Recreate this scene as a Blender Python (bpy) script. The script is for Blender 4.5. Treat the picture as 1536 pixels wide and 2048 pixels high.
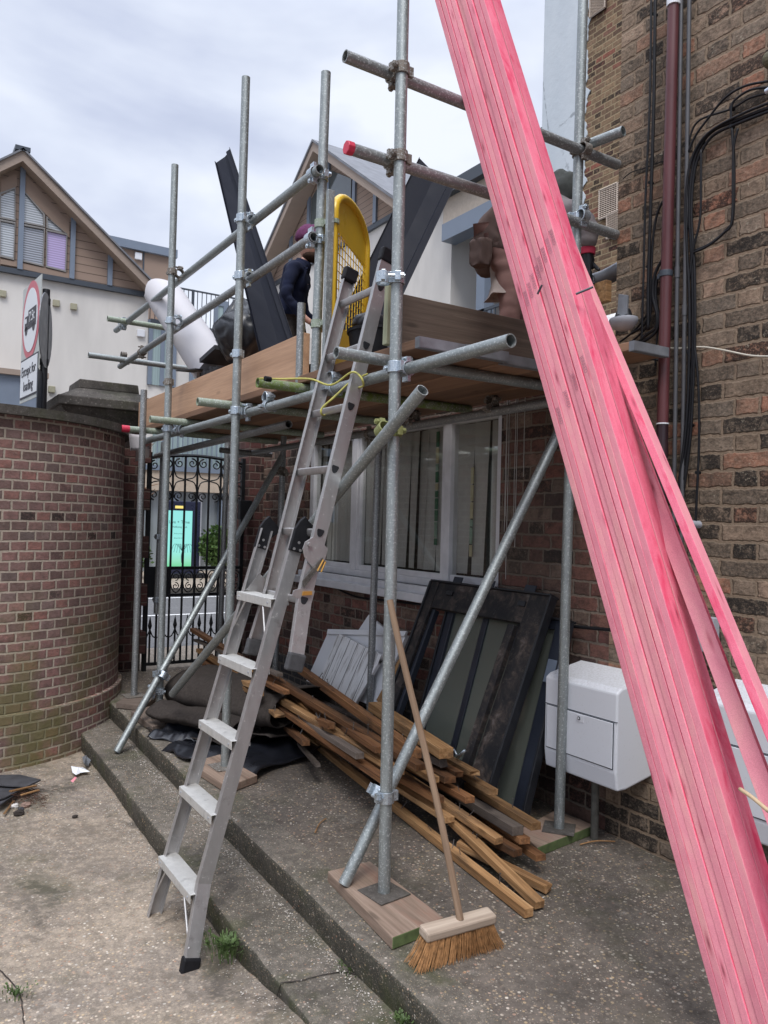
import bpy, bmesh, math, random
from mathutils import Vector as V, Matrix as M, noise as mnoise
random.seed(7)
for o in list(bpy.data.objects): bpy.data.objects.remove(o)
R = math.radians
scene = bpy.context.scene
col = scene.collection
# ---------------- camera ----------------
FPX, CX, CY = 1564.07, 768.0, 1024.0
YAW, PITCH, ROLL = R(32.6754), R(0.89707), R(1.46319)
CAM = V((0, 0, 1.49))
fw = V((math.sin(YAW)*math.cos(PITCH), math.cos(YAW)*math.cos(PITCH), math.sin(PITCH)))
_r = V((math.cos(YAW), -math.sin(YAW), 0)); _u = _r.cross(fw)
rt = _r*math.cos(ROLL)+_u*math.sin(ROLL); up = -_r*math.sin(ROLL)+_u*math.cos(ROLL)
cd = bpy.data.cameras.new('camera'); cam = bpy.data.objects.new('camera', cd); col.objects.link(cam)
cd.sensor_fit = 'VERTICAL'; cd.sensor_height = 36; cd.sensor_width = 27; cd.lens = FPX/2048*36
cd.clip_start = 0.05; cd.clip_end = 2000
cam.matrix_world = M(((rt.x, up.x, -fw.x, CAM.x), (rt.y, up.y, -fw.y, CAM.y), (rt.z, up.z, -fw.z, CAM.z), (0, 0, 0, 1)))
scene.camera = cam
scene.render.resolution_x = 768; scene.render.resolution_y = 1024
# ---------------- light ----------------
scene.view_settings.view_transform = 'Standard'; scene.view_settings.look = 'None'
scene.view_settings.exposure = 0.74; scene.view_settings.gamma = 1
SUN_EL, SUN_AZ = R(58), R(215)        # behind the camera to the left
sd = bpy.data.lights.new('sun', 'SUN'); sd.energy = 1.35; sd.angle = R(22); sd.color = (1, .965, .93)
so = bpy.data.objects.new('sun', sd); col.objects.link(so)
sv = V((math.sin(SUN_AZ)*math.cos(SUN_EL), math.cos(SUN_AZ)*math.cos(SUN_EL), math.sin(SUN_EL)))
so.rotation_euler = sv.to_track_quat('Z', 'Y').to_euler()
w = bpy.data.worlds.new('World'); scene.world = w; w.use_nodes = True

class G:
    def __init__(s, nt): s.nt = nt
    def node(s, t, **kw):
        n = s.nt.nodes.new(t)
        for k, v in kw.items(): setattr(n, k, v)
        return n
    def put(s, sock, v):
        if v is None: return
        if isinstance(v, bpy.types.NodeSocket): s.nt.links.new(v, sock)
        else:
            if isinstance(v, (tuple, list)) and len(v) == 3 and sock.type == 'RGBA': v = (*v, 1)
            sock.default_value = v
    def m(s, op, a, b=None, c=None, clamp=False):
        n = s.node('ShaderNodeMath', operation=op, use_clamp=clamp)
        s.put(n.inputs[0], a); s.put(n.inputs[1], b)
        if c is not None: s.put(n.inputs[2], c)
        return n.outputs[0]
    def mr(s, v, a, b, c=0., d=1., smooth=False):
        n = s.node('ShaderNodeMapRange', interpolation_type='SMOOTHSTEP' if smooth else 'LINEAR')
        s.put(n.inputs[0], v)
        for i, q in enumerate((a, b, c, d)): s.put(n.inputs[i+1], q)
        return n.outputs[0]
    def mix(s, f, a, b, blend='MIX'):
        n = s.node('ShaderNodeMix', data_type='RGBA', blend_type=blend, clamp_factor=True)
        s.put(n.inputs[0], f); s.put(n.inputs[6], a); s.put(n.inputs[7], b)
        return n.outputs[2]
    def ramp(s, f, stops, interp='LINEAR'):
        n = s.node('ShaderNodeValToRGB'); cr = n.color_ramp; cr.interpolation = interp
        while len(cr.elements) < len(stops): cr.elements.new(1)
        for e, (p, c) in zip(cr.elements, stops):
            e.position = p; e.color = (*c, 1) if len(c) == 3 else c
        s.put(n.inputs[0], f); return n.outputs[0]
    def noise(s, vec, scale, detail=3, rough=.55, dist=0, col=False, dim=None):
        n = s.node('ShaderNodeTexNoise')
        if vec is not None: s.put(n.inputs['Vector'], vec)
        n.inputs['Scale'].default_value = scale; n.inputs['Detail'].default_value = detail
        n.inputs['Roughness'].default_value = rough; n.inputs['Distortion'].default_value = dist
        return n.outputs[1 if col else 0]
    def vor(s, vec, scale, feature='F1', out=0, rnd=1):
        n = s.node('ShaderNodeTexVoronoi', feature=feature)
        if vec is not None: s.put(n.inputs['Vector'], vec)
        n.inputs['Scale'].default_value = scale; n.inputs['Randomness'].default_value = rnd
        return n.outputs[out]
    def map(s, vec, scale=(1, 1, 1), loc=(0, 0, 0), rot=(0, 0, 0)):
        n = s.node('ShaderNodeMapping'); s.put(n.inputs[0], vec)
        s.put(n.inputs[1], loc); s.put(n.inputs[2], rot); s.put(n.inputs[3], scale); return n.outputs[0]
    def co(s, k='Object'): return s.node('ShaderNodeTexCoord').outputs[k]
    def pos(s): return s.node('ShaderNodeNewGeometry').outputs['Position']
    def rnd(s): return s.node('ShaderNodeObjectInfo').outputs['Random']
    def sep(s, v):
        n = s.node('ShaderNodeSeparateXYZ'); s.put(n.inputs[0], v); return n.outputs
    def comb(s, x, y, z=0):
        n = s.node('ShaderNodeCombineXYZ'); s.put(n.inputs[0], x); s.put(n.inputs[1], y); s.put(n.inputs[2], z); return n.outputs[0]
    def seeded(s, vec, k=37.):
        r = s.m('MULTIPLY', s.rnd(), k); n = s.node('ShaderNodeVectorMath', operation='ADD')
        s.put(n.inputs[0], vec); s.put(n.inputs[1], s.comb(r, r, r)); return n.outputs[0]
    def wn(s, vec):
        n = s.node('ShaderNodeTexWhiteNoise', noise_dimensions='3D'); s.put(n.inputs[0], vec); return n.outputs[0]
    def bump(s, h, strength=.3, dist=.01):
        n = s.node('ShaderNodeBump'); n.inputs['Strength'].default_value = strength
        n.inputs['Distance'].default_value = dist; s.put(n.inputs['Height'], h); return n.outputs[0]

# overcast sky: a hazy blue sky almost wholly covered by soft cloud
g = G(w.node_tree); bg = w.node_tree.nodes['Background']
sky = g.node('ShaderNodeTexSky', sky_type='NISHITA', sun_disc=False, sun_elevation=SUN_EL, sun_rotation=SUN_AZ)
d = g.co('Generated'); z = g.sep(d)[2]
n1 = g.noise(g.map(d, (1, 1, 1.9)), 1.9, 5, .5, .6); n2 = g.noise(g.map(d, (1, 1, 2.2), (3, 1, 0)), 5, 4, .55)
cl = g.m('ADD', g.m('MULTIPLY', n1, .75), g.m('MULTIPLY', n2, .25))
cc = g.ramp(cl, [(.37, (3.25, 3.62, 4.7)), (.45, (3.95, 4.32, 5.35)), (.52, (4.75, 5.12, 6.0)), (.61, (5.7, 6.0, 6.6))])
lift = g.mr(z, .52, .95, 1., 3.2, True)
lum = g.node('ShaderNodeVectorMath', operation='SCALE'); g.put(lum.inputs[0], cc); g.put(lum.inputs[3], lift)
g.put(bg.inputs[0], g.mix(.95, sky.outputs[0], lum.outputs[0])); bg.inputs[1].default_value = .1

# ---------------- helpers ----------------
def ray(px, py): return rt*((px-CX)/FPX)-up*((py-CY)/FPX)+fw
def at(px, py, ax, val):
    d = ray(px, py); return CAM+d*((val-CAM[ax])/d[ax])
def dep(px, py, t): return CAM+ray(px, py)*t
SL, Y0 = .03, 2.55
def gz(y): return SL*(y-Y0)
def slab(px, py, z0=0):
    d = ray(px, py); return CAM+d*((z0+SL*(CAM.y-Y0)-CAM.z)/(d.z-SL*d.y))

WM = {}
def meshobj(name, me, m=None, parent=None, mw=None, mats=None):
    o = bpy.data.objects.new(name, me); col.objects.link(o)
    for q in (mats or [m]):
        if q: me.materials.append(q)
    mw = mw or M()
    WM[o.name] = mw
    if parent is not None:
        o.parent = parent; o.matrix_basis = WM[parent.name].inverted() @ mw
    else: o.matrix_basis = mw
    return o
def obj(name, bm, m=None, parent=None, mw=None, smooth=False, mats=None, sub=0, bevel=0, center=True, ang=None):
    bmesh.ops.recalc_face_normals(bm, faces=bm.faces) if not getattr(bm, 'keepn', False) else None
    if mw is None and center and len(bm.verts):
        xs = [v.co for v in bm.verts]
        c = V([(min(q[i] for q in xs)+max(q[i] for q in xs))/2 for i in range(3)])
        bmesh.ops.translate(bm, verts=bm.verts, vec=-c); mw = M.Translation(c)
    me = bpy.data.meshes.new(name); bm.to_mesh(me); bm.free()
    if smooth:
        for p in me.polygons: p.use_smooth = True
        if ang: me.set_sharp_from_angle(angle=R(ang))
    o = meshobj(name, me, m, parent, mw, mats)
    if bevel:
        b = o.modifiers.new('bevel', 'BEVEL'); b.width = bevel; b.segments = 2; b.limit_method = 'ANGLE'; b.angle_limit = R(40)
    if sub:
        b = o.modifiers.new('sub', 'SUBSURF'); b.levels = b.render_levels = sub
    return o
def empty(name, loc, label=None, cat=None, group=None):
    o = bpy.data.objects.new(name, None); col.objects.link(o); o.empty_display_size = .1
    o.matrix_basis = M.Translation(V(loc)); WM[o.name] = M.Translation(V(loc)); tag(o, label, cat, group); return o
def tag(o, label=None, cat=None, group=None, kind=None):
    if label: o['label'] = label
    if cat: o['category'] = cat
    if group: o['group'] = group
    if kind: o['kind'] = kind
    return o
def struct(o): o['kind'] = 'structure'; return o
def basis(x, up_=V((0, 0, 1))):
    x = V(x).normalized(); up_ = V(up_)
    if abs(x.dot(up_.normalized())) > .999: up_ = V((0, 1, 0))
    y = up_.cross(x).normalized(); z = x.cross(y); return x, y, z
def frame(p, x, up_=V((0, 0, 1))):     # matrix: local X along x, local Z near up
    x, y, z = basis(x, up_)
    return M(((x.x, y.x, z.x, p[0]), (x.y, y.y, z.y, p[1]), (x.z, y.z, z.z, p[2]), (0, 0, 0, 1)))
def box(bm, lo, hi, mat=0, mw=None):
    c = [(lo[0], hi[0]), (lo[1], hi[1]), (lo[2], hi[2])]
    vs = [bm.verts.new((c[0][i], c[1][j], c[2][k])) for i in (0, 1) for j in (0, 1) for k in (0, 1)]
    if mw is not None:
        for v in vs: v.co = mw @ v.co
    F = [(0, 1, 3, 2), (4, 6, 7, 5), (0, 4, 5, 1), (2, 3, 7, 6), (0, 2, 6, 4), (1, 5, 7, 3)]
    fs = [bm.faces.new([vs[i] for i in f]) for f in F]
    for f in fs: f.material_index = mat
    return vs
def ring(bm, c, y, z, r, seg):
    return [bm.verts.new(c+y*(r*math.cos(2*math.pi*i/seg))+z*(r*math.sin(2*math.pi*i/seg))) for i in range(seg)]
def bridge(bm, a, b, mat=0):
    n = len(a)
    for i in range(n):
        f = bm.faces.new((a[i], a[(i+1) % n], b[(i+1) % n], b[i])); f.material_index = mat
def cyl(bm, p0, p1, r, seg=16, r2=None, wall=0, cap=True, mat=0):
    p0, p1 = V(p0), V(p1); x, y, z = basis(p1-p0); r2 = r if r2 is None else r2
    a = ring(bm, p0, y, z, r, seg); b = ring(bm, p1, y, z, r2, seg); bridge(bm, a, b, mat)
    if wall:
        a2 = ring(bm, p0, y, z, r-wall, seg); b2 = ring(bm, p1, y, z, r2-wall, seg)
        bridge(bm, b2, a2, mat); bridge(bm, a2, a, mat); bridge(bm, b, b2, mat)
    elif cap:
        bm.faces.new(a[::-1]).material_index = mat; bm.faces.new(b).material_index = mat
def path(bm, pts, r, seg=8, cap=True, mat=0, closed=False):
    pts = [V(p) for p in pts]; prev = None; rings = []; n = len(pts); yy = None
    for i, p in enumerate(pts):
        t = (pts[min(i+1, n-1)]-pts[max(i-1, 0)])
        if t.length < 1e-7: t = V((0, 0, 1))
        t.normalize()
        if yy is None: _, yy, _ = basis(t)
        yy = (yy-t*yy.dot(t)).normalized(); zz = t.cross(yy)
        rr = r[i] if isinstance(r, (list, tuple)) else r
        rings.append(ring(bm, p, yy, zz, rr, seg))
    for a, b in zip(rings, rings[1:]): bridge(bm, a, b, mat)
    if cap:
        bm.faces.new(rings[0][::-1]).material_index = mat; bm.faces.new(rings[-1]).material_index = mat
def smoothpts(pts, k=6):
    pts = [V(p) for p in pts]; out = []
    for i in range(len(pts)-1):
        p0, p1, p2, p3 = pts[max(i-1, 0)], pts[i], pts[i+1], pts[min(i+2, len(pts)-1)]
        for j in range(k):
            t = j/k
            out.append(.5*((2*p1)+(p2-p0)*t+(2*p0-5*p1+4*p2-p3)*t*t+(3*p1-p0-3*p2+p3)*t**3))
    out.append(pts[-1]); return out
def prism(bm, poly, ex, mat=0):
    ex = V(ex); a = [bm.verts.new(V(p)) for p in poly]; b = [bm.verts.new(V(p)+ex) for p in poly]
    n = len(poly)
    for i in range(n): bm.faces.new((a[i], a[(i+1) % n], b[(i+1) % n], b[i])).material_index = mat
    bm.faces.new(a[::-1]).material_index = mat; bm.faces.new(b).material_index = mat
def ball(bm, c, r, seg=16, rings=10, s=(1, 1, 1), fn=None, mat=0):
    vs = []
    for j in range(1, rings):
        th = math.pi*j/rings
        vs.append([bm.verts.new(V((math.sin(th)*math.cos(2*math.pi*i/seg), math.sin(th)*math.sin(2*math.pi*i/seg), math.cos(th)))) for i in range(seg)])
    t = bm.verts.new((0, 0, 1)); b = bm.verts.new((0, 0, -1))
    for i in range(seg):
        bm.faces.new((t, vs[0][i], vs[0][(i+1) % seg])).material_index = mat
        bm.faces.new((b, vs[-1][(i+1) % seg], vs[-1][i])).material_index = mat
    for a, q in zip(vs, vs[1:]):
        for i in range(seg): bm.faces.new((a[i], q[i], q[(i+1) % seg], a[(i+1) % seg])).material_index = mat
    for v in [t, b]+[x for l in vs for x in l]:
        p = v.co.copy()
        if fn: p = fn(p)
        v.co = V(c)+V((p.x*s[0]*r, p.y*s[1]*r, p.z*s[2]*r))
def grid(bm, nx, ny, fn, mat=0, uv=None):
    vs = [[bm.verts.new(fn(i/nx, j/ny)) for j in range(ny+1)] for i in range(nx+1)]
    L = bm.loops.layers.uv.verify() if uv else None
    for i in range(nx):
        for j in range(ny):
            f = bm.faces.new((vs[i][j], vs[i+1][j], vs[i+1][j+1], vs[i][j+1])); f.material_index = mat
            if uv:
                for l, (a, b) in zip(f.loops, ((i, j), (i+1, j), (i+1, j+1), (i, j+1))): l[L].uv = uv(a/nx, b/ny)
    return vs
def boxuv(bm, off=(0, 0)):              # world-scale UVs for walls: along the face horizontally, z vertically
    L = bm.loops.layers.uv.verify(); bm.normal_update()
    for f in bm.faces:
        n = f.normal
        for l in f.loops:
            p = l.vert.co
            if abs(n.z) > .7: l[L].uv = (p.x+off[0], p.y+off[1])
            else: l[L].uv = ((p.y if abs(n.x) > abs(n.y) else p.x)+off[0], p.z+off[1])
def textobj(name, s, size, mat, parent, mw, depth=.001, align='CENTER'):
    cu = bpy.data.curves.new(name, 'FONT'); cu.body = s; cu.size = size; cu.extrude = depth; cu.align_x = align
    cu.align_y = 'CENTER'; cu.resolution_u = 2
    t = bpy.data.objects.new(name, cu); me = bpy.data.meshes.new_from_object(t); bpy.data.objects.remove(t); bpy.data.curves.remove(cu)
    me.name = name
    return meshobj(name, me, mat, parent, mw)
def copy_tree(o, mw, parent=None):
    c = o.copy(); col.objects.link(c); WM[c.name] = mw
    if parent is not None: c.parent = parent; c.matrix_basis = WM[parent.name].inverted() @ mw
    else: c.matrix_basis = mw
    for ch in [q for q in bpy.data.objects if q.parent == o]:
        copy_tree(ch, mw @ (WM[o.name].inverted() @ WM[ch.name]), c)
    return c
# ---------------- materials ----------------
def newmat(name, rough=.6, metal=0., base=(.5, .5, .5), spec=.5):
    m = bpy.data.materials.new(name); m.use_nodes = True; b = m.node_tree.nodes['Principled BSDF']
    b.inputs['Roughness'].default_value = rough; b.inputs['Metallic'].default_value = metal
    b.inputs['Specular IOR Level'].default_value = spec
    b.inputs['Base Color'].default_value = (*base, 1); return m, G(m.node_tree), b
def plain(name, base, rough=.5, metal=0., var=.12, scale=12, bump=.0, spec=.5, aniso=(1, 1, 1)):
    m, g, b = newmat(name, rough, metal, base, spec)
    c = g.seeded(g.map(g.co(), aniso)); n = g.noise(c, scale, 4)
    k = g.mr(n, .25, .75, 1-var, 1+var)
    s = g.node('ShaderNodeVectorMath', operation='SCALE'); g.put(s.inputs[0], base); g.put(s.inputs[3], k)
    g.put(b.inputs['Base Color'], s.outputs[0]); g.put(b.inputs['Roughness'], g.mr(n, .2, .8, rough-.1, min(rough+.12, 1)))
    if bump: g.put(b.inputs['Normal'], g.bump(g.noise(c, scale*3, 4), bump, .004))
    return m
def brick(name, Ls, Lh, H, mort, bond, stops, mcol, wob=.006, bumpd=.006, moss=None, soot=0., inner=.35, dirt=None, lime=0., soft=.004):
    m, g, b = newmat(name, .9, 0, spec=.2); uv = g.co('UV')
    big = g.noise(uv, 2.3, 3, col=True); wn_ = g.noise(uv, 26, 3, .6, col=True)
    u0, v0, _ = g.sep(uv); a, c_, _ = g.sep(wn_); a2, c2, _ = g.sep(big)
    u = g.m('ADD', u0, g.m('MULTIPLY', g.m('SUBTRACT', a, .5), wob*2.2))
    v = g.m('ADD', g.m('ADD', v0, g.m('MULTIPLY', g.m('SUBTRACT', c_, .5), wob*2)), g.m('MULTIPLY', g.m('SUBTRACT', c2, .5), wob*1.6))
    vr = g.m('DIVIDE', v, H); row = g.m('FLOOR', vr); fv = g.m('MULTIPLY', g.m('SUBTRACT', vr, row), H)
    par = g.m('FLOORED_MODULO', row, 2.)
    if bond == 'flemish':
        P = Ls+Lh; uu = g.m('DIVIDE', g.m('ADD', u, g.m('MULTIPLY', par, P/2)), P); c0 = g.m('FLOOR', uu)
        f = g.m('MULTIPLY', g.m('SUBTRACT', uu, c0), P); isH = g.m('GREATER_THAN', f, Ls)
        fu = g.m('SUBTRACT', f, g.m('MULTIPLY', isH, Ls)); ln = g.mr(isH, 0, 1, Ls, Lh); cell = g.m('ADD', g.m('MULTIPLY', c0, 2), isH)
    else:
        La, Lb = (Ls, Lh) if bond == 'english' else (Lh, Lh)
        ln = g.mr(par, 0, 1, La, Lb); off = g.mr(par, 0, 1, 0, Lh/2)
        if bond == 'english': off = g.mr(par, 0, 1, 0, Lh*.5)
        uu = g.m('DIVIDE', g.m('ADD', u, off), ln); cell = g.m('FLOOR', uu); fu = g.m('MULTIPLY', g.m('SUBTRACT', uu, cell), ln)
    d = g.m('MINIMUM', g.m('MINIMUM', fu, g.m('SUBTRACT', ln, fu)), g.m('MINIMUM', fv, g.m('SUBTRACT', H, fv)))
    mask = g.mr(d, mort/2-soft*.4, mort/2+soft, 0, 1, True)
    idv = g.comb(cell, row, 0); r1 = g.wn(idv); r2 = g.wn(g.comb(row, cell, 7.3))
    colr = g.ramp(r1, stops)
    n = g.noise(uv, 16, 5, .65, .3); n3 = g.noise(uv, 60, 4, .7)
    colr = g.mix(g.mr(n, .42, .70, 0, inner), colr, tuple(x*.35 for x in stops[0][1]), 'MIX'); n4 = g.noise(g.map(uv, (1, 2.4, 1)), 38, 6, .8); colr = g.mix(g.mr(n4, .52, .62, 0, .5), colr, tuple(x*.3 for x in stops[0][1]))
    colr = g.mix(g.mr(n3, .4, .75, 0, .35), colr, tuple(min(1, x*1.6+.02) for x in stops[-1][1]))
    if soot:
        sm = g.m('MULTIPLY', g.m('MULTIPLY', g.mr(r2, 1-soot, 1-soot+.08), g.mr(g.noise(uv, 22, 6, .75), .38, .50)), g.mr(g.noise(uv, 95, 4, .8), .36, .46))
        colr = g.mix(g.m('MULTIPLY', sm, .85), colr, (.018, .016, .015))
    if lime:
        lm = g.m('MULTIPLY', g.mr(g.noise(uv, 45, 3, .7), .6, .68), g.mr(g.noise(uv, 6, 2), .5, .62)); colr = g.mix(g.m('MULTIPLY', lm, lime), colr, (.42, .37, .28))
    mc = g.mix(g.mr(n3, .3, .7, 0, .5), mcol, tuple(x*.55 for x in mcol))
    c = g.mix(mask, mc, colr)
    px, py, pz = g.sep(g.pos())
    if moss:                                     # green algae low on the wall, in its own patches
        z0, z1, mcl = moss
        mm = g.m('MULTIPLY', g.mr(pz, z1, z0, 0, 1, True), g.mr(g.noise(g.pos(), 2.6, 5, .6), .42, .60)); c = g.mix(g.m('MULTIPLY', mm, .75), c, mcl)
    if dirt: c = g.mix(g.m('MULTIPLY', g.mr(g.noise(g.pos(), 1.1, 4, .6), .42, .68), dirt), c, (.05, .043, .037))
    g.put(b.inputs['Base Color'], c)
    h = g.m('ADD', g.m('MULTIPLY', mask, .7), g.m('MULTIPLY', g.noise(uv, 50, 5, .7), .5))
    g.put(b.inputs['Normal'], g.bump(h, .8, bumpd)); return m
STOCK = [(0, (.085, .068, .053)), (.2, (.16, .125, .092)), (.36, (.225, .175, .13)), (.5, (.13, .108, .085)), (.60, (.28, .20, .14)), (.70, (.20, .15, .105)), (.80, (.29, .165, .11)), (.90, (.36, .155, .095)), (1, (.36, .26, .185))]
m_stock = brick('brick_stock', .228, .114, .0765, .012, 'flemish', STOCK, (.27, .20, .14), wob=.0115, soot=.36, inner=.75, lime=.9, bumpd=.018)
m_stock_far = brick('brick_stock_far', .23, .115, .076, .014, 'flemish', [(0, (.10, .075, .05)), (.4, (.21, .155, .095)), (.7, (.30, .22, .13)), (.86, (.17, .12, .085)), (1, (.27, .10, .07))], (.34, .26, .16), wob=.008, soot=.22, inner=.6)
m_red = brick('brick_red_low', .228, .114, .0765, .010, 'flemish', [(0, (.07, .05, .045)), (.2, (.17, .09, .07)), (.4, (.24, .105, .08)), (.6, (.20, .14, .105)), (.8, (.27, .20, .155)), (.9, (.30, .11, .08)), (1, (.13, .06, .055))], (.25, .20, .16), wob=.010, soot=.22, inner=.75, dirt=.5, lime=.5, bumpd=.014)
m_curve = brick('brick_plum', .114, .109, .066, .0115, 'header', [(0, (.18, .115, .10)), (.22, (.27, .155, .14)), (.45, (.33, .17, .15)), (.62, (.25, .165, .15)), (.8, (.38, .17, .14)), (.9, (.29, .19, .17)), (1, (.16, .12, .11))], (.50, .42, .34), wob=.0055, moss=(-.1, 1.55, (.16, .155, .055)), inner=.6, soot=.09, dirt=.34, lime=.5, bumpd=.009, soft=.003)
m_pier = brick('brick_pier', .228, .114, .075, .009, 'english', [(0, (.05, .03, .027)), (.4, (.10, .045, .04)), (.75, (.13, .05, .045)), (1, (.06, .04, .035))], (.16, .12, .10), wob=.003, soot=.2, dirt=.3)

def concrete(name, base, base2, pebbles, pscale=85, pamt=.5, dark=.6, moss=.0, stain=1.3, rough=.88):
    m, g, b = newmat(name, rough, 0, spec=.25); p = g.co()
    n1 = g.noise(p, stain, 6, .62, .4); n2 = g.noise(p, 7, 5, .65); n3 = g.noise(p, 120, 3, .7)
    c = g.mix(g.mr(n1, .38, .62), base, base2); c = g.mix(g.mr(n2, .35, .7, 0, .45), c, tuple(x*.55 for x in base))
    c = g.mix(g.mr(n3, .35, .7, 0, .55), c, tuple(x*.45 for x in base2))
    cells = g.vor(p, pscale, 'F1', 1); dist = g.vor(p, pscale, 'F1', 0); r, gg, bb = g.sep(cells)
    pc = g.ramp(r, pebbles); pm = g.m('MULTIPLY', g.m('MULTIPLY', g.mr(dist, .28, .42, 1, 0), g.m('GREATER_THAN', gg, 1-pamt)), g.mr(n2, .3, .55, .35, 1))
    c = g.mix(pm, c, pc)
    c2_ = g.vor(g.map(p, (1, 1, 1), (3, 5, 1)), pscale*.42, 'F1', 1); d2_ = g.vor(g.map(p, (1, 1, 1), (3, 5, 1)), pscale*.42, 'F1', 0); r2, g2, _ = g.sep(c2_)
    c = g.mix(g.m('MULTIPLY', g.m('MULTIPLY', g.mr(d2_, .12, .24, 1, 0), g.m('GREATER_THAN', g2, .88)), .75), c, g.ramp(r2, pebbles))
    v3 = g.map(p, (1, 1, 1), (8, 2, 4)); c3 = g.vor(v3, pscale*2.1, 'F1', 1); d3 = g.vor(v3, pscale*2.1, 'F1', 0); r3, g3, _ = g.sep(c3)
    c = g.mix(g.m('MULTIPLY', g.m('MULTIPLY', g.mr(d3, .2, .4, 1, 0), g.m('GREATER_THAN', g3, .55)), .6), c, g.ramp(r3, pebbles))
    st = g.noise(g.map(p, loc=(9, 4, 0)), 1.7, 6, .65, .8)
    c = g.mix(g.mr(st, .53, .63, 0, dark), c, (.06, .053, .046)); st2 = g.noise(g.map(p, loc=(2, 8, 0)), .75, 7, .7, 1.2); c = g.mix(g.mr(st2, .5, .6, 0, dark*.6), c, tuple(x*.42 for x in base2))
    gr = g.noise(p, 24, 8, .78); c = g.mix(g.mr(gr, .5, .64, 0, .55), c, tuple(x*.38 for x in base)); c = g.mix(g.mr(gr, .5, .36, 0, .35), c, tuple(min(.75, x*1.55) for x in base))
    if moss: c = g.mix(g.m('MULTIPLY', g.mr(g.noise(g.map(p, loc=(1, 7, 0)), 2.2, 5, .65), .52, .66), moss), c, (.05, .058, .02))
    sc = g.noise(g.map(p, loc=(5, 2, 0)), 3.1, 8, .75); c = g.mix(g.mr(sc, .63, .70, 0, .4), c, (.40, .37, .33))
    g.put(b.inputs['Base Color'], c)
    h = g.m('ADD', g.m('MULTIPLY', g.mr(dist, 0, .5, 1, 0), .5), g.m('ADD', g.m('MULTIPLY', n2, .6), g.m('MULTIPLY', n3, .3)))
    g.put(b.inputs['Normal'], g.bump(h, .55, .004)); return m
PEB = [(0, (.45, .33, .18)), (.35, (.32, .25, .18)), (.6, (.55, .50, .42)), (.8, (.33, .16, .09)), (1, (.62, .58, .5))]
PEBY = [(0, (.50, .38, .24)), (.3, (.26, .21, .16)), (.5, (.60, .52, .42)), (.7, (.38, .22, .14)), (.85, (.16, .14, .12)), (1, (.68, .63, .55))]
m_yard = concrete('yard_concrete', (.36, .295, .225), (.245, .21, .18), PEBY, 66, .66, .8, .3, 1.1)
m_slab = concrete('slab_concrete', (.12, .10, .084), (.185, .157, .13), PEB, 64, .42, .6, .3, 2.0)
m_edge = concrete('edge_concrete', (.19, .165, .138), (.115, .104, .082), PEB, 90, .25, .55, .65, 2.6)
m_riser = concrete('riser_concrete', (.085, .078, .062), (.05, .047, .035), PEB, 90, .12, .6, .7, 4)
m_road = concrete('asphalt', (.17, .17, .172), (.14, .14, .145), [(0, (.25, .25, .25)), (1, (.1, .1, .1))], 60, .3, .1)
m_pave = concrete('far_paving', (.40, .33, .26), (.32, .27, .22), [(0, (.5, .42, .32)), (1, (.3, .25, .2))], 30, .3, .15)
m_line = plain('road_paint', (.75, .75, .74), .7)
def galv(name, base=(.35, .38, .375), metal=.7, rough=.46, mossy=0., rust=.12):
    m, g, b = newmat(name, rough, metal); p = g.seeded(g.co())
    s = g.noise(g.map(p, (1, 1, .06)), 55, 4, .6); n = g.noise(p, 8, 5, .65); sp = g.noise(p, 110, 2, .8)
    c = g.mix(g.mr(s, .3, .7, 0, .6), base, tuple(x*.62 for x in base)); c = g.mix(g.mr(n, .4, .68, 0, .5), c, tuple(x*.58 for x in base))
    c = g.mix(g.mr(sp, .56, .64, 0, .6), c, (.66, .69, .69)); c = g.mix(g.mr(g.noise(p, 14, 5, .7), .64, .74, 0, rust), c, (.16, .07, .035))
    sp2 = g.noise(g.map(p, (1, 1, 1), (4, 4, 4)), 70, 3, .8); c = g.mix(g.mr(sp2, .66, .72, 0, .6), c, (.08, .085, .09))
    if mossy: c = g.mix(g.mr(g.noise(p, 22, 5, .75), .42, .56, 0, mossy), c, (.13, .19, .035))
    g.put(b.inputs['Base Color'], c); g.put(b.inputs['Roughness'], g.mr(sp, .3, .7, rough-.12, rough+.25))
    if mossy: b.inputs['Metallic'].default_value = .1
    g.put(b.inputs['Normal'], g.bump(sp, .12, .002)); return m
m_tube = galv('galvanised_tube'); m_tube2 = galv('galvanised_tube_dull', (.30, .31, .31), .6, .42, 0, .35)
m_tubeg = galv('galvanised_tube_green', (.32, .37, .30), .2, .6, .18, .25); m_tubemoss = galv('mossy_tube', (.24, .26, .18), .05, .75, .9)
m_coup = galv('zinc_coupler', (.55, .62, .68), .8, .3, 0, .08); m_couprust = galv('rusty_coupler', (.22, .19, .16), .5, .6, .0, .7)
m_coupgreen = plain('green_painted_coupler', (.19, .20, .075), .55, 0, .3, 40, .2)
m_alu = None
def alu(name, base=(.43, .42, .415), rough=.36):
    m, g, b = newmat(name, rough, .65); p = g.seeded(g.co()); n = g.noise(g.map(p, (1, 1, .12)), 30, 5, .65); sp = g.noise(p, 60, 4, .75)
    c = g.mix(g.mr(n, .3, .7, 0, .45), base, tuple(x*.66 for x in base)); c = g.mix(g.mr(sp, .62, .70, 0, .8), c, (.75, .73, .70)); c = g.mix(g.mr(g.noise(p, 17, 4, .7), .6, .72, 0, .5), c, (.20, .19, .18))
    g.put(b.inputs['Base Color'], c); g.put(b.inputs['Roughness'], g.mr(sp, .3, .7, rough-.08, rough+.2)); return m
m_alu = alu('aluminium'); m_alutread = alu('painted_tread', (.62, .61, .58), .6)
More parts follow.
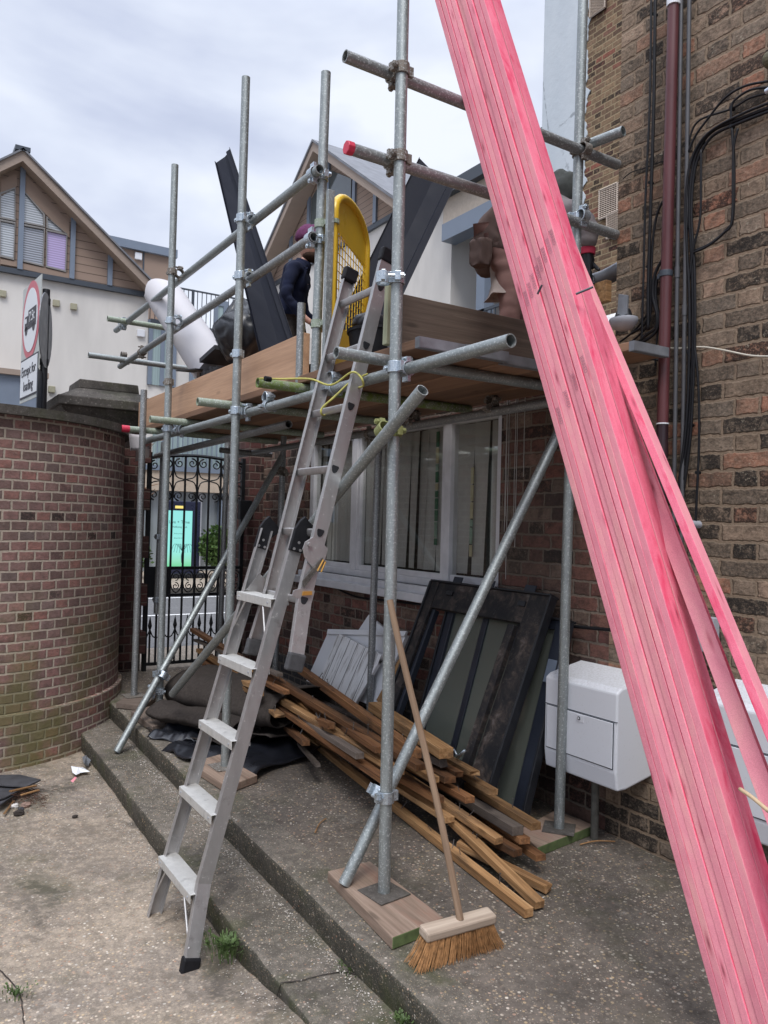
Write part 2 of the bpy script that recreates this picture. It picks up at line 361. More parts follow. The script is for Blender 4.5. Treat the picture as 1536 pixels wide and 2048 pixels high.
def wood(name, cols, knots=.5, rough=.75, scale=1., grain=26, bump=.25, endc=None, stain=None, varobj=.3):
    m, g, b = newmat(name, rough, 0, spec=.25); p = g.seeded(g.co(), 61)
    q = g.map(p, (.9*scale, grain*scale, grain*scale)); n = g.noise(q, 1.6, 5, .6, .5); n2 = g.noise(g.map(p, (.5, 9, 9)), 2.2, 4, .6); f = g.noise(g.map(p, (3, 120, 120)), 1, 3, .7)
    c = g.ramp(g.m('ADD', g.m('MULTIPLY', n, .6), g.m('MULTIPLY', n2, .4)), [(.3, cols[0]), (.5, cols[1]), (.7, cols[2])])
    c = g.mix(g.mr(f, .35, .7, 0, .35), c, tuple(x*.5 for x in cols[0]))
    if knots:
        kd = g.vor(g.map(p, (3.2, 11, 11)), 1., 'F1', 0); c = g.mix(g.m('MULTIPLY', g.mr(kd, .05, .17, 1, 0, True), knots), c, tuple(x*.28 for x in cols[0]))
    if stain: c = g.mix(g.mr(g.noise(g.map(p, (1.6, 8, 8), (3, 3, 3)), 1.5, 5, .7), .5, .66, 0, stain[1]), c, stain[0])
    if varobj:
        s = g.node('ShaderNodeVectorMath', operation='SCALE'); g.put(s.inputs[0], c); g.put(s.inputs[3], g.mr(g.rnd(), 0, 1, 1-varobj, 1+varobj)); c = s.outputs[0]
    g.put(b.inputs['Base Color'], c); g.put(b.inputs['Normal'], g.bump(g.m('ADD', n, g.m('MULTIPLY', f, .5)), bump, .003)); return m
m_batten = wood('old_batten_wood', [(.06, .028, .014), (.18, .082, .035), (.32, .165, .072)], .7, .8, grain=34, bump=.4, stain=((.035, .026, .02), .75), varobj=.45)
m_battenl = wood('fresh_old_wood', [(.14, .066, .026), (.31, .172, .075), (.47, .295, .15)], .7, .8, grain=34, bump=.4, stain=((.08, .05, .03), .75), varobj=.28)
m_batteng = wood('grey_old_wood', [(.09, .073, .062), (.15, .12, .10), (.21, .17, .14)], .5, .85, stain=((.05, .04, .035), .6))
m_toe = wood('new_toe_board', [(.34, .20, .125), (.46, .285, .18), (.52, .33, .21)], .35, .6, .6, 14, .12, varobj=.1)
m_oldboard = wood('old_brown_board', [(.05, .037, .029), (.105, .078, .06), (.15, .115, .09)], .5, .75, .7, 24, .5, stain=((.05, .035, .027), .5), varobj=.15)
m_board = wood('platform_board', [(.18, .10, .062), (.27, .155, .098), (.34, .20, .125)], .4, .75, .6, 14, .2, varobj=.3)
m_sole = wood('sole_board', [(.17, .12, .09), (.31, .225, .17), (.40, .30, .235)], .5, .8, .8, 24, .35, stain=((.30, .16, .115), .55), varobj=.12)
m_soledark = wood('sole_board_dark', [(.11, .085, .07), (.18, .14, .115), (.23, .18, .15)], .4, .85, .8, 14, .25, varobj=.12)
m_handle = wood('broom_wood', [(.14, .092, .06), (.25, .168, .11), (.35, .25, .17)], .3, .65, 1, 26, .2, varobj=0)
m_head = wood('broom_head_wood', [(.30, .235, .175), (.42, .335, .26), (.52, .43, .34)], .3, .7, .8, 16, .2, varobj=0)
def pinkwood(name, cols, dye=None, knots=.62):
    m, g, b = newmat(name, .72, 0, spec=.25); p = g.seeded(g.co(), 91)
    n = g.noise(g.map(p, (4, 9, 9)), 1.5, 6, .7, .6); n2 = g.noise(g.map(p, (.8, 2, 2)), 1.4, 3, .6); f = g.noise(p, 420, 2, .8); fl = g.noise(g.map(p, (4, 150, 150)), 1, 2, .7)
    c = g.ramp(g.m('ADD', g.m('MULTIPLY', n, .5), g.m('MULTIPLY', n2, .5)), [(.32, cols[0]), (.5, cols[1]), (.68, cols[2])])
    c = g.mix(g.mr(f, .42, .62, 0, .35), c, tuple(x*.62 for x in cols[0])); c = g.mix(g.mr(fl, .58, .72, 0, .14), c, tuple(x*.6 for x in cols[0]))
    kd = g.vor(g.map(p, (4.6, 24, 24)), 1., 'F1', 0); ring_ = g.mr(kd, .07, .24, .75, 0, True); c = g.mix(g.m('MULTIPLY', ring_, knots), c, (.42, .045, .09))
    c = g.mix(g.m('MULTIPLY', g.mr(kd, .03, .10, 1, 0), knots), c, (.14, .03, .035))
    if dye: c = g.mix(g.mr(g.noise(g.map(p, (2.4, 10, 10)), 1.3, 6, .72, .6), .5, .66, 0, dye[1]), c, dye[0])
    s = g.node('ShaderNodeVectorMath', operation='SCALE'); g.put(s.inputs[0], c); g.put(s.inputs[3], g.mr(g.rnd(), 0, 1, .84, 1.12)); c = s.outputs[0]
    g.put(b.inputs['Base Color'], c); g.put(b.inputs['Normal'], g.bump(g.m('ADD', n, f), .2, .002)); return m
m_pink = pinkwood('dyed_batten_edge', [(.70, .205, .275), (.83, .31, .365), (.86, .42, .40)])
m_pinkf = pinkwood('dyed_batten_face', [(.74, .12, .20), (.86, .20, .29), (.88, .30, .37)], ((.70, .035, .11), .9))
m_white = plain('white_render', (.60, .575, .54), .85, 0, .11, 1.6, .1, .2, (1, 1, .3))
m_whitep = plain('white_gloss', (.74, .75, .77), .35, 0, .04, 4)
m_offwhite = plain('cladding_trim', (.29, .225, .18), .7, 0, .08, 3)
def lapboard(name, base, pitch):
    m, g, b = newmat(name, .75, 0, spec=.2); z = g.sep(g.pos())[2]; q = g.m('DIVIDE', z, pitch); fr = g.m('SUBTRACT', q, g.m('FLOOR', q))
    line = g.mr(fr, .06, .12, 1, 0); c = g.mix(g.mr(g.noise(g.map(g.pos(), (.6, .6, 9)), 2, 4), .3, .7, 0, .35), base, tuple(x*.75 for x in base))
    g.put(b.inputs['Base Color'], g.mix(g.m('MULTIPLY', line, .85), c, tuple(x*.18 for x in base))); return m
m_clad = lapboard('lap_cladding', (.32, .235, .185), .19)
m_greyblue = plain('grey_blue_metal', (.17, .205, .26), .45, .1, .06, 3)
m_dgrey = plain('dark_grey_trim', (.05, .06, .075), .5, .1, .08)
def glass(name, base=(.1, .12, .13), rough=.06, blind=None, dark=.5):
    m, g, b = newmat(name, rough, 0, base, .9)
    if blind:
        z = g.sep(g.pos())[2]; q = g.m('DIVIDE', z, blind[1]); fr = g.m('SUBTRACT', q, g.m('FLOOR', q))
        g.put(b.inputs['Base Color'], g.mix(g.mr(fr, .35, .5), blind[0], tuple(x*dark for x in blind[0])))
    return m
m_blind = glass('pane_with_white_blind', blind=((.52, .55, .58), .055)); m_blind2 = glass('pane_with_lilac_blind', blind=((.46, .36, .62), .055), dark=.7)
m_blindd = glass('pane_with_dark_blind', blind=((.36, .38, .43), .055), dark=.4); m_pane = glass('dark_pane', (.06, .075, .08))
m_curt = None
def curtain(name, base, sc, ax=0):
    m, g, b = newmat(name, .12, 0, spec=.8); p = g.pos(); x = g.sep(p)[ax]
    wv = g.noise(g.comb(x, 0, 0), sc, 3, .6); g.put(b.inputs['Base Color'], g.mix(g.mr(wv, .35, .65), base, tuple(q*.6 for q in base))); return m
m_curt = curtain('pane_with_curtain', (.33, .43, .43), 9)
m_black = plain('black_paint', (.012, .013, .016), .45, 0, .3, 20, .2)
m_blackiron = plain('black_ironwork', (.008, .009, .011), .5, .2, .2, 20)
m_cable = plain('black_cable', (.007, .007, .009), .5, 0, .2, 20, 0, .3)
m_wcable = plain('white_cable', (.5, .46, .38), .5)
m_coping = None
m_coping = concrete('dark_stone', (.075, .066, .058), (.13, .118, .105), [(0, (.2, .18, .16)), (1, (.1, .09, .08))], 50, .25, .5, .35, 2.5)
m_pipe = plain('maroon_pipe_paint', (.10, .03, .032), .4, 0, .3, 9, .1, .5, (1, 1, .3)); m_pipe2 = plain('dark_maroon_pipe', (.03, .014, .017), .4, 0, .3, 9, .1)
m_conduit = plain('grey_conduit', (.085, .085, .09), .45, .2, .15, 10)
m_plast = plain('white_plastic_box', (.66, .67, .70), .4, 0, .04, 3)
def dirtybox():
    m, g, b = newmat('weathered_white_box', .42); p = g.pos(); c = g.mix(g.mr(g.noise(p, 70, 4, .75), .60, .70, 0, .3), (.66, .675, .71), (.42, .41, .40))
    n = g.node('ShaderNodeNewGeometry').outputs['Normal']; nz = g.sep(n)[2]
    c = g.mix(g.m('MULTIPLY', g.mr(nz, .5, .9, 0, .55), g.mr(g.noise(p, 90, 5, .8), .44, .66)), c, (.36, .35, .335)); g.put(b.inputs['Base Color'], c); return m
m_mbox = dirtybox()
m_felt = plain('felt_roofing', (.045, .038, .034), .95, 0, .3, 60, .6, .1)
m_bag = plain('black_plastic_bag', (.010, .011, .015), .32, 0, .2, 8, .0, .6)
m_fascia = plain('charcoal_trim', (.010, .012, .021), .55, 0, .1, 5, 0, .2)
m_yellow = plain('yellow_gate_paint', (.74, .47, .03), .33, 0, .08, 6)
m_paper = plain('white_membrane_roll', (.50, .485, .50), .6, 0, .05, 3)
m_slate = plain('slate', (.045, .045, .05), .7, 0, .45, 14, .3)
m_sil = newmat('window_glass', .04, 0, (.9, .93, .92))[0]
def realglass(name, tint=(.75, .82, .8), rough=.02, op=.55):
    m = bpy.data.materials.new(name); m.use_nodes = True; g = G(m.node_tree); nt = m.node_tree
    for n in list(nt.nodes):
        if n.type == 'BSDF_PRINCIPLED': nt.nodes.remove(n)
    out = [n for n in nt.nodes if n.type == 'OUTPUT_MATERIAL'][0]
    tr = g.node('ShaderNodeBsdfTransparent'); tr.inputs[0].default_value = (*tint, 1)
    gl = g.node('ShaderNodeBsdfGlossy'); gl.inputs['Roughness'].default_value = rough; gl.inputs['Color'].default_value = (.9, .95, .92, 1)
    df = g.node('ShaderNodeBsdfDiffuse'); df.inputs[0].default_value = (.17, .185, .16, 1)
    fr = g.node('ShaderNodeLayerWeight'); fr.inputs[0].default_value = .5; fr = g.m('POWER', fr.outputs[1], 3.2)
    mx = g.node('ShaderNodeMixShader'); mx.inputs[0].default_value = op; nt.links.new(df.outputs[0], mx.inputs[2]); nt.links.new(tr.outputs[0], mx.inputs[1])
    m2 = g.node('ShaderNodeMixShader'); g.put(m2.inputs[0], g.m('ADD', g.m('MULTIPLY', fr, .75), .05, clamp=True)); nt.links.new(mx.outputs[0], m2.inputs[1]); nt.links.new(gl.outputs[0], m2.inputs[2])
    nt.links.new(m2.outputs[0], out.inputs[0]); return m
m_glassw = realglass('window_glass_clear', (.98, .98, .97), .02, .04); m_glassd = realglass('grey_green_pane', (.5, .56, .5), .06, .62)  # the leaning panes get a mostly opaque grey-green layer
m_blindv = plain('vertical_blind_fabric', (.46, .46, .445), .9, 0, .1, 3)
m_frame = plain('white_window_paint', (.60, .60, .62), .5, 0, .12, 9, .1)
def peeling():
    m, g, b = newmat('peeling_white_boards', .7, 0, spec=.3); p = g.co(); n = g.noise(g.map(p, (2.2, 18, 18)), 1.6, 6, .7); x, y, z = g.sep(p)
    q = g.m('DIVIDE', y, .105); fr = g.m('ABSOLUTE', g.m('SUBTRACT', g.m('SUBTRACT', q, g.m('FLOOR', q)), .5)); groove = g.mr(fr, .45, .49)
    c = g.mix(g.mr(n, .50, .64, 0, .85), (.76, .76, .76), (.24, .215, .195)); c = g.mix(groove, c, (.05, .045, .04)); g.put(b.inputs['Base Color'], c); g.put(b.inputs['Normal'], g.bump(n, .3, .004)); return m
m_peel = peeling()
m_rusty = None
def blackrust():
    m, g, b = newmat('weathered_black_timber', .6, 0, spec=.4); p = g.co(); n = g.noise(p, 9, 7, .7, .5); f = g.noise(g.map(p, (2, 30, 30)), 2, 5, .7)
    c = g.ramp(n, [(.40, (.008, .008, .010)), (.5, (.018, .016, .016)), (.60, (.06, .045, .038)), (.70, (.13, .115, .105))]); c = g.mix(g.mr(f, .6, .7, 0, .4), c, (.12, .11, .10)); g.put(b.inputs['Base Color'], c); g.put(b.inputs['Normal'], g.bump(f, .3, .003)); return m
m_rusty = blackrust()
m_steelblue = plain('blue_black_frame', (.018, .022, .033), .4, 0, .2, 6)
m_bristle = plain('coir_bristle', (.30, .155, .065), .8, 0, .5, 60, 0, .2)
m_nail = plain('nail_steel', (.11, .10, .095), .5, .7)
m_green = plain('green_end_paint', (.10, .135, .05), .7, 0, .35, 30, .2)
m_rope = plain('yellow_rope', (.42, .39, .10), .8, 0, .2, 50)
m_rubber = plain('black_rubber', (.009, .009, .011), .6, 0, .3, 30, .2, .25); m_rubberg = plain('grey_rubber_foot', (.05, .05, .053), .8, 0, .35, 40, .3)
m_skin = plain('skin', (.42, .22, .16), .55, 0, .1, 14); m_navy = plain('navy_fleece', (.010, .013, .03), .9, 0, .25, 9, .2, .15)
m_brown = plain('brown_canvas', (.085, .058, .05), .9, 0, .2, 9, .3, .15); m_grey = plain('grey_jumper', (.21, .185, .185), .95, 0, .15, 14, .3, .1)
m_rose = plain('dusty_trousers', (.17, .098, .085), .9, 0, .2, 9, .3, .15); m_beanie = plain('plum_knit_hat', (.12, .04, .09), .95, 0, .3, 40, .4, .1)
m_beard = plain('dark_beard', (.035, .02, .014), .9, 0, .3, 60, .4, .1); m_glove = plain('grey_glove', (.055, .055, .065), .8, 0, .3, 20); m_redcuff = plain('red_cuff', (.35, .02, .05), .9)
m_leaf = plain('weed_leaf', (.065, .105, .03), .6, 0, .4, 30); m_bush = plain('bush_leaf', (.07, .13, .03), .6, 0, .5, 9)
m_redcap = plain('red_plastic_cap', (.55, .03, .07), .5); m_lead = plain('lead_sheet', (.22, .23, .25), .45, .4, .3, 12, .3)
m_gray = plain('grey_paint', (.32, .33, .36), .6); m_roofs = plain('roof_slate', (.16, .165, .18), .8, 0, .3, 3)
m_lichen = wood('lichened_wood', [(.16, .17, .10), (.25, .26, .17), (.34, .34, .25)], .2, .9, 1, 30, .4)
def crackpaint():
    m, g, b = newmat('cracked_white_paint', .8, spec=.2); p = g.pos(); d = g.vor(g.map(p, (1, 1, .6)), 1.15, 'DISTANCE_TO_EDGE', 0); w_ = g.noise(p, 6, 4, .7)
    ln = g.m('MULTIPLY', g.mr(g.m('ADD', d, g.m('MULTIPLY', g.m('SUBTRACT', w_, .5), .10)), .0, .012, 1, 0), g.mr(g.noise(p, 1.3, 2), .42, .55)); c = g.mix(g.mr(g.noise(g.map(p, (1, 1, .3)), 1.5, 4), .3, .7), (.60, .64, .67), (.50, .55, .59))
    g.put(b.inputs['Base Color'], g.mix(g.m('MULTIPLY', ln, .7), c, (.22, .24, .26))); g.put(b.inputs['Normal'], g.bump(w_, .3, .02)); return m
m_crack = crackpaint()
# ---------------- ground ----------------
def jit(x, y, k, a): return (mnoise.noise(V((x*k, y*k, 3.1))))*a
def sm(a, b, x):
    t = max(0, min(1, (x-a)/(b-a))); return t*t*(3-2*t)
def yardz(x, y): return gz(min(y, 7))-.25+.105*sm(2.9, 2.2, y)*sm(.55, 1.15, x)+jit(x, y, .9, .02)+jit(x, y, 5, .004)
bm = bmesh.new(); grid(bm, 120, 120, lambda a, b: V((-300+600*a, -300+600*b, -.75))); struct(obj('ground', bm, m_road, center=False))
bm = bmesh.new(); grid(bm, 90, 130, lambda a, b: V((-7+8.65*a, -4+11*b, yardz(-7+8.65*a, -4+11*b)-(.05*sm(1.3, 1.45, -7+8.65*a) if -4+11*b > 2.1 else 0)))); struct(obj('yard', bm, m_yard, smooth=True, center=False))
def step(name, xa, xb, ya, yb, z0, depth, mt, mr_):
    bm = bmesh.new(); n = 160
    def prof(y):
        e = xa+jit(xa*9, y, 2.2, .012)+jit(xa*7, y, 9, .006); zz = gz(y)+z0+jit(xa, y, 1.5, .006); r = .016+.006*mnoise.noise(V((y*6, xa, 0)))
        return [V((e+.012, y, zz-depth)), V((e+.004+jit(3, y, 8, .004), y, zz-depth*.5)), V((e, y, zz-r)), V((e+r*.3, y, zz-r*.35)), V((e+r, y, zz)), V((xa+.06, y, zz)), V((xa+(xb-xa)*.5, y, zz+jit(xa+5, y, 2, .004))), V((xb, y, zz))]
    rows = [[bm.verts.new(p) for p in prof(ya+(yb-ya)*i/n)] for i in range(n+1)]
    for a, b in zip(rows, rows[1:]):
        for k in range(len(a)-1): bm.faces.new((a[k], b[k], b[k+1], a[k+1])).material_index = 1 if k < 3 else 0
    return struct(obj(name, bm, mats=[mt, mr_], smooth=True, center=False, ang=50))
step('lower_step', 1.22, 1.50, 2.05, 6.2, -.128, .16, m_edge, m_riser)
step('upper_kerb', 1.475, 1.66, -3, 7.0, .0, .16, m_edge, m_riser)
bm = bmesh.new(); grid(bm, 40, 160, lambda a, b: V((1.652+1.5*a, -3+10.05*b, gz(-3+10.05*b)-.001-.012*(1-min(1, a*9))*0+jit(a*3, b*20, 1.5, .003)))); struct(obj('raised_slab', bm, m_slab, smooth=True, center=False))
bm = bmesh.new(); grid(bm, 4, 4, lambda a, b: V((-40+80*a, 7.05+1.2*b, .125))); struct(obj('near_pavement', bm, m_pave, center=False))
bm = bmesh.new(); grid(bm, 4, 4, lambda a, b: V((-40+80*a, 8.25+6.45*b, .04))); struct(obj('road', bm, m_road, center=False))
for nm, y, wd in (('road_line', 11.6, .09), ('road_line', 14.1, .10)):
    bm = bmesh.new(); grid(bm, 1, 1, lambda a, b: V((-40+80*a, y+wd*b, .045))); struct(obj(nm, bm, m_line, center=False))
bm = bmesh.new(); box(bm, (-40, 14.7, -.2), (60, 14.85, .16)); struct(obj('far_kerb', bm, m_coping))
bm = bmesh.new(); grid(bm, 2, 2, lambda a, b: V((-40+100*a, 14.85+5.2*b, .15))); struct(obj('far_pavement', bm, m_pave, center=False))
bm = bmesh.new(); box(bm, (-40, 8.13, -.2), (60, 8.25, .12)); struct(obj('near_kerb', bm, m_coping))

# ---------------- curved boundary wall ----------------
cw = empty('curved_brick_wall', (.41, 5.6, -.2), 'curved plum brick boundary wall with stone coping and green algae near its foot', 'wall')
cx0, cy0, RR = .41, 6.79, 1.27
def arc(a0, a1, n): return [a0+(a1-a0)*i/n for i in range(n+1)]
def wallplan(r, n=70):
    # straight run off to the left, then the quarter turn round to the gate pier
    pts = [(-6.0, cy0-r)]+[(-6+i*.16, cy0-r) for i in range(1, 40)]
    pts += [(cx0+r*math.sin(t), cy0-r*math.cos(t)) for t in arc(0, math.pi*.62, n)]
    return pts
def extr(name, rin, rout, z0, z1, mat, uv=True, nz=1):
    bm = bmesh.new(); L = bm.loops.layers.uv.verify(); P = wallplan(rout); Q = wallplan(rin); s = [0]
    for a, b in zip(P, P[1:]): s.append(s[-1]+math.dist(a, b))
    for i in range(len(P)-1):
        if rout < rin: pass
        for (A, B, z) in ((P[i], P[i+1], None),):
            vs = [bm.verts.new((A[0], A[1], z0)), bm.verts.new((B[0], B[1], z0)), bm.verts.new((B[0], B[1], z1)), bm.verts.new((A[0], A[1], z1))]
            f = bm.faces.new(vs)
            for l, u in zip(f.loops, ((s[i], z0), (s[i+1], z0), (s[i+1], z1), (s[i], z1))): l[L].uv = u
        for z in (z1, z0):
            f = bm.faces.new([bm.verts.new((*P[i], z)), bm.verts.new((*P[i+1], z)), bm.verts.new((*Q[i+1], z)), bm.verts.new((*Q[i], z))])
            for l in f.loops: l[L].uv = (l.vert.co.x, l.vert.co.y)
        f = bm.faces.new([bm.verts.new((*Q[i], z0)), bm.verts.new((*Q[i+1], z0)), bm.verts.new((*Q[i+1], z1)), bm.verts.new((*Q[i], z1))])
        for l, u in zip(f.loops, ((s[i], z0), (s[i+1], z0), (s[i+1], z1), (s[i], z1))): l[L].uv = u
    bmesh.ops.remove_doubles(bm, verts=bm.verts, dist=1e-5)
    return obj(name, bm, mat, cw, smooth=True, ang=40)
extr('wall', RR-.23, RR, -.6, 2.135, m_curve); extr('plinth', RR-.2, RR+.03, -.6, .20, m_curve)
extr('coping', RR-.30, RR+.05, 2.135, 2.195, m_coping)
# ---------------- gate piers ----------------
gp = empty('gate_pier', (1.6, 7.2, .1), 'dark brick gate pier with a stepped stone cap behind the curved wall', 'pier')
bm = bmesh.new(); box(bm, (1.33, 7.02, -.2), (1.965, 7.6, 2.24)); boxuv(bm); obj('shaft', bm, m_pier, gp)
for k in range(5):
    bm = bmesh.new(); z = .30+k*.42; box(bm, (1.93, 6.925, z), (1.985, 7.5, z+.19)); boxuv(bm); obj('quoin', bm, m_pier, gp)
def capstack(p, x0, x1, y0, y1, zs):
    for nm, (o0, za, o1, zb) in zs:
        bm = bmesh.new(); a = [V((x0-o0, y0-o0, za)), V((x1+o0, y0-o0, za)), V((x1+o0, y1+o0, za)), V((x0-o0, y1+o0, za))]
        b = [V((x0-o1, y0-o1, zb)), V((x1+o1, y0-o1, zb)), V((x1+o1, y1+o1, zb)), V((x0-o1, y1+o1, zb))]
        A = [bm.verts.new(q) for q in a]; B = [bm.verts.new(q) for q in b]; bridge(bm, A, B); bm.faces.new(A[::-1]); bm.faces.new(B); obj(nm, bm, m_coping, p, bevel=.008)
capstack(gp, 1.34, 1.96, 7.04, 7.6, [('cap_moulding', (.0, 2.24, .03, 2.30)), ('cap_moulding', (.03, 2.30, .12, 2.42)), ('cap_slab', (.145, 2.42, .145, 2.50)), ('cap_top', (.13, 2.50, -.05, 2.60)), ('cap_top', (-.05, 2.60, -.06, 2.68))])
gp2 = empty('gate_pier', (3.0, 7.2, .1), 'plain dark brick pier between the iron gate and the window wall', 'pier')
bm = bmesh.new(); box(bm, (2.90, 6.9, -.1), (3.5, 7.4, 2.3)); boxuv(bm); obj('shaft', bm, m_pier, gp2)
bm = bmesh.new(); box(bm, (2.80, 6.84, 1.50), (2.92, 6.9, 1.68)); obj('lock_box', bm, m_blackiron, gp2, bevel=.004)
# ---------------- iron gate ----------------
gt = empty('iron_gate', (2.4, 7.0, .14), 'black wrought iron garden gate with scrollwork panels and spear points', 'gate')
Yg = 7.0; GX0, GX1 = 1.995, 2.885
def bar(name, p0, p1, r, par=gt, seg=8, m=m_blackiron):
    bm = bmesh.new(); cyl(bm, p0, p1, r, seg); return obj(name, bm, m, par, smooth=True, ang=40)
for x in (GX0, GX1):
    bm = bmesh.new(); box(bm, (x-.018, Yg-.018, .13), (x+.018, Yg+.018, 2.08)); obj('stile', bm, m_blackiron, gt)
tz = lambda x: 2.03+.045*math.sin(math.pi*(x-GX0)/(GX1-GX0))
bm = bmesh.new(); path(bm, [V((GX0+(GX1-GX0)*i/14, Yg, tz(GX0+(GX1-GX0)*i/14))) for i in range(15)], .016, 6); obj('top_rail', bm, m_blackiron, gt)
for z in (1.045, .80, .19):
    bm = bmesh.new(); box(bm, (GX0, Yg-.008, z-.014), (GX1, Yg+.008, z+.014)); obj('rail', bm, m_blackiron, gt)
bm = bmesh.new(); box(bm, (GX0+.01, Yg-.02, .80), (GX0+.2, Yg+.02, 1.045)); obj('lock_plate', bm, m_blackiron, gt)
bx = [2.095+i*.1135 for i in range(7)]
for x in bx: bar('bar', (x, Yg, .19), (x, Yg, tz(x)), .0105)
def scroll(bm, c, r, a0, turns, sgn, rr=.006):
    pts = []
    for i in range(26):
        t = i/25; a = a0+sgn*t*turns*2*math.pi; q = r*(1-.80*t); pts.append(V((c[0]+q*math.cos(a), Yg-.004, c[1]+q*math.sin(a))))
    path(bm, pts, rr, 5); return pts[0]
for i in range(8):
    xm = 2.04+i*.1135; w_ = .036
    if i % 2 == 0: s = 1
    else: s = -1
    if i > 7: break
    bm = bmesh.new(); zt, zb = tz(xm)-.07, 1.66
    a = scroll(bm, (xm-.004*s, zt), w_+.008, math.pi*.5 if 1 else 0, 1.35, s); b = scroll(bm, (xm-.004*s, zb+.04), w_+.008, -math.pi*.5, 1.35, -s)
    path(bm, smoothpts([V((xm, Yg-.004, zt+.044)), V((xm-s*.052, Yg-.004, zt)), V((xm-s*.03, Yg-.004, (zt+zb)/2+.05)), V((xm+s*.05, Yg-.004, (zt+zb)/2+.02)), V((xm-s*.03, Yg-.004, (zt+zb)/2-.01)), V((xm-s*.052, Yg-.004, zb+.04)), V((xm, Yg-.004, zb-.004))], 4), .006, 5)
    obj('scroll', bm, m_blackiron, gt)
for i in range(7):
    xm = 2.15+i*.1135
    if xm > GX1-.04: continue
    bm = bmesh.new(); s = 1 if i % 2 else -1
    pts = [V((xm+.05*math.cos(t), Yg-.004, .922+.098*math.sin(t))) for t in arc(0, 2*math.pi, 24)]; path(bm, pts, .006, 5)
    scroll(bm, (xm-s*.005, .965), .034, -math.pi/2, 1.3, s, .005); scroll(bm, (xm-s*.005, .88), .034, math.pi/2, 1.3, -s, .005); obj('scroll', bm, m_blackiron, gt)
for i in range(7):
    xm = 2.04+i*.1135+.0
    bm = bmesh.new(); cyl(bm, (xm, Yg, .19), (xm, Yg, .50), .009, 8); cyl(bm, (xm, Yg, .50), (xm, Yg, .53), .010, 8, r2=.019); cyl(bm, (xm, Yg, .53), (xm, Yg, .62), .019, 8, r2=.001)
    for s in (-1, 1): path(bm, smoothpts([V((xm, Yg, .50)), V((xm+s*.025, Yg, .44)), V((xm+s*.055, Yg, .42))], 4), .006, 5)
    obj('spear_point', bm, m_blackiron, gt)
# ---------------- the house ----------------
WX = 3.05
hs = empty('brick_house', (WX, 1.0, 0), 'tall old stock brick house wall on the right, mottled with black and orange bricks', 'house')
bm = bmesh.new(); box(bm, (WX, -6, -.3), (9, 2.66, 9.5)); boxuv(bm, (.05, 0)); obj('wall', bm, m_stock, hs)
bm = bmesh.new(); box(bm, (8, 2.66, 2), (9, 8.4, 13)); boxuv(bm); obj('recessed_wall', bm, m_stock_far, hs)
bm = bmesh.new(); n = 60                                   # white painted end of the recessed wall with a ragged paint edge
ed = [(7.56+.05*mnoise.noise(V((0, z*3, 1)))+.09*mnoise.noise(V((2, z*9, 1))), z) for z in [2+11*i/240 for i in range(241)]]
P = [V((7.985, y, z)) for y, z in ed]+[V((7.985, 8.42, 13)), V((7.985, 8.42, 2))]; prism(bm, P, (.02, 0, 0)); obj('painted_render', bm, m_crack, hs)
def vent(y0, y1, z0, z1):
    f = bmesh.new(); box(f, (7.965, y0, z0), (7.998, y1, z1)); fo = obj('air_vent', f, plain('vent_recess', (.07, .04, .035), .9), hs)
    b_ = bmesh.new(); n = 7; w_, h_ = y1-y0, z1-z0
    for i in range(n+1):
        for s in (0, 1):
            pts = []
            for j in range(n*2+1):
                pts.append(V((7.955, y0+w_*(i/n)+(.016 if (j+s) % 2 else -.016), z0+h_*j/(2*n))))
            path(b_, pts, .009, 4)
    for (a, c) in (((y0, z0), (y1, z0)), ((y0, z1), (y1, z1)), ((y0, z0), (y0, z1)), ((y1, z0), (y1, z1))): path(b_, [V((7.955, *a)), V((7.955, *c))], .014, 4)
    obj('lattice', b_, plain('cream_terracotta', (.55, .47, .40), .8), fo)
vent(6.96, 7.26, 5.64, 6.03); vent(6.86, 7.12, 5.34, 5.66); vent(7.24, 7.5, 8.5, 8.8)
# low extension with the big window
ex = empty('brick_extension', (WX, 4.8, 0), 'low reddish brick extension with the wide white window, under the scaffold', 'building')
WY0, WY1, WZ0, WZ1 = 3.50, 6.02, 1.085, 2.20
bm = bmesh.new()
for (y0, y1, z0, z1) in ((2.662, WY0, -.3, 2.42), (WY1, 6.9, -.3, 2.42), (WY0, WY1, -.3, WZ0), (WY0, WY1, WZ1, 2.42)): box(bm, (WX+.003, y0, z0), (WX+.26, y1, z1))
boxuv(bm); obj('wall', bm, m_red, ex)
bm = bmesh.new(); box(bm, (WX-.012, 4.3, -.2), (WX+.0, 6.9, .30)); boxuv(bm); obj('engineering_brick_base', bm, brick('brick_blue_black', .228, .114, .0765, .012, 'english', [(0, (.03, .032, .036)), (.6, (.06, .06, .065)), (1, (.10, .085, .08))], (.16, .14, .12)), ex)
bm = bmesh.new(); box(bm, (WX+.26, 2.662, 2.24), (7.99, 7.6, 2.32)); obj('flat_roof', bm, m_felt, ex)
bm = bmesh.new(); box(bm, (WX+.30, 2.662, 0), (7.5, 2.7, 2.2)); box(bm, (3.4, 7.3, 0), (7.99, 7.6, 2.3)); obj('inner_wall', bm, m_red, ex)
wn_ = empty('window', (WX+.06, 4.7, 1.1)); wn_.parent = ex; wn_.matrix_basis = WM[ex.name].inverted() @ WM[wn_.name]
XF = WX+.05
def fr(y0, y1, z0, z1, x0=XF-.02, x1=XF+.05, nm='frame', m=m_frame):
    bm = bmesh.new(); box(bm, (x0, y0, z0), (x1, y1, z1)); return obj(nm, bm, m, wn_, bevel=.004)
fr(WY0, WY1, WZ0, WZ0+.05); fr(WY0, WY1, WZ1-.05, WZ1)
mull = [WY0, 4.02, 5.20, WY1-.10]; 
for y in mull: fr(y, y+.065, WZ0+.05, WZ1-.05)
for y in (4.155, 5.335, 3.635): pass
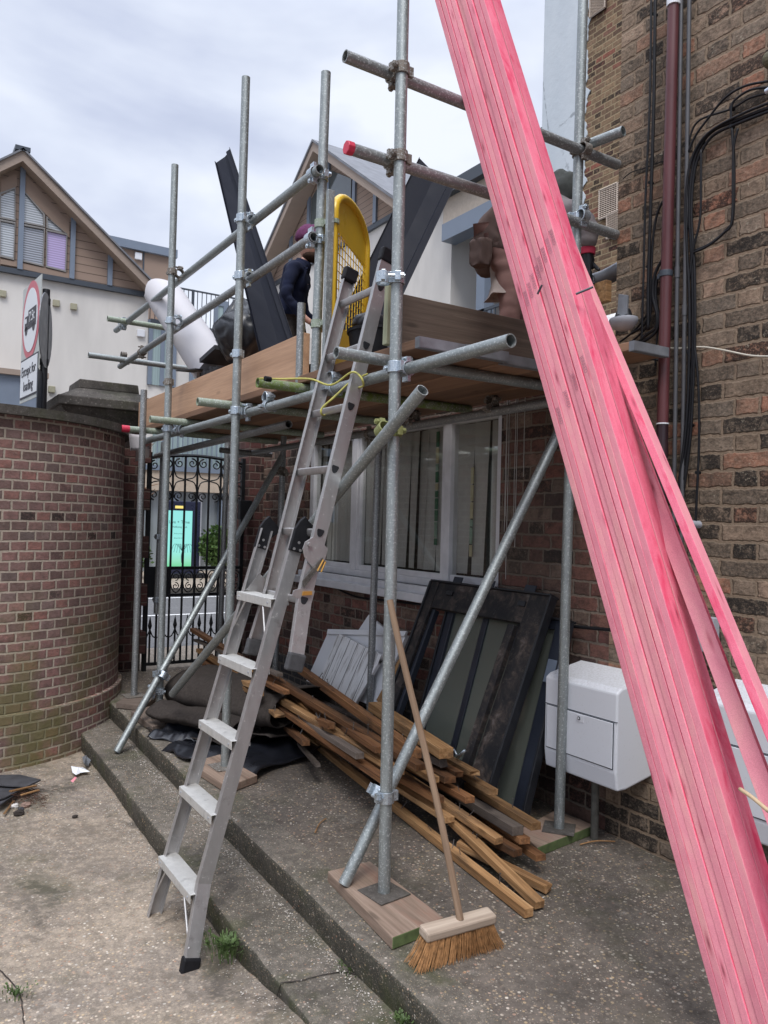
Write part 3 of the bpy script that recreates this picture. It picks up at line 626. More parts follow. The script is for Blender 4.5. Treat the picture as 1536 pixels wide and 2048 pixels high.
fr(4.085, 4.12, WZ0+.05, WZ1-.05, XF-.012, XF+.04); fr(5.265, 5.30, WZ0+.05, WZ1-.05, XF-.012, XF+.04); fr(5.16, 5.2, WZ0+.05, WZ1-.05, XF-.012, XF+.04)
for a, b in ((WY0+.065, 4.02), (4.12, 5.16), (5.30, WY1-.10)):
    fr(a, b, WZ0+.05, WZ0+.09, XF-.008, XF+.03); fr(a, b, WZ0+.09, WZ1-.05, XF+.012, XF+.016, 'pane', m_glassw)
    n = max(3, int((b-a)/.115)); step_ = (b-a)/n
    for i in range(n):
        y0 = a+i*step_; zt, zb = WZ1-.05, WZ0+.10; sk = random.uniform(-.015, .015); lean = .030+random.uniform(-.02, .022); tw = random.uniform(-.03, .03)
        bm = bmesh.new(); xx = XF+.055
        hw = .068*(1 if i % 4 else .97)
        c0 = y0+step_/2
        if (a > 4.1 and a < 5 and i == 1) or (a < 4 and i == 2): lean = .055
        grid(bm, 3, 6, lambda u, v: V((xx+tw*(u-.5)+.012*math.sin(u*math.pi), c0+(u-.5)*2*hw*(1-(1-v)*.22)+lean*(1-v)*(.8), zb+(zt-zb)*v)))
        obj('blind_slat', bm, m_blindv, wn_, smooth=True)
bm = bmesh.new(); box(bm, (WX-.10, WY0-.02, WZ0-.10), (WX+.06, WY1+.04, WZ0-.045)); box(bm, (WX-.045, WY0, WZ0-.05), (WX+.06, WY1, WZ0)); obj('sill', bm, m_frame, wn_, bevel=.006)
bm = bmesh.new(); box(bm, (WX+.2, WY0-.2, .9), (WX+.22, WY1+.2, 2.3)); obj('dark_interior', bm, m_black, wn_)
# stained glass seen between the blinds
sg = empty('stained_glass_strip', (WX+.17, 4.2, 1.6)); sg.parent = wn_; sg.matrix_basis = WM[wn_.name].inverted() @ WM[sg.name]
random.seed(3)
for (yc, z0, z1, wd) in ((4.235, 1.36, 2.08, .035), (3.86, 1.30, 1.78, .03)):
    z = z0; k = 0
    while z < z1:
        h = random.choice((.05, .08, .11)); bm = bmesh.new(); box(bm, (WX+.082, yc-wd*.4, z), (WX+.086, yc+wd*.5, z+h-.007))
        cc_ = random.choice([(.52, .5, .33), (.25, .38, .30), (.30, .40, .42), (.5, .46, .3), (.04, .16, .09)]); mm = bpy.data.materials.get('coloured_glass_%d' % int(cc_[0]*100)) or plain('coloured_glass_%d' % int(cc_[0]*100), cc_, .3)
        o = bpy.data.objects.new; obj('glass_piece', bm, mm, wn_); z += h; k += 1
bpy.data.objects.remove(sg)
m_drip = plain('paint_drip', (.42, .40, .37), .7)
random.seed(9)
for i in range(6):
    y = 3.455-random.uniform(0, .17); L = random.uniform(.4, 1.15); bm = bmesh.new(); P = [V((WX-.0008, y+.004*mnoise.noise(V((k*.5, i*3, 0))), 2.24-L*k/10)) for k in range(11)]
    path(bm, P, [.0022+.0012*abs(mnoise.noise(V((k, i, 2)))) for k in range(11)], 5); obj('paint_drip', bm, m_drip, ex)
# fixed cable below the sill
def wallcable(px, x, r, label, m=m_cable, name='cable', k=6, group=None):
    pts = [at(p[0], p[1], 0, x if len(p) < 3 else p[2]) for p in px]; bm = bmesh.new(); path(bm, smoothpts(pts, k), r, 7)
    return tag(obj(name, bm, m, smooth=True), label, 'cable', group)
wallcable([(610, 1170), (660, 1172), (690, 1185), (720, 1195), (790, 1203), (870, 1212)], 3.02, .008, 'thin black cable sagging below the white window sill')
wallcable([(1120, 1250), (1160, 1254), (1200, 1258), (1250, 1262)], 3.02, .009, 'dark cable run low on the wall behind the far upright near the white boxes')
# ---------------- buildings across the street ----------------
YB = 20.0
def fac(px, py, y=YB): p = at(px, py, 1, y); return p
b1 = empty('apartment_block', (2.5, 20, .1), 'cream rendered block with a timber clad gable and tall blinds in its triangular window', 'building')
def poly(par, name, pts, y, th, m, dy=0):
    bm = bmesh.new(); prism(bm, [V((p.x, y+dy, p.z)) for p in pts], (0, th, 0)); return obj(name, bm, m, par)
def pp(L, y=YB): return [fac(*q, y=y) for q in L]
bm = bmesh.new(); box(bm, (-10, 20, .1), (5.55, 30, 7.12)); box(bm, (5.55, 20.02, .1), (9.3, 27, 6.55)); obj('wall', bm, m_white, b1)
poly(b1, 'gable_cladding', [V((-.75, 0, 7.2)), V((5.65, 0, 7.2)), V((2.47, 0, 9.72))], 19.94, .1, m_clad)
bm = bmesh.new(); box(bm, (-10, 19.88, 7.08), (5.62, 19.98, 7.2)); obj('band', bm, m_dgrey, b1)
for s in (1, -1):        # verge boards + slate roof
    ax, az = 2.47, 9.74; ex_, ez = 2.47+s*3.25, 7.08
    bm = bmesh.new(); prism(bm, [V((ax, 19.55, az+.10)), V((ex_, 19.55, ez+.10)), V((ex_, 19.55, ez-.12)), V((ax, 19.55, az-.14))], (0, .42, 0)); obj('verge_board', bm, m_offwhite, b1)
    bm = bmesh.new(); prism(bm, [V((ax, 19.5, az+.10)), V((ax, 19.5, az+.15)), V((ex_+s*.05, 19.5, ez+.12)), V((ex_+s*.05, 19.5, ez+.07))], (0, 10, 0)); obj('roof', bm, m_roofs, b1)
bm = bmesh.new(); box(bm, (2.3, 19.5, 9.82), (2.62, 20.2, 9.92)); obj('ridge_tile', bm, m_dgrey, b1)
for (xa, xb, zt) in ((38, 4, 0), (142, 3.4, 0), (218, 3, 0)):
    p0 = fac(xa, 545); hz = 9.72-.80*abs(p0.x-2.47)-.1
    bm = bmesh.new(); box(bm, (p0.x-.055, 19.86, 7.2), (p0.x+.055, 19.95, hz)); obj('post', bm, m_greyblue, b1)
poly(b1, 'fascia_panel', pp([(44, 345), (137, 447), (137, 478), (44, 385)]), 19.9, .05, plain('brown_panel', (.27, .195, .15), .8, 0, .06, 2))
poly(b1, 'fascia_panel', pp([(0, 362), (33, 350), (33, 375), (0, 395)]), 19.9, .05, bpy.data.materials['brown_panel'])
def win(par, px, m, y=YB-.12, fm=m_offwhite, wfr=.05):
    P = pp(px, y); c = sum(P, V())/len(P); bm = bmesh.new(); O = [c+(q-c)*1.0 for q in P]
    I = []
    for q in P:
        d_ = (c-q); I.append(q+d_*min(.3, wfr/max(d_.length, .01)*.85))
    A = [bm.verts.new((q.x, y, q.z)) for q in O]; B = [bm.verts.new((q.x, y, q.z)) for q in I]; A2 = [bm.verts.new((q.x, y+.08, q.z)) for q in O]; B2 = [bm.verts.new((q.x, y+.08, q.z)) for q in I]
    bridge(bm, A, B); bridge(bm, B, B2); bridge(bm, B2, A2); bridge(bm, A2, A); f = obj('window', bm, fm, par)
    bm = bmesh.new(); bm.faces.new([bm.verts.new((q.x, y+.05, q.z)) for q in I]); obj('pane', bm, m, f); return f
m_wfr = plain('grey_window_frame', (.22, .21, .20), .6)
for L, mt in (([(0, 385), (31, 374), (31, 442), (0, 436)], m_blind), ([(0, 438), (31, 444), (28, 520), (0, 513)], m_blind),
              ([(45, 378), (90, 428), (90, 454), (44, 445)], m_blind), ([(93, 432), (135, 468), (93, 456)], m_blind),
              ([(44, 447), (90, 456), (87, 533), (42, 522)], m_blindd), ([(93, 458), (135, 467), (132, 544), (92, 534)], m_blind2)): win(b1, L, mt, fm=m_wfr)
poly(b1, 'sill_panel', pp([(0, 520), (33, 526), (33, 536), (0, 530)]), 19.9, .05, bpy.data.materials['brown_panel'])
poly(b1, 'sill_panel', pp([(42, 528), (137, 549), (137, 560), (42, 540)]), 19.9, .05, bpy.data.materials['brown_panel'])
# upper terrace block, railing
ty = 23.0; a, b_ = at(187, 463, 1, ty), at(345, 503, 1, ty)
bm = bmesh.new(); box(bm, (a.x-2, ty, 5.8), (b_.x, ty+4, b_.z-.15)); obj('terrace_storey', bm, bpy.data.materials['brown_panel'], b1)
bm = bmesh.new(); box(bm, (a.x-2, ty-.12, b_.z-.2), (b_.x+.12, ty+4.1, b_.z+.04)); obj('terrace_roof', bm, m_greyblue, b1)
for x_ in (225, 287):
    p = at(x_, 520, 1, ty); bm = bmesh.new(); box(bm, (p.x-.02, ty-.02, 5.8), (p.x+.02, ty, b_.z-.2)); obj('joint', bm, m_dgrey, b1)
def ventbox(px, py, y, s, m=m_plast, nm='wall_vent'):
    p = at(px, py, 1, y); bm = bmesh.new(); box(bm, (p.x-s, y-.07, p.z-s), (p.x+s, y+.01, p.z+s)); obj(nm, bm, m, b1, bevel=.01)
ventbox(276, 513, ty, .10); ventbox(281, 667, YB, .09)
m_vt = plain('buff_vent', (.33, .31, .22), .8)
for q in ((5, 588), (112, 607), (147, 614), (103, 779)): ventbox(*q, YB, .075, m_vt, 'wall_grille')
ry = 20.3; r0, r1 = at(270, 553, 1, ry), at(470, 600, 1, ry); zt = (r0.z+r1.z)/2; zb = 6.55
bm = bmesh.new(); box(bm, (5.6, 19.9, 6.45), (9.35, 20.1, 6.56)); obj('terrace_edge', bm, m_dgrey, b1)
rail = bmesh.new(); box(rail, (5.3, ry-.02, zt-.04), (9.3, ry+.02, zt)); 
x = 5.3; k = 0
while x < 9.3:
    w_ = .03 if k % 12 == 0 else .009; box(rail, (x-w_, ry-w_, zb), (x+w_, ry+w_, zt)); x += .125; k += 1
obj('railing', rail, m_dgrey, b1)
# wing: tall glazed doors in blue frames
def glz(par, pxs, y0_, y1_, y=YB):
    P = [fac(pxs[0], y0_), fac(pxs[-1], y1_)]
    z1_, z0_ = P[0].z, P[1].z
    xs = [fac(p, y0_).x for p in pxs]
    f = bmesh.new(); box(f, (xs[0]-.08, y-.05, z1_-.15), (xs[-1]+.08, y+.02, z1_))
    for x_ in xs: box(f, (x_-.05, y-.05, z0_), (x_+.05, y+.02, z1_-.15))
    fo = obj('window', f, m_greyblue, par); g_ = bmesh.new()
    for a_, b2 in zip(xs, xs[1:]): box(g_, (a_+.05, y-.02, z0_), (b2-.05, y, z1_-.15))
    obj('pane', g_, m_curt, fo)
glz(b1, (302, 326, 350), 640, 775); glz(b1, (385, 405, 425), 660, 775); glz(b1, (432, 450), 600, 700)
# ground floor seen through the gate
bm = bmesh.new(); box(bm, (3, 19.6, 2.2), (12, 20, 2.7)); obj('balcony_band', bm, plain('beige_band', (.45, .37, .29), .8), b1)
bm = bmesh.new(); box(bm, (3, 19.55, 2.7), (12, 19.66, 2.83)); obj('band', bm, m_greyblue, b1)
rl = bmesh.new(); box(rl, (5.75, 19.55, 3.75), (12, 19.6, 3.8)); x = 5.75
while x < 12: box(rl, (x-.012, 19.55, 2.83), (x+.012, 19.58, 3.75)); x += .13
obj('railing', rl, m_greyblue, b1)
m_gd = plain('dark_recess', (.09, .10, .11), .4)
bm = bmesh.new(); box(bm, (5.75, 19.96, 2.83), (12, 19.99, 4.4)); obj('upper_glazing', bm, m_curt, b1)
bm = bmesh.new(); box(bm, (3, 19.93, .15), (12, 19.99, 2.2)); obj('shopfront_glazing', bm, curtain('grey_curtains', (.27, .30, .31), 5), b1)
for i, x in enumerate([5.2, 6.3, 6.95, 7.6, 8.3, 9.0, 9.7, 10.4]):
    bm = bmesh.new(); w_ = .10 if i % 2 else .05; box(bm, (x-w_, 19.7, .15), (x+w_, 19.93, 2.2)); obj('column', bm, m_greyblue if i % 2 else m_gray, b1)
# left canopy
c0 = at(0, 760, 1, 19); bm = bmesh.new(); box(bm, (-6, 19, 1.5), (at(95, 730, 1, 19).x, 19.98, at(40, 752, 1, 19).z)); obj('shop_canopy', bm, m_greyblue, b1)
bm = bmesh.new(); box(bm, (-6, 18.9, at(40, 752, 1, 19).z), (at(97, 730, 1, 19).x, 19.98, at(40, 752, 1, 19).z+.12)); obj('canopy_edge', bm, m_offwhite, b1)

# second block: gable faces the yard sideways
b2 = empty('apartment_block', (12.5, 22, .1), 'cream rendered block with slate roof, timber clad gable and balcony behind the yellow ladder gate', 'building')
XB = 12.5
bm = bmesh.new(); box(bm, (XB, 16.5, .1), (24, 28, 10.6)); obj('wall', bm, m_white, b2)
bm = bmesh.new(); box(bm, (XB+2.2, 10.5, .1), (24, 16.5, 10.1)); obj('recessed_wall', bm, m_white, b2)
bm = bmesh.new(); prism(bm, [V((XB-.05, 28.1, 10.7)), V((XB-.05, 18.6, 10.7)), V((XB-.05, 23.39, 14.1))], (.2, 0, 0)); obj('gable_cladding', bm, m_clad, b2)
bm = bmesh.new(); box(bm, (XB-.1, 18.5, 10.55), (XB+.02, 28.1, 10.7)); obj('band', bm, m_dgrey, b2)
for s in (1, -1):
    ay, az = 23.39, 14.15; ey, ez = 23.39+s*5.3, 10.35
    bm = bmesh.new(); prism(bm, [V((XB-.7, ay, az+.12)), V((XB-.7, ey, ez+.12)), V((XB-.7, ey, ez-.16)), V((XB-.7, ay, az-.2))], (.62, 0, 0)); obj('verge_board', bm, m_offwhite, b2)
    bm = bmesh.new(); prism(bm, [V((XB-.75, ay, az+.12)), V((XB-.75, ay, az+.2)), V((XB-.75, ey, ez+.2)), V((XB-.75, ey, ez+.1))], (12, 0, 0)); obj('roof', bm, m_roofs, b2)
bm = bmesh.new(); prism(bm, [V((XB-.2, 16.3, 10.25)), V((XB-.2, 16.3, 10.1)), V((XB+8, 16.3, 14)), V((XB+8, 16.3, 14.2))], (0, 3, 0)); obj('lower_roof', bm, m_roofs, b2)
for y_ in (20.3, 21.6, 24.8, 26.2):
    bm = bmesh.new(); box(bm, (XB-.12, y_-.09, 10.7), (XB-.04, y_+.09, 14.0-.68*abs(y_-23.39))); obj('post', bm, m_greyblue, b2)
bm = bmesh.new(); box(bm, (XB-.12, 23.3, 10.7), (XB-.04, 23.48, 14.0)); obj('post', bm, m_greyblue, b2)
P = [V((XB-.1, 24.6, 11.0)), V((XB-.1, 21.8, 11.0)), V((XB-.1, 21.8, 12.6)), V((XB-.1, 23.4, 13.5)), V((XB-.1, 24.6, 12.9))]; bm = bmesh.new(); prism(bm, P, (.04, 0, 0)); obj('window', bm, m_pane, b2)
# balcony
q0, q1 = at(905, 440, 0, XB), at(905, 462, 0, XB)
bm = bmesh.new(); box(bm, (XB-.3, 10.5, 9.35), (XB+2.3, 16.5, 10.15)); obj('balcony_fascia', bm, plain('beige_fascia', (.40, .34, .28), .8), b2)
bm = bmesh.new(); box(bm, (XB-.5, 10.5, 10.05), (XB+2.3, 16.8, 10.35)); obj('roof_edge', bm, m_dgrey, b2)
bm = bmesh.new(); box(bm, (XB-.35, 10.5, 8.95), (XB+.1, 16.48, 9.4)); obj('beam', bm, m_greyblue, b2)
bm = bmesh.new(); box(bm, (XB-.3, 10.5, 5.3), (XB+2.2, 16.5, 5.6)); obj('balcony_floor', bm, m_greyblue, b2)
for y_ in (14.9,):
    bm = bmesh.new(); box(bm, (XB-.3, y_-.16, 5.6), (XB, y_+.16, 8.95)); obj('column', bm, m_greyblue, b2)
rl = bmesh.new(); box(rl, (XB-.3, 10.5, 6.75), (XB-.25, 16.5, 6.82)); y = 10.5
while y < 16.5: box(rl, (XB-.29, y-.012, 5.6), (XB-.26, y+.012, 6.75)); y += .16
obj('railing', rl, m_dgrey, b2)
f = bmesh.new(); 
for y_ in (16.2, 15.3, 14.3, 13.3): box(f, (XB+2.08, y_-.06, 5.6), (XB+2.18, y_+.06, 9.0))
fo = obj('window', f, m_offwhite, b2); g_ = bmesh.new(); box(g_, (XB+2.1, 13.3, 5.6), (XB+2.15, 16.2, 9.0)); obj('pane', g_, m_pane, fo)
# white link wall and blue corner behind the workman
bm = bmesh.new(); box(bm, (9.3, 20.5, .1), (12.5, 26, 6.9)); obj('link_wall', bm, m_white, b2)
f = bmesh.new(); box(f, (XB-.15, 25.2, .5), (XB-.02, 25.5, 7.2)); box(f, (XB-.15, 23.5, .5), (XB-.02, 23.7, 7.2)); box(f, (XB-.15, 23.5, 7.1), (XB-.02, 25.5, 7.3)); fo = obj('window', f, m_greyblue, b2)
g_ = bmesh.new(); box(g_, (XB-.08, 23.7, .5), (XB-.03, 25.2, 7.1)); obj('pane', g_, m_curt, fo)

# digital advertising kiosk
ks = empty('advert_kiosk', (5.7, 17.5, .15), 'dark street kiosk with a lit turquoise poster of a weeping tree', 'kiosk')
bm = bmesh.new(); box(bm, (5.28, 17.4, .15), (6.16, 17.62, 1.9)); obj('casing', bm, plain('navy_casing', (.012, .015, .04), .3), ks, bevel=.02)
bm = bmesh.new(); box(bm, (5.1, 17.3, .15), (6.3, 17.75, .26)); obj('base', bm, m_black, ks, bevel=.02)
def emis(name, c, s=1):
    m, g, b = newmat(name); g.put(b.inputs['Base Color'], (0.02, .02, .02)); b.inputs['Emission Strength'].default_value = s; return m, g, b
mE, gE, bE = emis('lit_screen', 0, .55); zz = gE.sep(gE.pos())[2]; gE.put(bE.inputs['Emission Color'], gE.ramp(gE.mr(zz, .35, 1.75), [(0, (.10, .62, .22)), (.14, (.30, .80, .55)), (.3, (.32, .90, .82)), (1, (.30, .85, .82))]))
bm = bmesh.new(); box(bm, (5.36, 17.385, .42), (5.96, 17.398, 1.68)); scr = obj('screen', bm, mE, ks)
mD, gD, bD = emis('screen_print', 0, .3); gD.put(bD.inputs['Emission Color'], (.02, .10, .12))
bm = bmesh.new(); ty_ = 17.38
path(bm, smoothpts([V((5.74, ty_, .50)), V((5.73, ty_, .66)), V((5.76, ty_, .80))], 4), .012, 5)
for k in range(9):
    a_ = -1.1+k*.27; path(bm, smoothpts([V((5.75, ty_, .76)), V((5.75+a_*.16, ty_, .93)), V((5.75+a_*.24, ty_, .72+abs(a_)*.02))], 5), .004, 4)
obj('tree_drawing', bm, mD, scr)
for s_, z_, sz in (('Live + Time', 1.42, .10), ('Wellbeing Hub', 1.31, .06), ('find out more', 1.16, .04), ('about the tree', 1.06, .04)):
    textobj('poster_text', s_, sz, mD, scr, frame(V((5.66, 17.382, z_)), V((1, 0, 0)), V((0, -1, 0))), .001)
mY, gY, bY = emis('amber_display', 0, .8); gY.put(bY.inputs['Emission Color'], (.75, .6, .15)); bm = bmesh.new(); box(bm, (5.56, 17.385, 1.73), (5.78, 17.398, 1.79)); obj('status_light', bm, mY, ks)
# bush and lamp beside it
def foliage(name, c, s, n, sz, m, par=None, seed=1, label=None, cat=None):
    random.seed(seed); bm = bmesh.new()
    for i in range(n):
        while 1:
            p = V((random.uniform(-1, 1), random.uniform(-1, 1), random.uniform(-1, 1)))
            if p.length < 1 and mnoise.noise(p*2.3)+.55-p.length*.5 > .1: break
        q = V(c)+V((p.x*s[0], p.y*s[1], p.z*s[2])); d1 = V((random.uniform(-1, 1), random.uniform(-1, 1), random.uniform(-.3, 1))).normalized(); d2 = d1.cross(V((random.random(), random.random(), random.random()))).normalized()
        L = sz*random.uniform(.6, 1.3); bm.faces.new([bm.verts.new(q), bm.verts.new(q+d1*L*.5+d2*L*.3), bm.verts.new(q+d1*L), bm.verts.new(q+d1*L*.5-d2*L*.3)])
    return obj(name, bm, m, par)
bs = empty('bush', (6.55, 17.3, .15), 'round green bush growing beside the lit street kiosk', 'bush')
foliage('foliage', (6.55, 17.3, .86), (.42, .4, .5), 2600, .09, m_bush, bs)
bm = bmesh.new(); cyl(bm, (6.55, 17.3, .15), (6.55, 17.3, .8), .03, 8, .02); obj('stem', bm, m_batten, bs)
foli = foliage('hedge', (4.7, 17.6, .6), (.4, .3, .5), 900, .09, m_bush, None, 5); tag(foli, 'low green hedge glimpsed left of the lit street kiosk', 'hedge')
# thin bare street tree seen at the left of the gate
tr = empty('street_tree', (4.55, 17.0, .15), 'slim bare street tree with twiggy branches beyond the gate', 'tree')
bm = bmesh.new(); path(bm, smoothpts([V((4.55, 17, .1)), V((4.57, 17, 1.2)), V((4.53, 17, 2.4)), V((4.56, 17, 3.2))], 4), .045, 7); obj('trunk', bm, m_batten, tr)
bm = bmesh.new(); random.seed(4)
for k in range(26):
    z_ = random.uniform(1.2, 3.1); a_ = random.uniform(0, 6.3); L = random.uniform(.3, .8); p = V((4.55, 17, z_)); d_ = V((math.cos(a_), math.sin(a_), .5)).normalized()
    path(bm, [p, p+d_*L*.5+V((0, 0, random.uniform(-.1, .1))), p+d_*L], [.014, .009, .004], 4)
obj('crown', bm, m_batten, tr)

# road signs behind the curved wall
sp = empty('road_sign', (1.2, 7.72, .12), 'tall white 7.5 tonne lorry restriction sign above an Except for loading plate', 'road sign')
U = (at(83, 700, 1, 7.75)-at(40, 705, 1, 7.45)).normalized(); U = V((.45, .89, 0)).normalized()
Sc = at(60, 690, 1, 7.6)
# sign plane: spans px 45..80; it is turned almost edge-on to the yard
pL, pR = at(43, 690, 1, 7.42), None
dL = V((ray(43, 690).x, ray(43, 690).y, 0)); dR = V((ray(79, 690).x, ray(79, 690).y, 0))
A_ = V((CAM.x+dL.x*7.55/dL.length*1.0, CAM.y+dL.y*7.55/dL.length, 0)); B_ = V((CAM.x+dR.x*6.95/dR.length, CAM.y+dR.y*6.95/dR.length, 0))
U = (B_-A_).normalized(); SW = (B_-A_).length; N_ = V((-U.y, U.x, 0)) 
if N_.dot(A_-CAM) > 0: N_ = -N_
mwS = lambda u, z: M(((U.x, 0, N_.x, A_.x+U.x*u), (U.y, 0, N_.y, A_.y+U.y*u), (0, 1, 0, z), (0, 0, 0, 1)))
def zA(py): return at(43, py, 1, A_.y).z
z0s, z1s = 2.46, 3.46
m_sw = plain('sign_white', (.62, .64, .66), .4, 0, .02, 3); m_sb = plain('sign_grey_backing', (.40, .42, .40), .5); m_sr = plain('sign_red', (.45, .09, .12), .4, 0, .03); m_sk = plain('sign_black', (.03, .03, .04), .5)
bm = bmesh.new(); box(bm, (0, z0s, -.006), (SW, z1s, 0), mw=mwS(0, 0)); bd = obj('backing_board', bm, m_sb, sp)
def disc(c, r, m, dz, nm, par=sp, n=40, rx=None):
    bm = bmesh.new(); prism(bm, [mwS(0, 0) @ V((c[0]+(rx or r)*math.cos(t), c[1]+r*math.sin(t), dz)) for t in [2*math.pi*i/n for i in range(n)]], N_*.002); return obj(nm, bm, m, par)
cS = (SW*.5, z0s+.68); rS = min(.27, SW*.47)
d1 = disc(cS, .33, m_sr, .001, 'red_ring', bd, rx=SW*.47); disc(cS, .27, m_sw, .004, 'white_disc', bd, rx=SW*.385)
kx = SW/.6
def sgn(lo, hi, m, dz=.007, nm='lorry_mark', par=bd): bm = bmesh.new(); box(bm, (cS[0]+lo[0]*kx, cS[1]+lo[1], dz), (cS[0]+hi[0]*kx, cS[1]+hi[1], dz+.002), mw=mwS(0, 0)); return obj(nm, bm, m, par)
sgn((-.06, -.05), (.19, .09), m_sk); sgn((-.17, -.07), (-.075, .05), m_sk); sgn((-.15, -.01), (-.10, .03), m_sw, .010); sgn((-.17, -.07), (.19, -.045), m_sk)
for u in (-.12, .12): disc((cS[0]+u*kx, cS[1]-.075), .038, m_sk, .007, 'lorry_mark', bd, 16, rx=.038*kx)
tx = textobj('lorry_text', '7.5t', .12, m_sw, bd, mwS(cS[0]+.065*kx, cS[1]+.02) @ M.Translation((0, 0, .011)) @ M.Diagonal((kx*.95, 1, 1, 1)))
bm = bmesh.new(); box(bm, (SW*.03, z0s+.03, .001), (SW*.97, z0s+.37, .004), mw=mwS(0, 0)); obj('plate_border', bm, m_sk, bd)
bm = bmesh.new(); box(bm, (SW*.05, z0s+.045, .004), (SW*.95, z0s+.355, .006), mw=mwS(0, 0)); obj('plate', bm, m_sw, bd)
for s_, z_ in (('Except for', z0s+.255), ('loading', z0s+.125)): textobj('plate_text', s_, .125, m_sk, bd, mwS(SW*.5, z_) @ M.Translation((0, 0, .008)) @ M.Diagonal((kx*.88, 1, 1, 1)))
bm = bmesh.new(); pb = A_+U*(SW*.93)-N_*.05; cyl(bm, (pb.x, pb.y, .12), (pb.x, pb.y, 3.35), .03, 14); obj('post', bm, m_black, sp, smooth=True, ang=40)
for z_ in (2.75, 3.25):
    bm = bmesh.new(); cyl(bm, (pb.x, pb.y, z_-.025), (pb.x, pb.y, z_+.025), .036, 12); obj('clamp', bm, m_black, sp)
# back of the round sign on the same post
C2 = pb+U*.10+N_*.02; D2 = V((.30, .95, 0)).normalized(); 
e0 = at(94, 690, 1, C2.y)
bm = bmesh.new(); u2 = V((dR.y, -dR.x, 0)).normalized(); a2_ = (u2*.16+V((dR.x, dR.y, 0)).normalized()*.92).normalized(); cc2 = V((e0.x-.01, e0.y, 2.99))
nn = V((-a2_.y, a2_.x, 0)); prism(bm, [cc2+a2_*(.30*math.cos(t))+V((0, 0, .30*math.sin(t))) for t in [2*math.pi*i/40 for i in range(40)]], nn*.006); obj('round_sign_back', bm, plain('grey_sign_back', (.12, .125, .14), .4, .2), sp, smooth=False)
bm = bmesh.new(); c3 = V((e0.x-.04, e0.y, 2.46)); prism(bm, [c3+a2_*x_+V((0, 0, z_)) for x_, z_ in ((-.12, -.18), (.12, -.18), (.12, .16), (.08, .2), (-.12, .2))], nn*.006); obj('plate_sign_back', bm, m_dgrey, sp)
# ---------------- scaffold ----------------
sc = empty('scaffold', (2.2, 4.2, .05), 'galvanised tube and fitting scaffold standing along the extension', 'scaffold')
TR = .0242
def tube(name, p0, p1, m=m_tube, par=None, r=TR, wall=.004):
    p0, p1 = V(p0), V(p1); L = (p1-p0).length; bm = bmesh.new(); cyl(bm, (0, 0, 0), (0, 0, L), r, 24, wall=wall)
    x, y, z = basis(p1-p0); mw = M(((y.x, z.x, x.x, p0.x), (y.y, z.y, x.y, p0.y), (y.z, z.z, x.z, p0.z), (0, 0, 0, 1)))
    return obj(name, bm, m, par or sc, mw=mw, smooth=True, ang=40)
_cm = {}
def band(bm, r=.0265, h=.045, seg=20, th=.005):
    a = ring(bm, V((0, 0, -h/2)), V((1, 0, 0)), V((0, 1, 0)), r+th, seg); b = ring(bm, V((0, 0, h/2)), V((1, 0, 0)), V((0, 1, 0)), r+th, seg)
    c = ring(bm, V((0, 0, h/2)), V((1, 0, 0)), V((0, 1, 0)), r, seg); d = ring(bm, V((0, 0, -h/2)), V((1, 0, 0)), V((0, 1, 0)), r, seg)
    bridge(bm, a, b); bridge(bm, b, c); bridge(bm, d, a)
def coupler(p, ax1, ax2, n, m=m_coup, gap=.052, nm='coupler', flip=1):
    """two clamp bands, one round each tube, joined back to back; p is on tube 1's axis, n points to tube 2"""
    n = V(n).normalized(); 
    def mk(c, ax, nn):
        ax = V(ax).normalized(); nn = (nn-ax*nn.dot(ax)).normalized(); y = ax.cross(nn); return M(((nn.x, y.x, ax.x, c.x), (nn.y, y.y, ax.y, c.y), (nn.z, y.z, ax.z, c.z), (0, 0, 0, 1)))
    p = V(p); m1, m2 = mk(p, ax1, n), mk(p+n*gap, ax2, -n)
    bm = bmesh.new()
    for mm in (m1, m2):
        t = bmesh.new(); band(t)
        box(t, (-.012, .026, -.018), (.012, .048, .018)); box(t, (-.010, -.052, -.02), (.006, -.026, .02)); box(t, (.024, -.020, -.022), (.032, .020, .022))
        for v in t.verts: v.co = mm @ v.co
        me = bpy.data.meshes.new('tmp'); t.to_mesh(me); t.free(); bm.from_mesh(me); bpy.data.meshes.remove(me)
    o = obj(nm, bm, m, sc, bevel=.0015)
    for mm in (m1, m2):
        b = bmesh.new(); cyl(b, mm @ V((-.028, .041*flip, 0)), mm @ V((.038, .041*flip, 0)), .0062, 8); cyl(b, mm @ V((-.024, .041*flip, 0)), mm @ V((-.010, .041*flip, 0)), .0125, 6)
        obj('bolt', b, m, o)
    return o
X1, X2 = 1.70, 2.77
Zv, Xv, Yv = V((0, 0, 1)), V((1, 0, 0)), V((0, 1, 0))
def std(pb, pt, x, zb=.05, m=m_tube):
    b = slab(*pb, zb); t = at(*pt, 0, x); return tube('standard', b, t, m), b, t
S = {}
_, *S[1] = std((768, 1783), (808, -60), 1.70); _, *S[2] = std((450, 1531), (492, 155), 1.68); _, *S[3] = std((318, 1430), (350, 330), 1.65)
_, *S[4] = std((1118, 1655), (1168, -60), 2.78); _, *S[5] = std((268, 1390), (288, 780), 1.655, m=m_tube2)
def onS(i, z): b, t = S[i]; return b+(t-b)*((z-b.z)/(t.z-b.z))
for i, (x, y, z0, z1) in {7: (2.78, 4.45, .06, 2.2), 8: (2.74, 5.86, .1, 2.2), 6: (2.60, 6.75, .15, 2.2), 9: (2.04, 6.82, .66, 2.16)}.items():
    S[i] = [V((x, y, z0)), V((x+.02, y, z1))]; tube('standard', *S[i], m=m_tube2)  # darker tube metal; the shade by the gate is partly in its colour
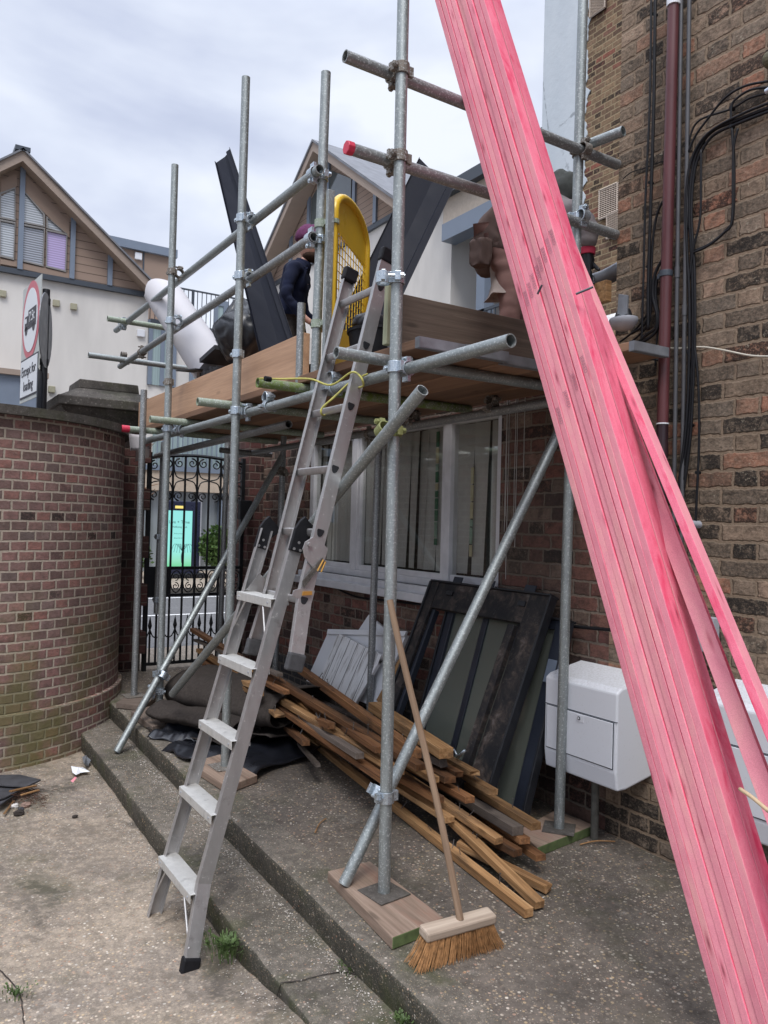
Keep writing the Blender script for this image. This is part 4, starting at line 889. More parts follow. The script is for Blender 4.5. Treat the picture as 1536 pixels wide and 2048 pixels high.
TT = at(630, 735, 0, 1.80); T2 = at(652, 145, 0, 1.80); S['T'] = [V((TT.x, TT.y, 1.95)), T2]; tube('standard', *S['T'])
for i in (1, 2, 3, 4, 5, 7, 8):
    b = S[i][0]; bm = bmesh.new(); q = .075; box(bm, (b.x-q, b.y-q, b.z-.006), (b.x+q, b.y+q, b.z)); cyl(bm, b, b+Zv*.05, .019, 14)
    rz = {1: .12, 4: .7}.get(i, .05)
    for v in bm.verts: v.co = b+M.Rotation(rz, 3, 'Z') @ (v.co-b)
    obj('base_plate', bm, m_coping if i in (1, 4) else m_couprust, sc, bevel=.002)
# ledgers
XL = 1.752
la, lb = at(1022, 681, 0, XL), at(285, 884, 0, XL); tube('ledger', la, lb)
ga, gb = at(640, 338, 0, XL), at(232, 661, 0, XL); tube('guard_rail', ga, gb); ha, hb = at(628, 474, 0, XL), at(240, 733, 0, XL); tube('guard_rail', ha, hb, m_tube2)
ba = V((2.72, 2.42, 2.105)); bb = V((2.72, 6.9, 2.085)); tube('ledger', ba, bb, m_tube2)
ma = V((1.98, 4.14, 2.06)); mb = V((2.02, 6.9, 2.04)); tube('ledger', ma, mb, m_tube2)
# upper transoms across both ends
YT = 2.655
t1a, t1b = at(690, 112, 1, YT), at(1235, 330, 1, YT); tube('transom', t1a, t1b, m_tube2); t2a, t2b = at(697, 296, 1, YT), at(1232, 470, 1, YT); tube('transom', t2a, t2b, m_tube2)
bm = bmesh.new(); xx = (t2b-t2a).normalized(); cyl(bm, t2a-xx*.012, t2a+xx*.018, .0275, 8); obj('end_cap', bm, m_redcap, sc, bevel=.003)
sa = at(1172, 291, 0, 2.84); tube('stub_tube', sa, at(1247, 262, 0, 2.88), m_tube)
# far end transoms, past the guard rails
tube('transom', at(215, 637, 1, 6.95), at(439, 673, 1, 6.95), m_tubeg); tube('transom', at(177, 710, 1, 6.93), at(395, 740, 1, 6.93), m_tube)
# short transoms that carry the boards
ZT = 2.166
def trans(px, py, m, x1=2.85, z=ZT, sl=0):
    a = at(px, py, 2, z); b = V((x1, a.y+sl, z)); return tube('transom', a, b, m), a, b
_, ta, tb = trans(245, 857, m_tubeg, 2.8); bm = bmesh.new(); cyl(bm, ta-Xv*.01, ta+Xv*.05, .0268, 14, wall=.003); obj('end_cap', bm, m_redcap, sc)
trans(300, 838, m_tubeg); trans(395, 803, m_tubeg); trans(515, 765, m_tubemoss); _, tc, td = trans(672, 705, m_tube)
tube('transom', at(440, 900, 1, 6.4), V((2.9, 6.4, 2.08)), m_tube2)
st = V((1.775, 3.60, 2.15)); tube('stub_tube', st, st+Zv*.46, m_tube2, r=.021)
# braces
D1a, D1b = at(232, 1485, 1, 5.20), V((2.72, 5.80, 2.02)); D1a = V((1.33, 5.22, gz(5.2)-.115)); tube('brace', D1a, D1b)
q0 = at(345, 1388, 0, 1.60); q1 = at(845, 780, 0, 1.64); tube('brace', q0, q1, m_tube)
D3a = at(688, 1768, 1, 2.70); D3b = at(1098, 905, 1, 2.72); d_ = (D3b-D3a).normalized(); D3a = D3a+d_*((.055-D3a.z)/d_.z); tube('brace', D3a, D3a+d_*((2.15-D3a.z)/d_.z))
# couplers
for i, z, m in ((1, la.z, m_coup), (2, la.z, m_coup), (3, la.z, m_coup)): coupler(onS(i, z), Zv, Yv, Xv, m, XL-onS(i, z).x)
def zon(a, b, y): return a.z+(b.z-a.z)*(y-a.y)/(b.y-a.y)
for i, m in ((2, m_coup), (3, m_couprust)): coupler(onS(i, zon(ga, gb, S[i][1].y)), Zv, Yv, Xv, m)
for i in (2, 3): coupler(onS(i, zon(ha, hb, S[i][1].y)), Zv, Yv, Xv, m_coup)
for a, m in ((ga, m_tube), (ha, m_tube)):
    p = a+V((0, .03, 0)); coupler(V((onS('T', a.z).x, onS('T', a.z).y, a.z)), Zv, Yv, -Xv+Yv*.0, m_coup if a is ga else m_coup, .05)
coupler(onS(1, t1a.z), Zv, Xv, Yv, m_couprust, .06); coupler(onS(1, t2a.z), Zv, Xv, Yv, m_couprust, .06)
coupler(onS(4, t1b.z), Zv, Xv, -Yv, m_couprust, .04); coupler(onS(4, t2b.z+.03), Zv, Xv, -Yv, m_coup, .04)
coupler(onS(1, 1.86), Zv, (q1-q0), -Xv, m_coupgreen, .05); coupler(onS(1, 2.47), Zv, Zv, -Xv+Yv*.6, m_coup, .055)
coupler(onS(1, .42), Zv, d_, Yv, m_coup, .055); coupler(onS(3, .30), Zv, (q1-q0), -Xv, m_coup, .05); coupler(onS(3, .42), Zv, (D1b-D1a), -Yv, m_coup, .06)
coupler(V((2.74, 5.86, 1.9)), Zv, (D1b-D1a), -Yv, m_couprust, .05)
for (x, y) in ((XL, 5.48), (XL, 3.93), (XL, 3.2), (2.72, 3.2), (2.72, 3.93), (2.72, 2.5)):
    coupler(V((x, y, ZT-.05)), Yv, Xv, Zv, m_coup if x < 2 else m_couprust, .05)
coupler(V((2.72, 4.45, 2.09)), Yv, Zv, Xv, m_couprust, .05); coupler(V((2.72, 2.70, 2.10)), Yv, Zv, Xv, m_couprust, .05)
coupler(at(247, 637+5, 0, XL), Yv, Xv, -Zv, m_coup, .05); coupler(at(247, 722, 0, XL), Yv, Xv, Zv, m_couprust, .05)
coupler(at(283, 704, 0, XL), (hb-ha), (hb-ha), Xv, m_couprust, .01, 'sleeve_coupler')
coupler(onS(2, 2.44), Zv, Xv, Xv, m_coup, .04, 'board_clip'); coupler(onS(3, 2.44), Zv, Xv, Xv, m_couprust, .04, 'board_clip')
coupler(V((2.04, 6.82, 1.33)), Zv, Zv, Xv, m_coup, .03, 'sleeve_coupler'); coupler(V((2.04, 6.82, .78)), Zv, Zv, Xv, m_coup, .03, 'sleeve_coupler')

# ---------------- boards ----------------
def plank(name, c, length, wdt, th, mat, ax, upv=Zv, label=None, cat='board', group=None, bands=True, jitw=.004):
    """c = centre; ax = direction of the grain"""
    mw = frame(V(c), V(ax), upv); bm = bmesh.new(); n = 10
    for i in range(n+1): pass
    box(bm, (-length/2, -wdt/2, -th/2), (length/2, wdt/2, th/2)); bmesh.ops.subdivide_edges(bm, edges=[e for e in bm.edges if abs((e.verts[0].co-e.verts[1].co).x) > length*.5], cuts=8)
    s = random.random()*50
    for v in bm.verts: v.co.z += mnoise.noise(V((v.co.x*1.2, s, 0)))*.006; v.co.y += mnoise.noise(V((v.co.x*1.6, s, 5)))*jitw
    o = obj(name, bm, mat, mw=mw, bevel=.003); 
    if bands:
        for s_ in (-1, 1):
            b = bmesh.new(); x0, x1 = sorted((s_*(length/2-.028), s_*(length/2+.0015))); 
            box(b, (x0, -wdt/2-.003, -th/2-.003), (x1, wdt/2+.003, -th/2-.0005)); box(b, (x0, -wdt/2-.003, th/2+.0005), (x1, wdt/2+.003, th/2+.003))
            for yy in (-1, 1): y0, y1 = sorted((yy*(wdt/2+.0005), yy*(wdt/2+.003))); box(b, (x0, y0, -th/2), (x1, y1, th/2))
            xe0, xe1 = sorted((s_*(length/2+.0005), s_*(length/2+.003))); box(b, (xe0, -wdt/2, -th/2), (xe1, wdt/2, th/2)); obj('end_band', b, m_lead, o, mw=mw)
    return tag(o, label, cat, group)
ZB = ZT+TR+.021
names = ['platform board nearest the ladder, lying under the new toe board', 'second platform board in from the ladder side', 'middle board of the scaffold platform', 'fourth platform board in, towards the window wall', 'platform board closest to the window wall']
for i in range(5): plank('scaffold_board', (1.87+.228*i, 4.52+random.uniform(-.03, .03)+(.0 if i else -.0), ZB), 3.98, .224, .038, m_board, Yv, label=names[i], group='boards of the scaffold platform')
plank('scaffold_board', (2.865, 3.55, ZB+.085), 2.55, .225, .038, m_board, (.015, 1, 0), label='short board end by the maroon downpipe, with a grey metal end band', group='boards of the scaffold platform')
TBz = ZB+.021+.1125
plank('toe_board', (1.80, 5.10, TBz), 3.04, .222, .038, m_toe, Yv, Xv, 'clean orange toe board on edge along the street side of the platform', 'toe board', bands=False)
plank('toe_board', (2.30, 2.745, TBz+.006), 1.05, .222, .045, m_oldboard, Xv, Yv, 'old dark brown board on edge across the near end of the platform', 'toe board')
p_ = at(776, 628, 1, 2.71); plank('toe_board', p_, .26, .03, .03, m_lichen, V((.03, .0, 1)), Yv, 'short lichened board end strapped beside the near upright', 'board', bands=False)
# sole boards under the feet of the uprights
def sole(pts, z, th, mat, label, edge=None):
    P = [slab(px, py, z) for px, py in pts]; c = sum(P, V())/4; bm = bmesh.new(); prism(bm, [p for p in P], V((0, 0, -th))); x = (P[2]-P[1]); x.z = 0
    bmesh.ops.translate(bm, verts=bm.verts, vec=-c); rot = frame(V((0, 0, 0)), x); 
    for v in bm.verts: v.co = rot.inverted() @ v.co
    bmesh.ops.recalc_face_normals(bm, faces=bm.faces)
    if edge: 
        for f in bm.faces:
            if abs(f.normal.x) > .7: f.material_index = 1
    return tag(obj('sole_board', bm, mats=[mat, edge or mat], mw=M.Translation(c) @ rot, bevel=.004), label, 'board', 'sole boards under the scaffold uprights')
sole([(655, 1742), (740, 1722), (888, 1835), (785, 1875)], .045, .045, m_sole, 'pale sole board with a green end under the nearest upright, beside the broom', m_green)
sole([(1035, 1660), (1110, 1620), (1190, 1650), (1075, 1695)], .045, .045, m_sole, 'weathered sole board with a green edge under the upright by the white meter boxes', m_green)
sole([(380, 1525), (440, 1508), (515, 1550), (455, 1573)], .045, .042, m_sole, 'small sole board seen through the ladder under the middle upright')
sole([(262, 1422), (330, 1404), (357, 1438), (305, 1453)], .045, .042, m_soledark, 'dark sole board at the top of the steps under the upright with two clamps')
sole([(232, 1405), (262, 1386), (318, 1384), (290, 1412)], .045, .04, m_soledark, 'dark sole board tucked against the curved wall under the shortest upright')
sole([(385, 1345), (430, 1338), (446, 1350), (398, 1358)], .045, .04, m_sole, 'small pale board lying on the slab just inside the iron gate')
# curled offcut on the far tube
o = bmesh.new(); c = at(275, 882, 0, 1.68); grid(o, 12, 5, lambda u, v: c+V((.075*math.cos(-.3+u*3.6)*(1-.25*v), .05*math.sin(u*3.6), .055-.11*v-.03*u*v)))
oc = tag(obj('membrane_offcut', o, m_paper, smooth=True), 'curled white offcut with a brown underside hanging below the red capped tube', 'offcut'); sd_ = oc.modifiers.new('thick', 'SOLIDIFY'); sd_.thickness = .003
o = bmesh.new(); c2 = c+V((.03, .01, -.05)); grid(o, 8, 3, lambda u, v: c2+V((.06*math.cos(.4+u*2.2), -.05+.03*math.sin(u*3.0), .02-.09*v-.05*u))); o2 = obj('brown_underside', o, plain('brown_backing', (.13, .105, .10), .8), oc, smooth=True)
# ---------------- aluminium ladder ----------------
LP0, LP1 = V((1.04, 0, -.24)), V((1.66, 0, 2.11)); la_ = (LP1-LP0).normalized(); ln_ = la_.cross(Yv).normalized()   # ln_ points up/left, away from the scaffold
if ln_.x > 0: ln_ = -ln_
def LD(s, y, n=0): return V((LP0.x, 0, LP0.z))+la_*s+Yv*y+ln_*n
ld = empty('combination_ladder', LD(0, 3.15), 'paint splashed aluminium ladder leaning on the scaffold, flat treads below and rungs above', 'ladder')
def lbox(name, pts, wy, wn, m, par, bev=.003):       # bar through (s,y,n) points
    bm = bmesh.new(); prev = None
    for (s, y, n) in pts:
        r = [bm.verts.new(LD(s, y+a*wy/2, n+b*wn/2)) for a, b in ((-1, -1), (1, -1), (1, 1), (-1, 1))]
        if prev: bridge(bm, prev, r)
        else: bm.faces.new(r[::-1])
        prev = r
    bm.faces.new(prev); return obj(name, bm, m, par, bevel=bev)
fs = empty('stair_section', LD(0, 3.15)); fs.parent = ld; fs.matrix_basis = WM[ld.name].inverted() @ WM[fs.name]
def channel(name, pts, sgn, m, par, wn=.057, wy=.026):
    """C-channel stile: web with two lips facing sgn (in y)"""
    bm = bmesh.new(); t = .004; prof = [(0, -wn/2), (wy, -wn/2), (wy, -wn/2+t), (t, -wn/2+t), (t, wn/2-t), (wy, wn/2-t), (wy, wn/2), (0, wn/2)]; prev = None
    for (s, y, n) in pts:
        r = [bm.verts.new(LD(s, y+a*sgn, n+b)) for a, b in prof]
        if prev: bridge(bm, prev, r)
        prev = r
    o = obj(name, bm, m, par, bevel=.0008); return o
# lower (stepped) section: webs face outwards
AR = [(.03, 2.905, 0), (.35, 2.985, 0), (1.76, 2.962, 0)]; AL = [(.03, 3.415, 0), (.33, 3.395, 0), (1.76, 3.325, 0)]
AR = [(.03, 2.915, 0), (.30, 2.985, 0), (1.75, 2.962, 0)]; AL = [(.0, 3.40, 0), (.30, 3.40, 0), (1.75, 3.325, 0)]
channel('stile', AR, 1, m_alu, fs); channel('stile', AL, -1, m_alu, fs)
lbox('rubber_foot', [(-.035, 2.915, 0), (.05, 2.93, 0)], .036, .074, m_rubber, fs, .008); 
def ay(L, s):
    for a, b in zip(L, L[1:]):
        if a[0] <= s <= b[0]: return a[1]+(b[1]-a[1])*(s-a[0])/(b[0]-a[0])
    return L[-1][1]
for s in (.27, .575, .87, 1.165, 1.458):
    y0, y1 = ay(AR, s)+.003, ay(AL, s)-.003; bm = bmesh.new(); H = LD(s, 0, 0)
    # level tread: top plate horizontal with a down-turned front lip on the yard side
    xa, xb = H.x-.052, H.x+.030; zt = H.z
    box(bm, (xa, y0, zt-.003), (xb, y1, zt)); box(bm, (xa, y0, zt-.036), (xa+.003, y1, zt-.003)); box(bm, (xb-.003, y0, zt-.03), (xb, y1, zt-.003))
    t = obj('tread', bm, m_alutread, fs, bevel=.0015)
    for yy in (y0+.03, y1-.03): b = bmesh.new(); cyl(b, (xa-.003, yy, zt-.018), (xa+.002, yy, zt-.018), .004, 8); obj('rivet', b, m_gray, t)
for s in (.27, 1.458):
    for y, e in ((ay(AR, s)+.10, ay(AR, s-.2)+.004), (ay(AL, s)-.10, ay(AL, s-.2)-.004)):
        bm = bmesh.new(); cyl(bm, LD(s, y, .045)+V((0, 0, -.035)), LD(s-.19, e, .02), .005, 8); obj('strut', bm, m_alu, fs)
# upper section with rungs
us = empty('rung_section', LD(2, 3.02)); us.parent = ld; us.matrix_basis = WM[ld.name].inverted() @ WM[us.name]
BR = [(1.215, 2.80, -.045), (1.5, 2.865, -.042), (3.0, 2.895, -.03)]; BL = [(1.20, 3.215, -.045), (1.5, 3.185, -.042), (3.0, 3.222, -.03)]
# these sit behind the stepped section, web outward
channel('stile', [(s, y-.012, n) for s, y, n in BR], 1, m_alu, us, .062, .024); channel('stile', [(s, y+.012, n) for s, y, n in BL], -1, m_alu, us, .062, .024)
for L in (BR, BL):
    for s0, s1, nm, mm in ((1.19, 1.262, 'rubber_foot', m_rubberg), (2.985, 3.05, 'end_cap', m_rubber)):
        y = ay(L, max(1.216, min(2.99, (s0+s1)/2))); lbox(nm, [(s0, y, -.045 if s0 < 2 else -.03), (s1, y, -.045 if s0 < 2 else -.03)], .036, .074, mm, us, .008)
for s in (1.47, 1.755, 2.03, 2.31, 2.59, 2.865):
    y0, y1 = ay(BR, s)-.014, ay(BL, s)+.014; bm = bmesh.new(); n0 = -.03-.006*(s < 2)
    prof = [(-.003, -.016), (.003, -.016), (.010, -.010), (.016, .008), (.013, .014), (-.013, .014), (-.016, .008), (-.010, -.010)]; a = [bm.verts.new(LD(s+q, y0, n0+w_)) for w_, q in prof]; b = [bm.verts.new(LD(s+q, y1, n0+w_)) for w_, q in prof]; a2 = [bm.verts.new(LD(s+q*.8, y0, n0+w_*.8)) for w_, q in prof]; b2 = [bm.verts.new(LD(s+q*.8, y1, n0+w_*.8)) for w_, q in prof]
    bridge(bm, a, b); bridge(bm, b, b2); bridge(bm, b2, a2); bridge(bm, a2, a); r_ = obj('rung', bm, m_alu, us, smooth=True, ang=35)
    b = bmesh.new(); prism(b, [LD(s+q*1.05, y0-.0015, n0+w_*1.05) for w_, q in prof], Yv*.003); obj('hole_shade_plate', b, m_black, r_)  # solid black plate painted in for the darkness inside the rung
# black hook guides, hinge plate and gold catch
for L, sg in ((AR, -1), (AL, 1)):
    y = ay(L, 1.75); bm = bmesh.new(); prism(bm, [LD(s, y-.010, n) for s, n in ((1.66, .032), (1.66, -.030), (1.715, -.034), (1.745, -.060), (1.77, -.064), (1.785, -.05), (1.80, -.02), (1.815, .0), (1.79, .018), (1.755, .031))], Yv*.02); hk = obj('hook_guide', bm, m_rubber, ld, bevel=.003)
    for s_, n_ in ((1.67, .015), (1.67, -.015), (1.70, .0)):
        b = bmesh.new(); cyl(b, LD(s_, y-.013, n_), LD(s_, y+.013, n_), .006, 10); obj('rivet', b, m_alu, hk)
y = ay(BR, 1.7)-.018
bm = bmesh.new(); prism(bm, [LD(s, y-.004, n) for s, n in ((1.70, .025), (1.73, -.005), (1.72, -.05), (1.70, -.085), (1.62, -.085), (1.60, -.05), (1.64, .01), (1.67, .028))], Yv*.004); hp = obj('hinge_plate', bm, m_alu, ld, bevel=.001)
bm = bmesh.new(); cyl(bm, LD(1.695, y-.016, .005), LD(1.695, y, .005), .009, 10); obj('bolt', bm, m_alu, hp)
bm = bmesh.new(); prism(bm, [LD(s, y-.004, n) for s, n in ((1.50, .02), (1.515, -.01), (1.52, -.075), (1.47, -.075), (1.47, -.03), (1.475, .02))], Yv*.004); hp2 = obj('catch_plate', bm, m_alu, ld, bevel=.001)
m_gold = plain('gold_catch', (.60, .33, .08), .35, .6)
bm = bmesh.new(); prism(bm, [LD(s, y-.012, n) for s, n in ((1.52, -.02), (1.64, -.078), (1.66, -.066), (1.545, -.005))], Yv*.006); obj('lever', bm, m_coping, hp2, bevel=.001)
bm = bmesh.new(); prism(bm, [LD(s, y-.014, n) for s, n in ((1.488, -.02), (1.50, -.062), (1.515, -.058), (1.505, -.02))], Yv*.008); path(bm, [LD(1.60, y-.014, -.058), LD(1.65, y-.016, -.070), LD(1.645, y-.014, -.083), LD(1.60, y-.014, -.075)], .004, 6); obj('gold_catch', bm, m_gold, hp2)
# white triangular spreader plates behind the top tread
for L in (AL,):
    bm = bmesh.new(); prism(bm, [LD(s, ay(L, 1.5)-.03, n) for s, n in ((1.46, .02), (1.47, -.06), (1.53, -.055), (1.55, -.02))], Yv*.003); obj('bracket', bm, m_alu, ld)
# bungee / rope tying the ladder
a = at(515, 762, 2, ZT); bm = bmesh.new()
P = [at(520, 757, 0, 1.40), at(560, 758, 0, 1.5), at(620, 758, 0, 1.60), at(662, 770, 0, 1.62), at(702, 745, 0, 1.66), at(720, 752, 0, 1.60), at(727, 770, 0, 1.62), at(718, 775, 0, 1.70)]
path(bm, smoothpts(P, 6), .0045, 7); P2 = [at(735, 748, 0, 1.72), at(700, 765, 0, 1.70), at(668, 795, 0, 1.64), at(645, 815, 0, 1.60), at(643, 828, 0, 1.60), at(651, 829, 0, 1.66), at(650, 812, 0, 1.66), at(680, 783, 0, 1.68)]
path(bm, smoothpts(P2, 6), .0045, 7); rp = tag(obj('bungee_cord', bm, m_rope, smooth=True), 'yellow elastic cord tying the ladder rungs to the mossy tube', 'cord')
bm = bmesh.new(); c = at(536, 761, 0, 1.44); cyl(bm, at(530, 757, 0, 1.42)+V((0, 0, .0)), at(541, 759, 0, 1.45), .012, 10); obj('hook', bm, m_rubber, rp)
# ---------------- pink dyed battens ----------------
def hit(px, py, P, N): d = ray(px, py); return CAM+d*((V(P)-CAM).dot(V(N))/d.dot(V(N)))
def stick(name, p0, p1, w_, t_, mat, upv=Zv, bow=.0, label=None, cat='timber', group=None, rough=0, rgh_end=0, cuts=10, seed=0, bev=.0015, mats=None):
    """bar from p0 to p1 (centre line); w_ across, t_ along upv"""
    p0, p1 = V(p0), V(p1); L = (p1-p0).length; bm = bmesh.new(); rings = []; rr = random.Random(seed or int(L*1e5) % 9973); s0 = rr.random()*90
    for i in range(cuts+1):
        x = L*i/cuts; b = bow*math.sin(math.pi*i/cuts); e = []
        for a, c in ((-1, -1), (1, -1), (1, 1), (-1, 1)):
            j = mnoise.noise(V((x*2.1, s0+a*3, c*5)))*rough; dx = 0
            if rgh_end and i in (0, cuts): dx = (rr.uniform(-1, .2) if i else rr.uniform(-.2, 1))*rgh_end
            e.append(bm.verts.new((x+dx, a*w_/2+j+b*.6, c*t_/2+j*.6+b)))
        rings.append(e)
    for a, b in zip(rings, rings[1:]): bridge(bm, a, b)
    bm.faces.new(rings[0][::-1]); bm.faces.new(rings[-1])
    bmesh.ops.recalc_face_normals(bm, faces=bm.faces)
    if mats:
        for f in bm.faces:
            if abs(f.normal.z) > .7: f.material_index = 1
    return tag(obj(name, bm, mat, mats=mats, mw=frame(p0, p1-p0, upv), bevel=bev), label, cat, group)
PT, PB = at(891, 80, 0, 2.03), at(1415, 1958, 0, 2.03); pax = (PT-PB).normalized(); PB0 = PB+pax*((-.035-PB.z)/pax.z); e1 = V((0, -pax.z, pax.y))
PK = 'pink dyed battens leaning on the scaffold'
ordn = ['leftmost pink batten of the leaning bundle', 'second pink batten from the left of the leaning bundle', 'third pink batten from the left of the leaning bundle', 'fourth pink batten from the left of the leaning bundle', 'middle pink batten of the leaning bundle', 'pink batten just right of the middle of the bundle', 'third pink batten from the right along the front of the bundle', 'second pink batten from the right along the front of the bundle', 'front right corner pink batten of the bundle with deep red patches']
random.seed(11)
def pink(i, back, label, L=4.45, dx=0, dy=0):
    b = PB0+e1*((i+.5)*.0256+dy)+Xv*(.025+.052*back+dx); t = PB0+pax*L+e1*((i+.5)*.0290+dy)+Xv*(.025+.052*back+random.uniform(-.004, .004)+dx)
    a = (t-b).normalized(); b2 = b+a*((gz(b.y)+.002-b.z)/a.z+.0)
    o = stick('pink_batten', b2, b2+a*(L+random.uniform(-.03, .03)), .05, .0262, None, (e1-a*e1.dot(a)), bow=random.uniform(-.003, .004), rough=.0012, label=label, cat='batten', group=PK, cuts=22, bev=.0028, mats=[m_pink, m_pinkf]); return o, b2, a
PKS = []
for i in range(9): PKS.append(pink(i, 0, ordn[i], dx=random.uniform(-.0022, .0022)))
for i, lb_ in ((8, 'pink batten tucked behind the right corner of the bundle, its dyed face showing'), (7, 'pink batten in the back row of the bundle, second from its right side'), (3, 'pink batten in the back row glimpsed through the gap low in the bundle'), (2, 'pink batten in the back row left of the gap low in the bundle')): pink(i, 1, lb_)
# printed lettering along the narrow edges
m_print = plain('faded_print', (.50, .20, .26), .8)
for k, (o, b2, a) in enumerate(PKS):
    if k in (0,): continue
    for s_ in ((2.55+.03*k, 2.05+.03*k) if k % 2 else (2.55+.03*k,)):
        a_ = -a; z_ = -Xv; y_ = z_.cross(a_); p = b2+a*(s_)+V((-.0262, 0, 0))
        mw = M(((a_.x, y_.x, z_.x, p.x), (a_.y, y_.y, z_.y, p.y), (a_.z, y_.z, z_.z, p.z), (0, 0, 0, 1)))
        textobj('printed_mark', 'JERRED', .021, m_print, o, mw @ M.Scale(1, 4), .0002)
for k_, (A_, B_) in ((8, ((1152, 588, 2.026), (1186, 574, 2.07))), (4, ((1075, 588, 2.026), (1084, 570, 2.026)))):
    a, b = at(A_[0], A_[1], 0, A_[2]), at(B_[0], B_[1], 0, B_[2]); a = CAM+(a-CAM)*.993; b = CAM+(b-CAM)*.993; bm = bmesh.new(); path(bm, [a, b], .0042, 6); obj('dark_strap_end', bm, m_dgrey, PKS[k_][0])
# two loose battens splayed to the right
def loose(px, X, wl, lab, sl=None):
    pa, pb_ = at(*px[0], 0, X), at(*px[1], 0, X); a = (pa-pb_).normalized(); e = V((0, -a.z, a.y)); c = pb_+e*.0125+Xv*.025; c = c+a*((gz(c.y-.5)+.004-c.z)/a.z)
    return stick('pink_batten', c, c+a*3.75, .05, .025, None, e, rough=.001, label=lab, cat='batten', group=PK, cuts=18, mats=[m_pink, m_pinkf])
def loose2(ptop, pbot, nrm, lab):
    a, b = dep(*ptop), dep(*pbot); d = (a-b).normalized(); lo = b+d*((gz(.6)+.01-b.z)/d.z); n = nrm-d*nrm.dot(d)
    return stick('pink_batten', lo, lo+d*3.9, .05, .0255, None, n, rough=.001, label=lab, cat='batten', group=PK, cuts=18, mats=[m_pinkf, m_pink])
cR = V((rt.x, rt.y, 0)).normalized(); cF = V((fw.x, fw.y, 0)).normalized()
loose2((1153, 520, 3.02), (1436, 1201, 2.28), (-cF*.80+cR*.60), 'outer of the two loose pink battens splayed out to the right of the bundle')
loose2((1208, 720, 2.90), (1404, 1240, 2.36), (-cR*.62-cF*.78), 'inner of the two loose pink battens splayed out beside the bundle')
# thin dry twig poking in at the right
bm = bmesh.new(); A_ = at(1480, 1578, 0, 1.45); B_ = at(1560, 1640, 0, 1.40); path(bm, smoothpts([A_, A_+(B_-A_)*.35+V((0, 0, .002)), A_+(B_-A_)*.7, B_, B_+(B_-A_)*1.2+V((0, 0, -.05)), V((1.75, -.1, gz(-.1)))], 4), [.0042]*10+[.006]*11, 7)
tag(obj('stick', bm, plain('pale_dry_wood', (.50, .36, .22), .8, 0, .25, 20), smooth=True), 'thin pale dry stick leaning in at the right edge beside the pink battens', 'stick')

# ---------------- pile of old battens ----------------
PG = 'old nailed battens piled on the slab'
NM = None
def nails(o, L, n, seed, t_):
    global NM
    rr = random.Random(seed)
    if NM is None:
        bm = bmesh.new(); cyl(bm, (0, 0, -.004), (0, 0, .03), .0016, 5); cyl(bm, (0, 0, .03), (0, 0, .0315), .004, 6); NM = bpy.data.meshes.new('nail'); bm.to_mesh(NM); bm.free(); NM.materials.append(m_nail)
    for i in range(n):
        x = L*(.03+.94*rr.random()); d = V((rr.uniform(-.8, .8), rr.uniform(-.6, .6), 1)).normalized(); p = V((x, rr.uniform(-.012, .012), t_/2))
        mw = WM[o.name] @ M.Translation(p) @ d.to_track_quat('Z', 'Y').to_matrix().to_4x4() @ M.Scale(rr.uniform(.8, 1.6), 4)
        q = bpy.data.objects.new('nail', NM); col.objects.link(q); q.parent = o; q.matrix_basis = WM[o.name].inverted() @ mw; WM[q.name] = mw
def pb(nx, ny, z, fx, fy, FY, mat, label, w_=.05, t_=.026, rg=.002, re=.0, nn=6, bow=0., far='Y'):
    a = slab(nx, ny, z); b = at(fx, fy, 1, FY) if far == 'Y' else slab(fx, fy, FY); k = len(label)*7+int(nx)
    o = stick('old_batten', a, b, w_, t_, mat, Zv, bow=bow, rough=rg, rgh_end=re, label=label, cat='batten', group=PG, cuts=14, seed=k)
    if nn: nails(o, (b-a).length, nn, k, t_)
    return o
pb(1058, 1826, .022, 600, 1462, .03, m_battenl, 'long pale batten lying lowest on the slab at the front of the pile', .042, .035, nn=8, far='S')
pb(1080, 1810, .025, 770, 1520, .16, m_battenl, 'crooked pale batten whose near end touches the lowest one, on its right', .045, .03, bow=.02, nn=4, far='S')
pb(1098, 1778, .022, 915, 1686, .05, m_battenl, 'short batten on the ground at the right tip of the pile with a splintered end', .045, .03, nn=2, far='S', re=.02)
pb(1082, 1716, .085, 700, 1470, 4.9, m_batten, 'batten ending just left of the far sole board, low in the pile', nn=5)
pb(1036, 1706, .10, 430, 1352, 6.2, m_batten, 'long brown batten low in the pile, running back to the gate', .05, .03, nn=8)
pb(998, 1682, .135, 425, 1288, 6.3, m_battenl, 'long batten in the middle of the pile with bent nails near its near end', .045, .03, nn=9)
pb(1036, 1662, .17, 690, 1452, 5.0, m_batteng, 'dark grey weathered batten with a square cut end on the right of the pile', .055, .04, nn=3)
pb(1072, 1653, .20, 700, 1425, 5.0, m_battenl, 'pale straight batten reaching furthest right over the sole board', .05, .032, nn=5)
pb(990, 1586, .27, 860, 1510, 3.75, m_battenl, 'rough split batten end beside the leaning black frames', .04, .03, rg=.006, re=.03, nn=2)
pb(922, 1551, .28, 745, 1462, 4.2, m_batten, 'torn batten with a jagged splintered end near the brace', .045, .03, rg=.007, re=.04, nn=2)
pb(890, 1528, .31, 590, 1380, 5.2, m_batteng, 'grey split batten under the thick pale block', .045, .035, rg=.005, re=.03, nn=3)
pb(950, 1547, .30, 800, 1462, 4.1, m_battenl, 'flat batten with a broken tip right of the thick pale block', .05, .022, rg=.004, re=.02, nn=1)
pb(893, 1507, .375, 748, 1412, 4.05, m_battenl, 'thick pale sawn block on top of the pile between the near and rear uprights', .075, .05, nn=3)
pb(834, 1508, .38, 592, 1332, 5.25, m_batten, 'dark red brown batten on top of the pile along the white boards', .05, .045, nn=5)
pb(842, 1535, .35, 386, 1259, 6.4, m_batten, 'long top batten whose far end sticks up highest before the gate', .055, .03, nn=9)
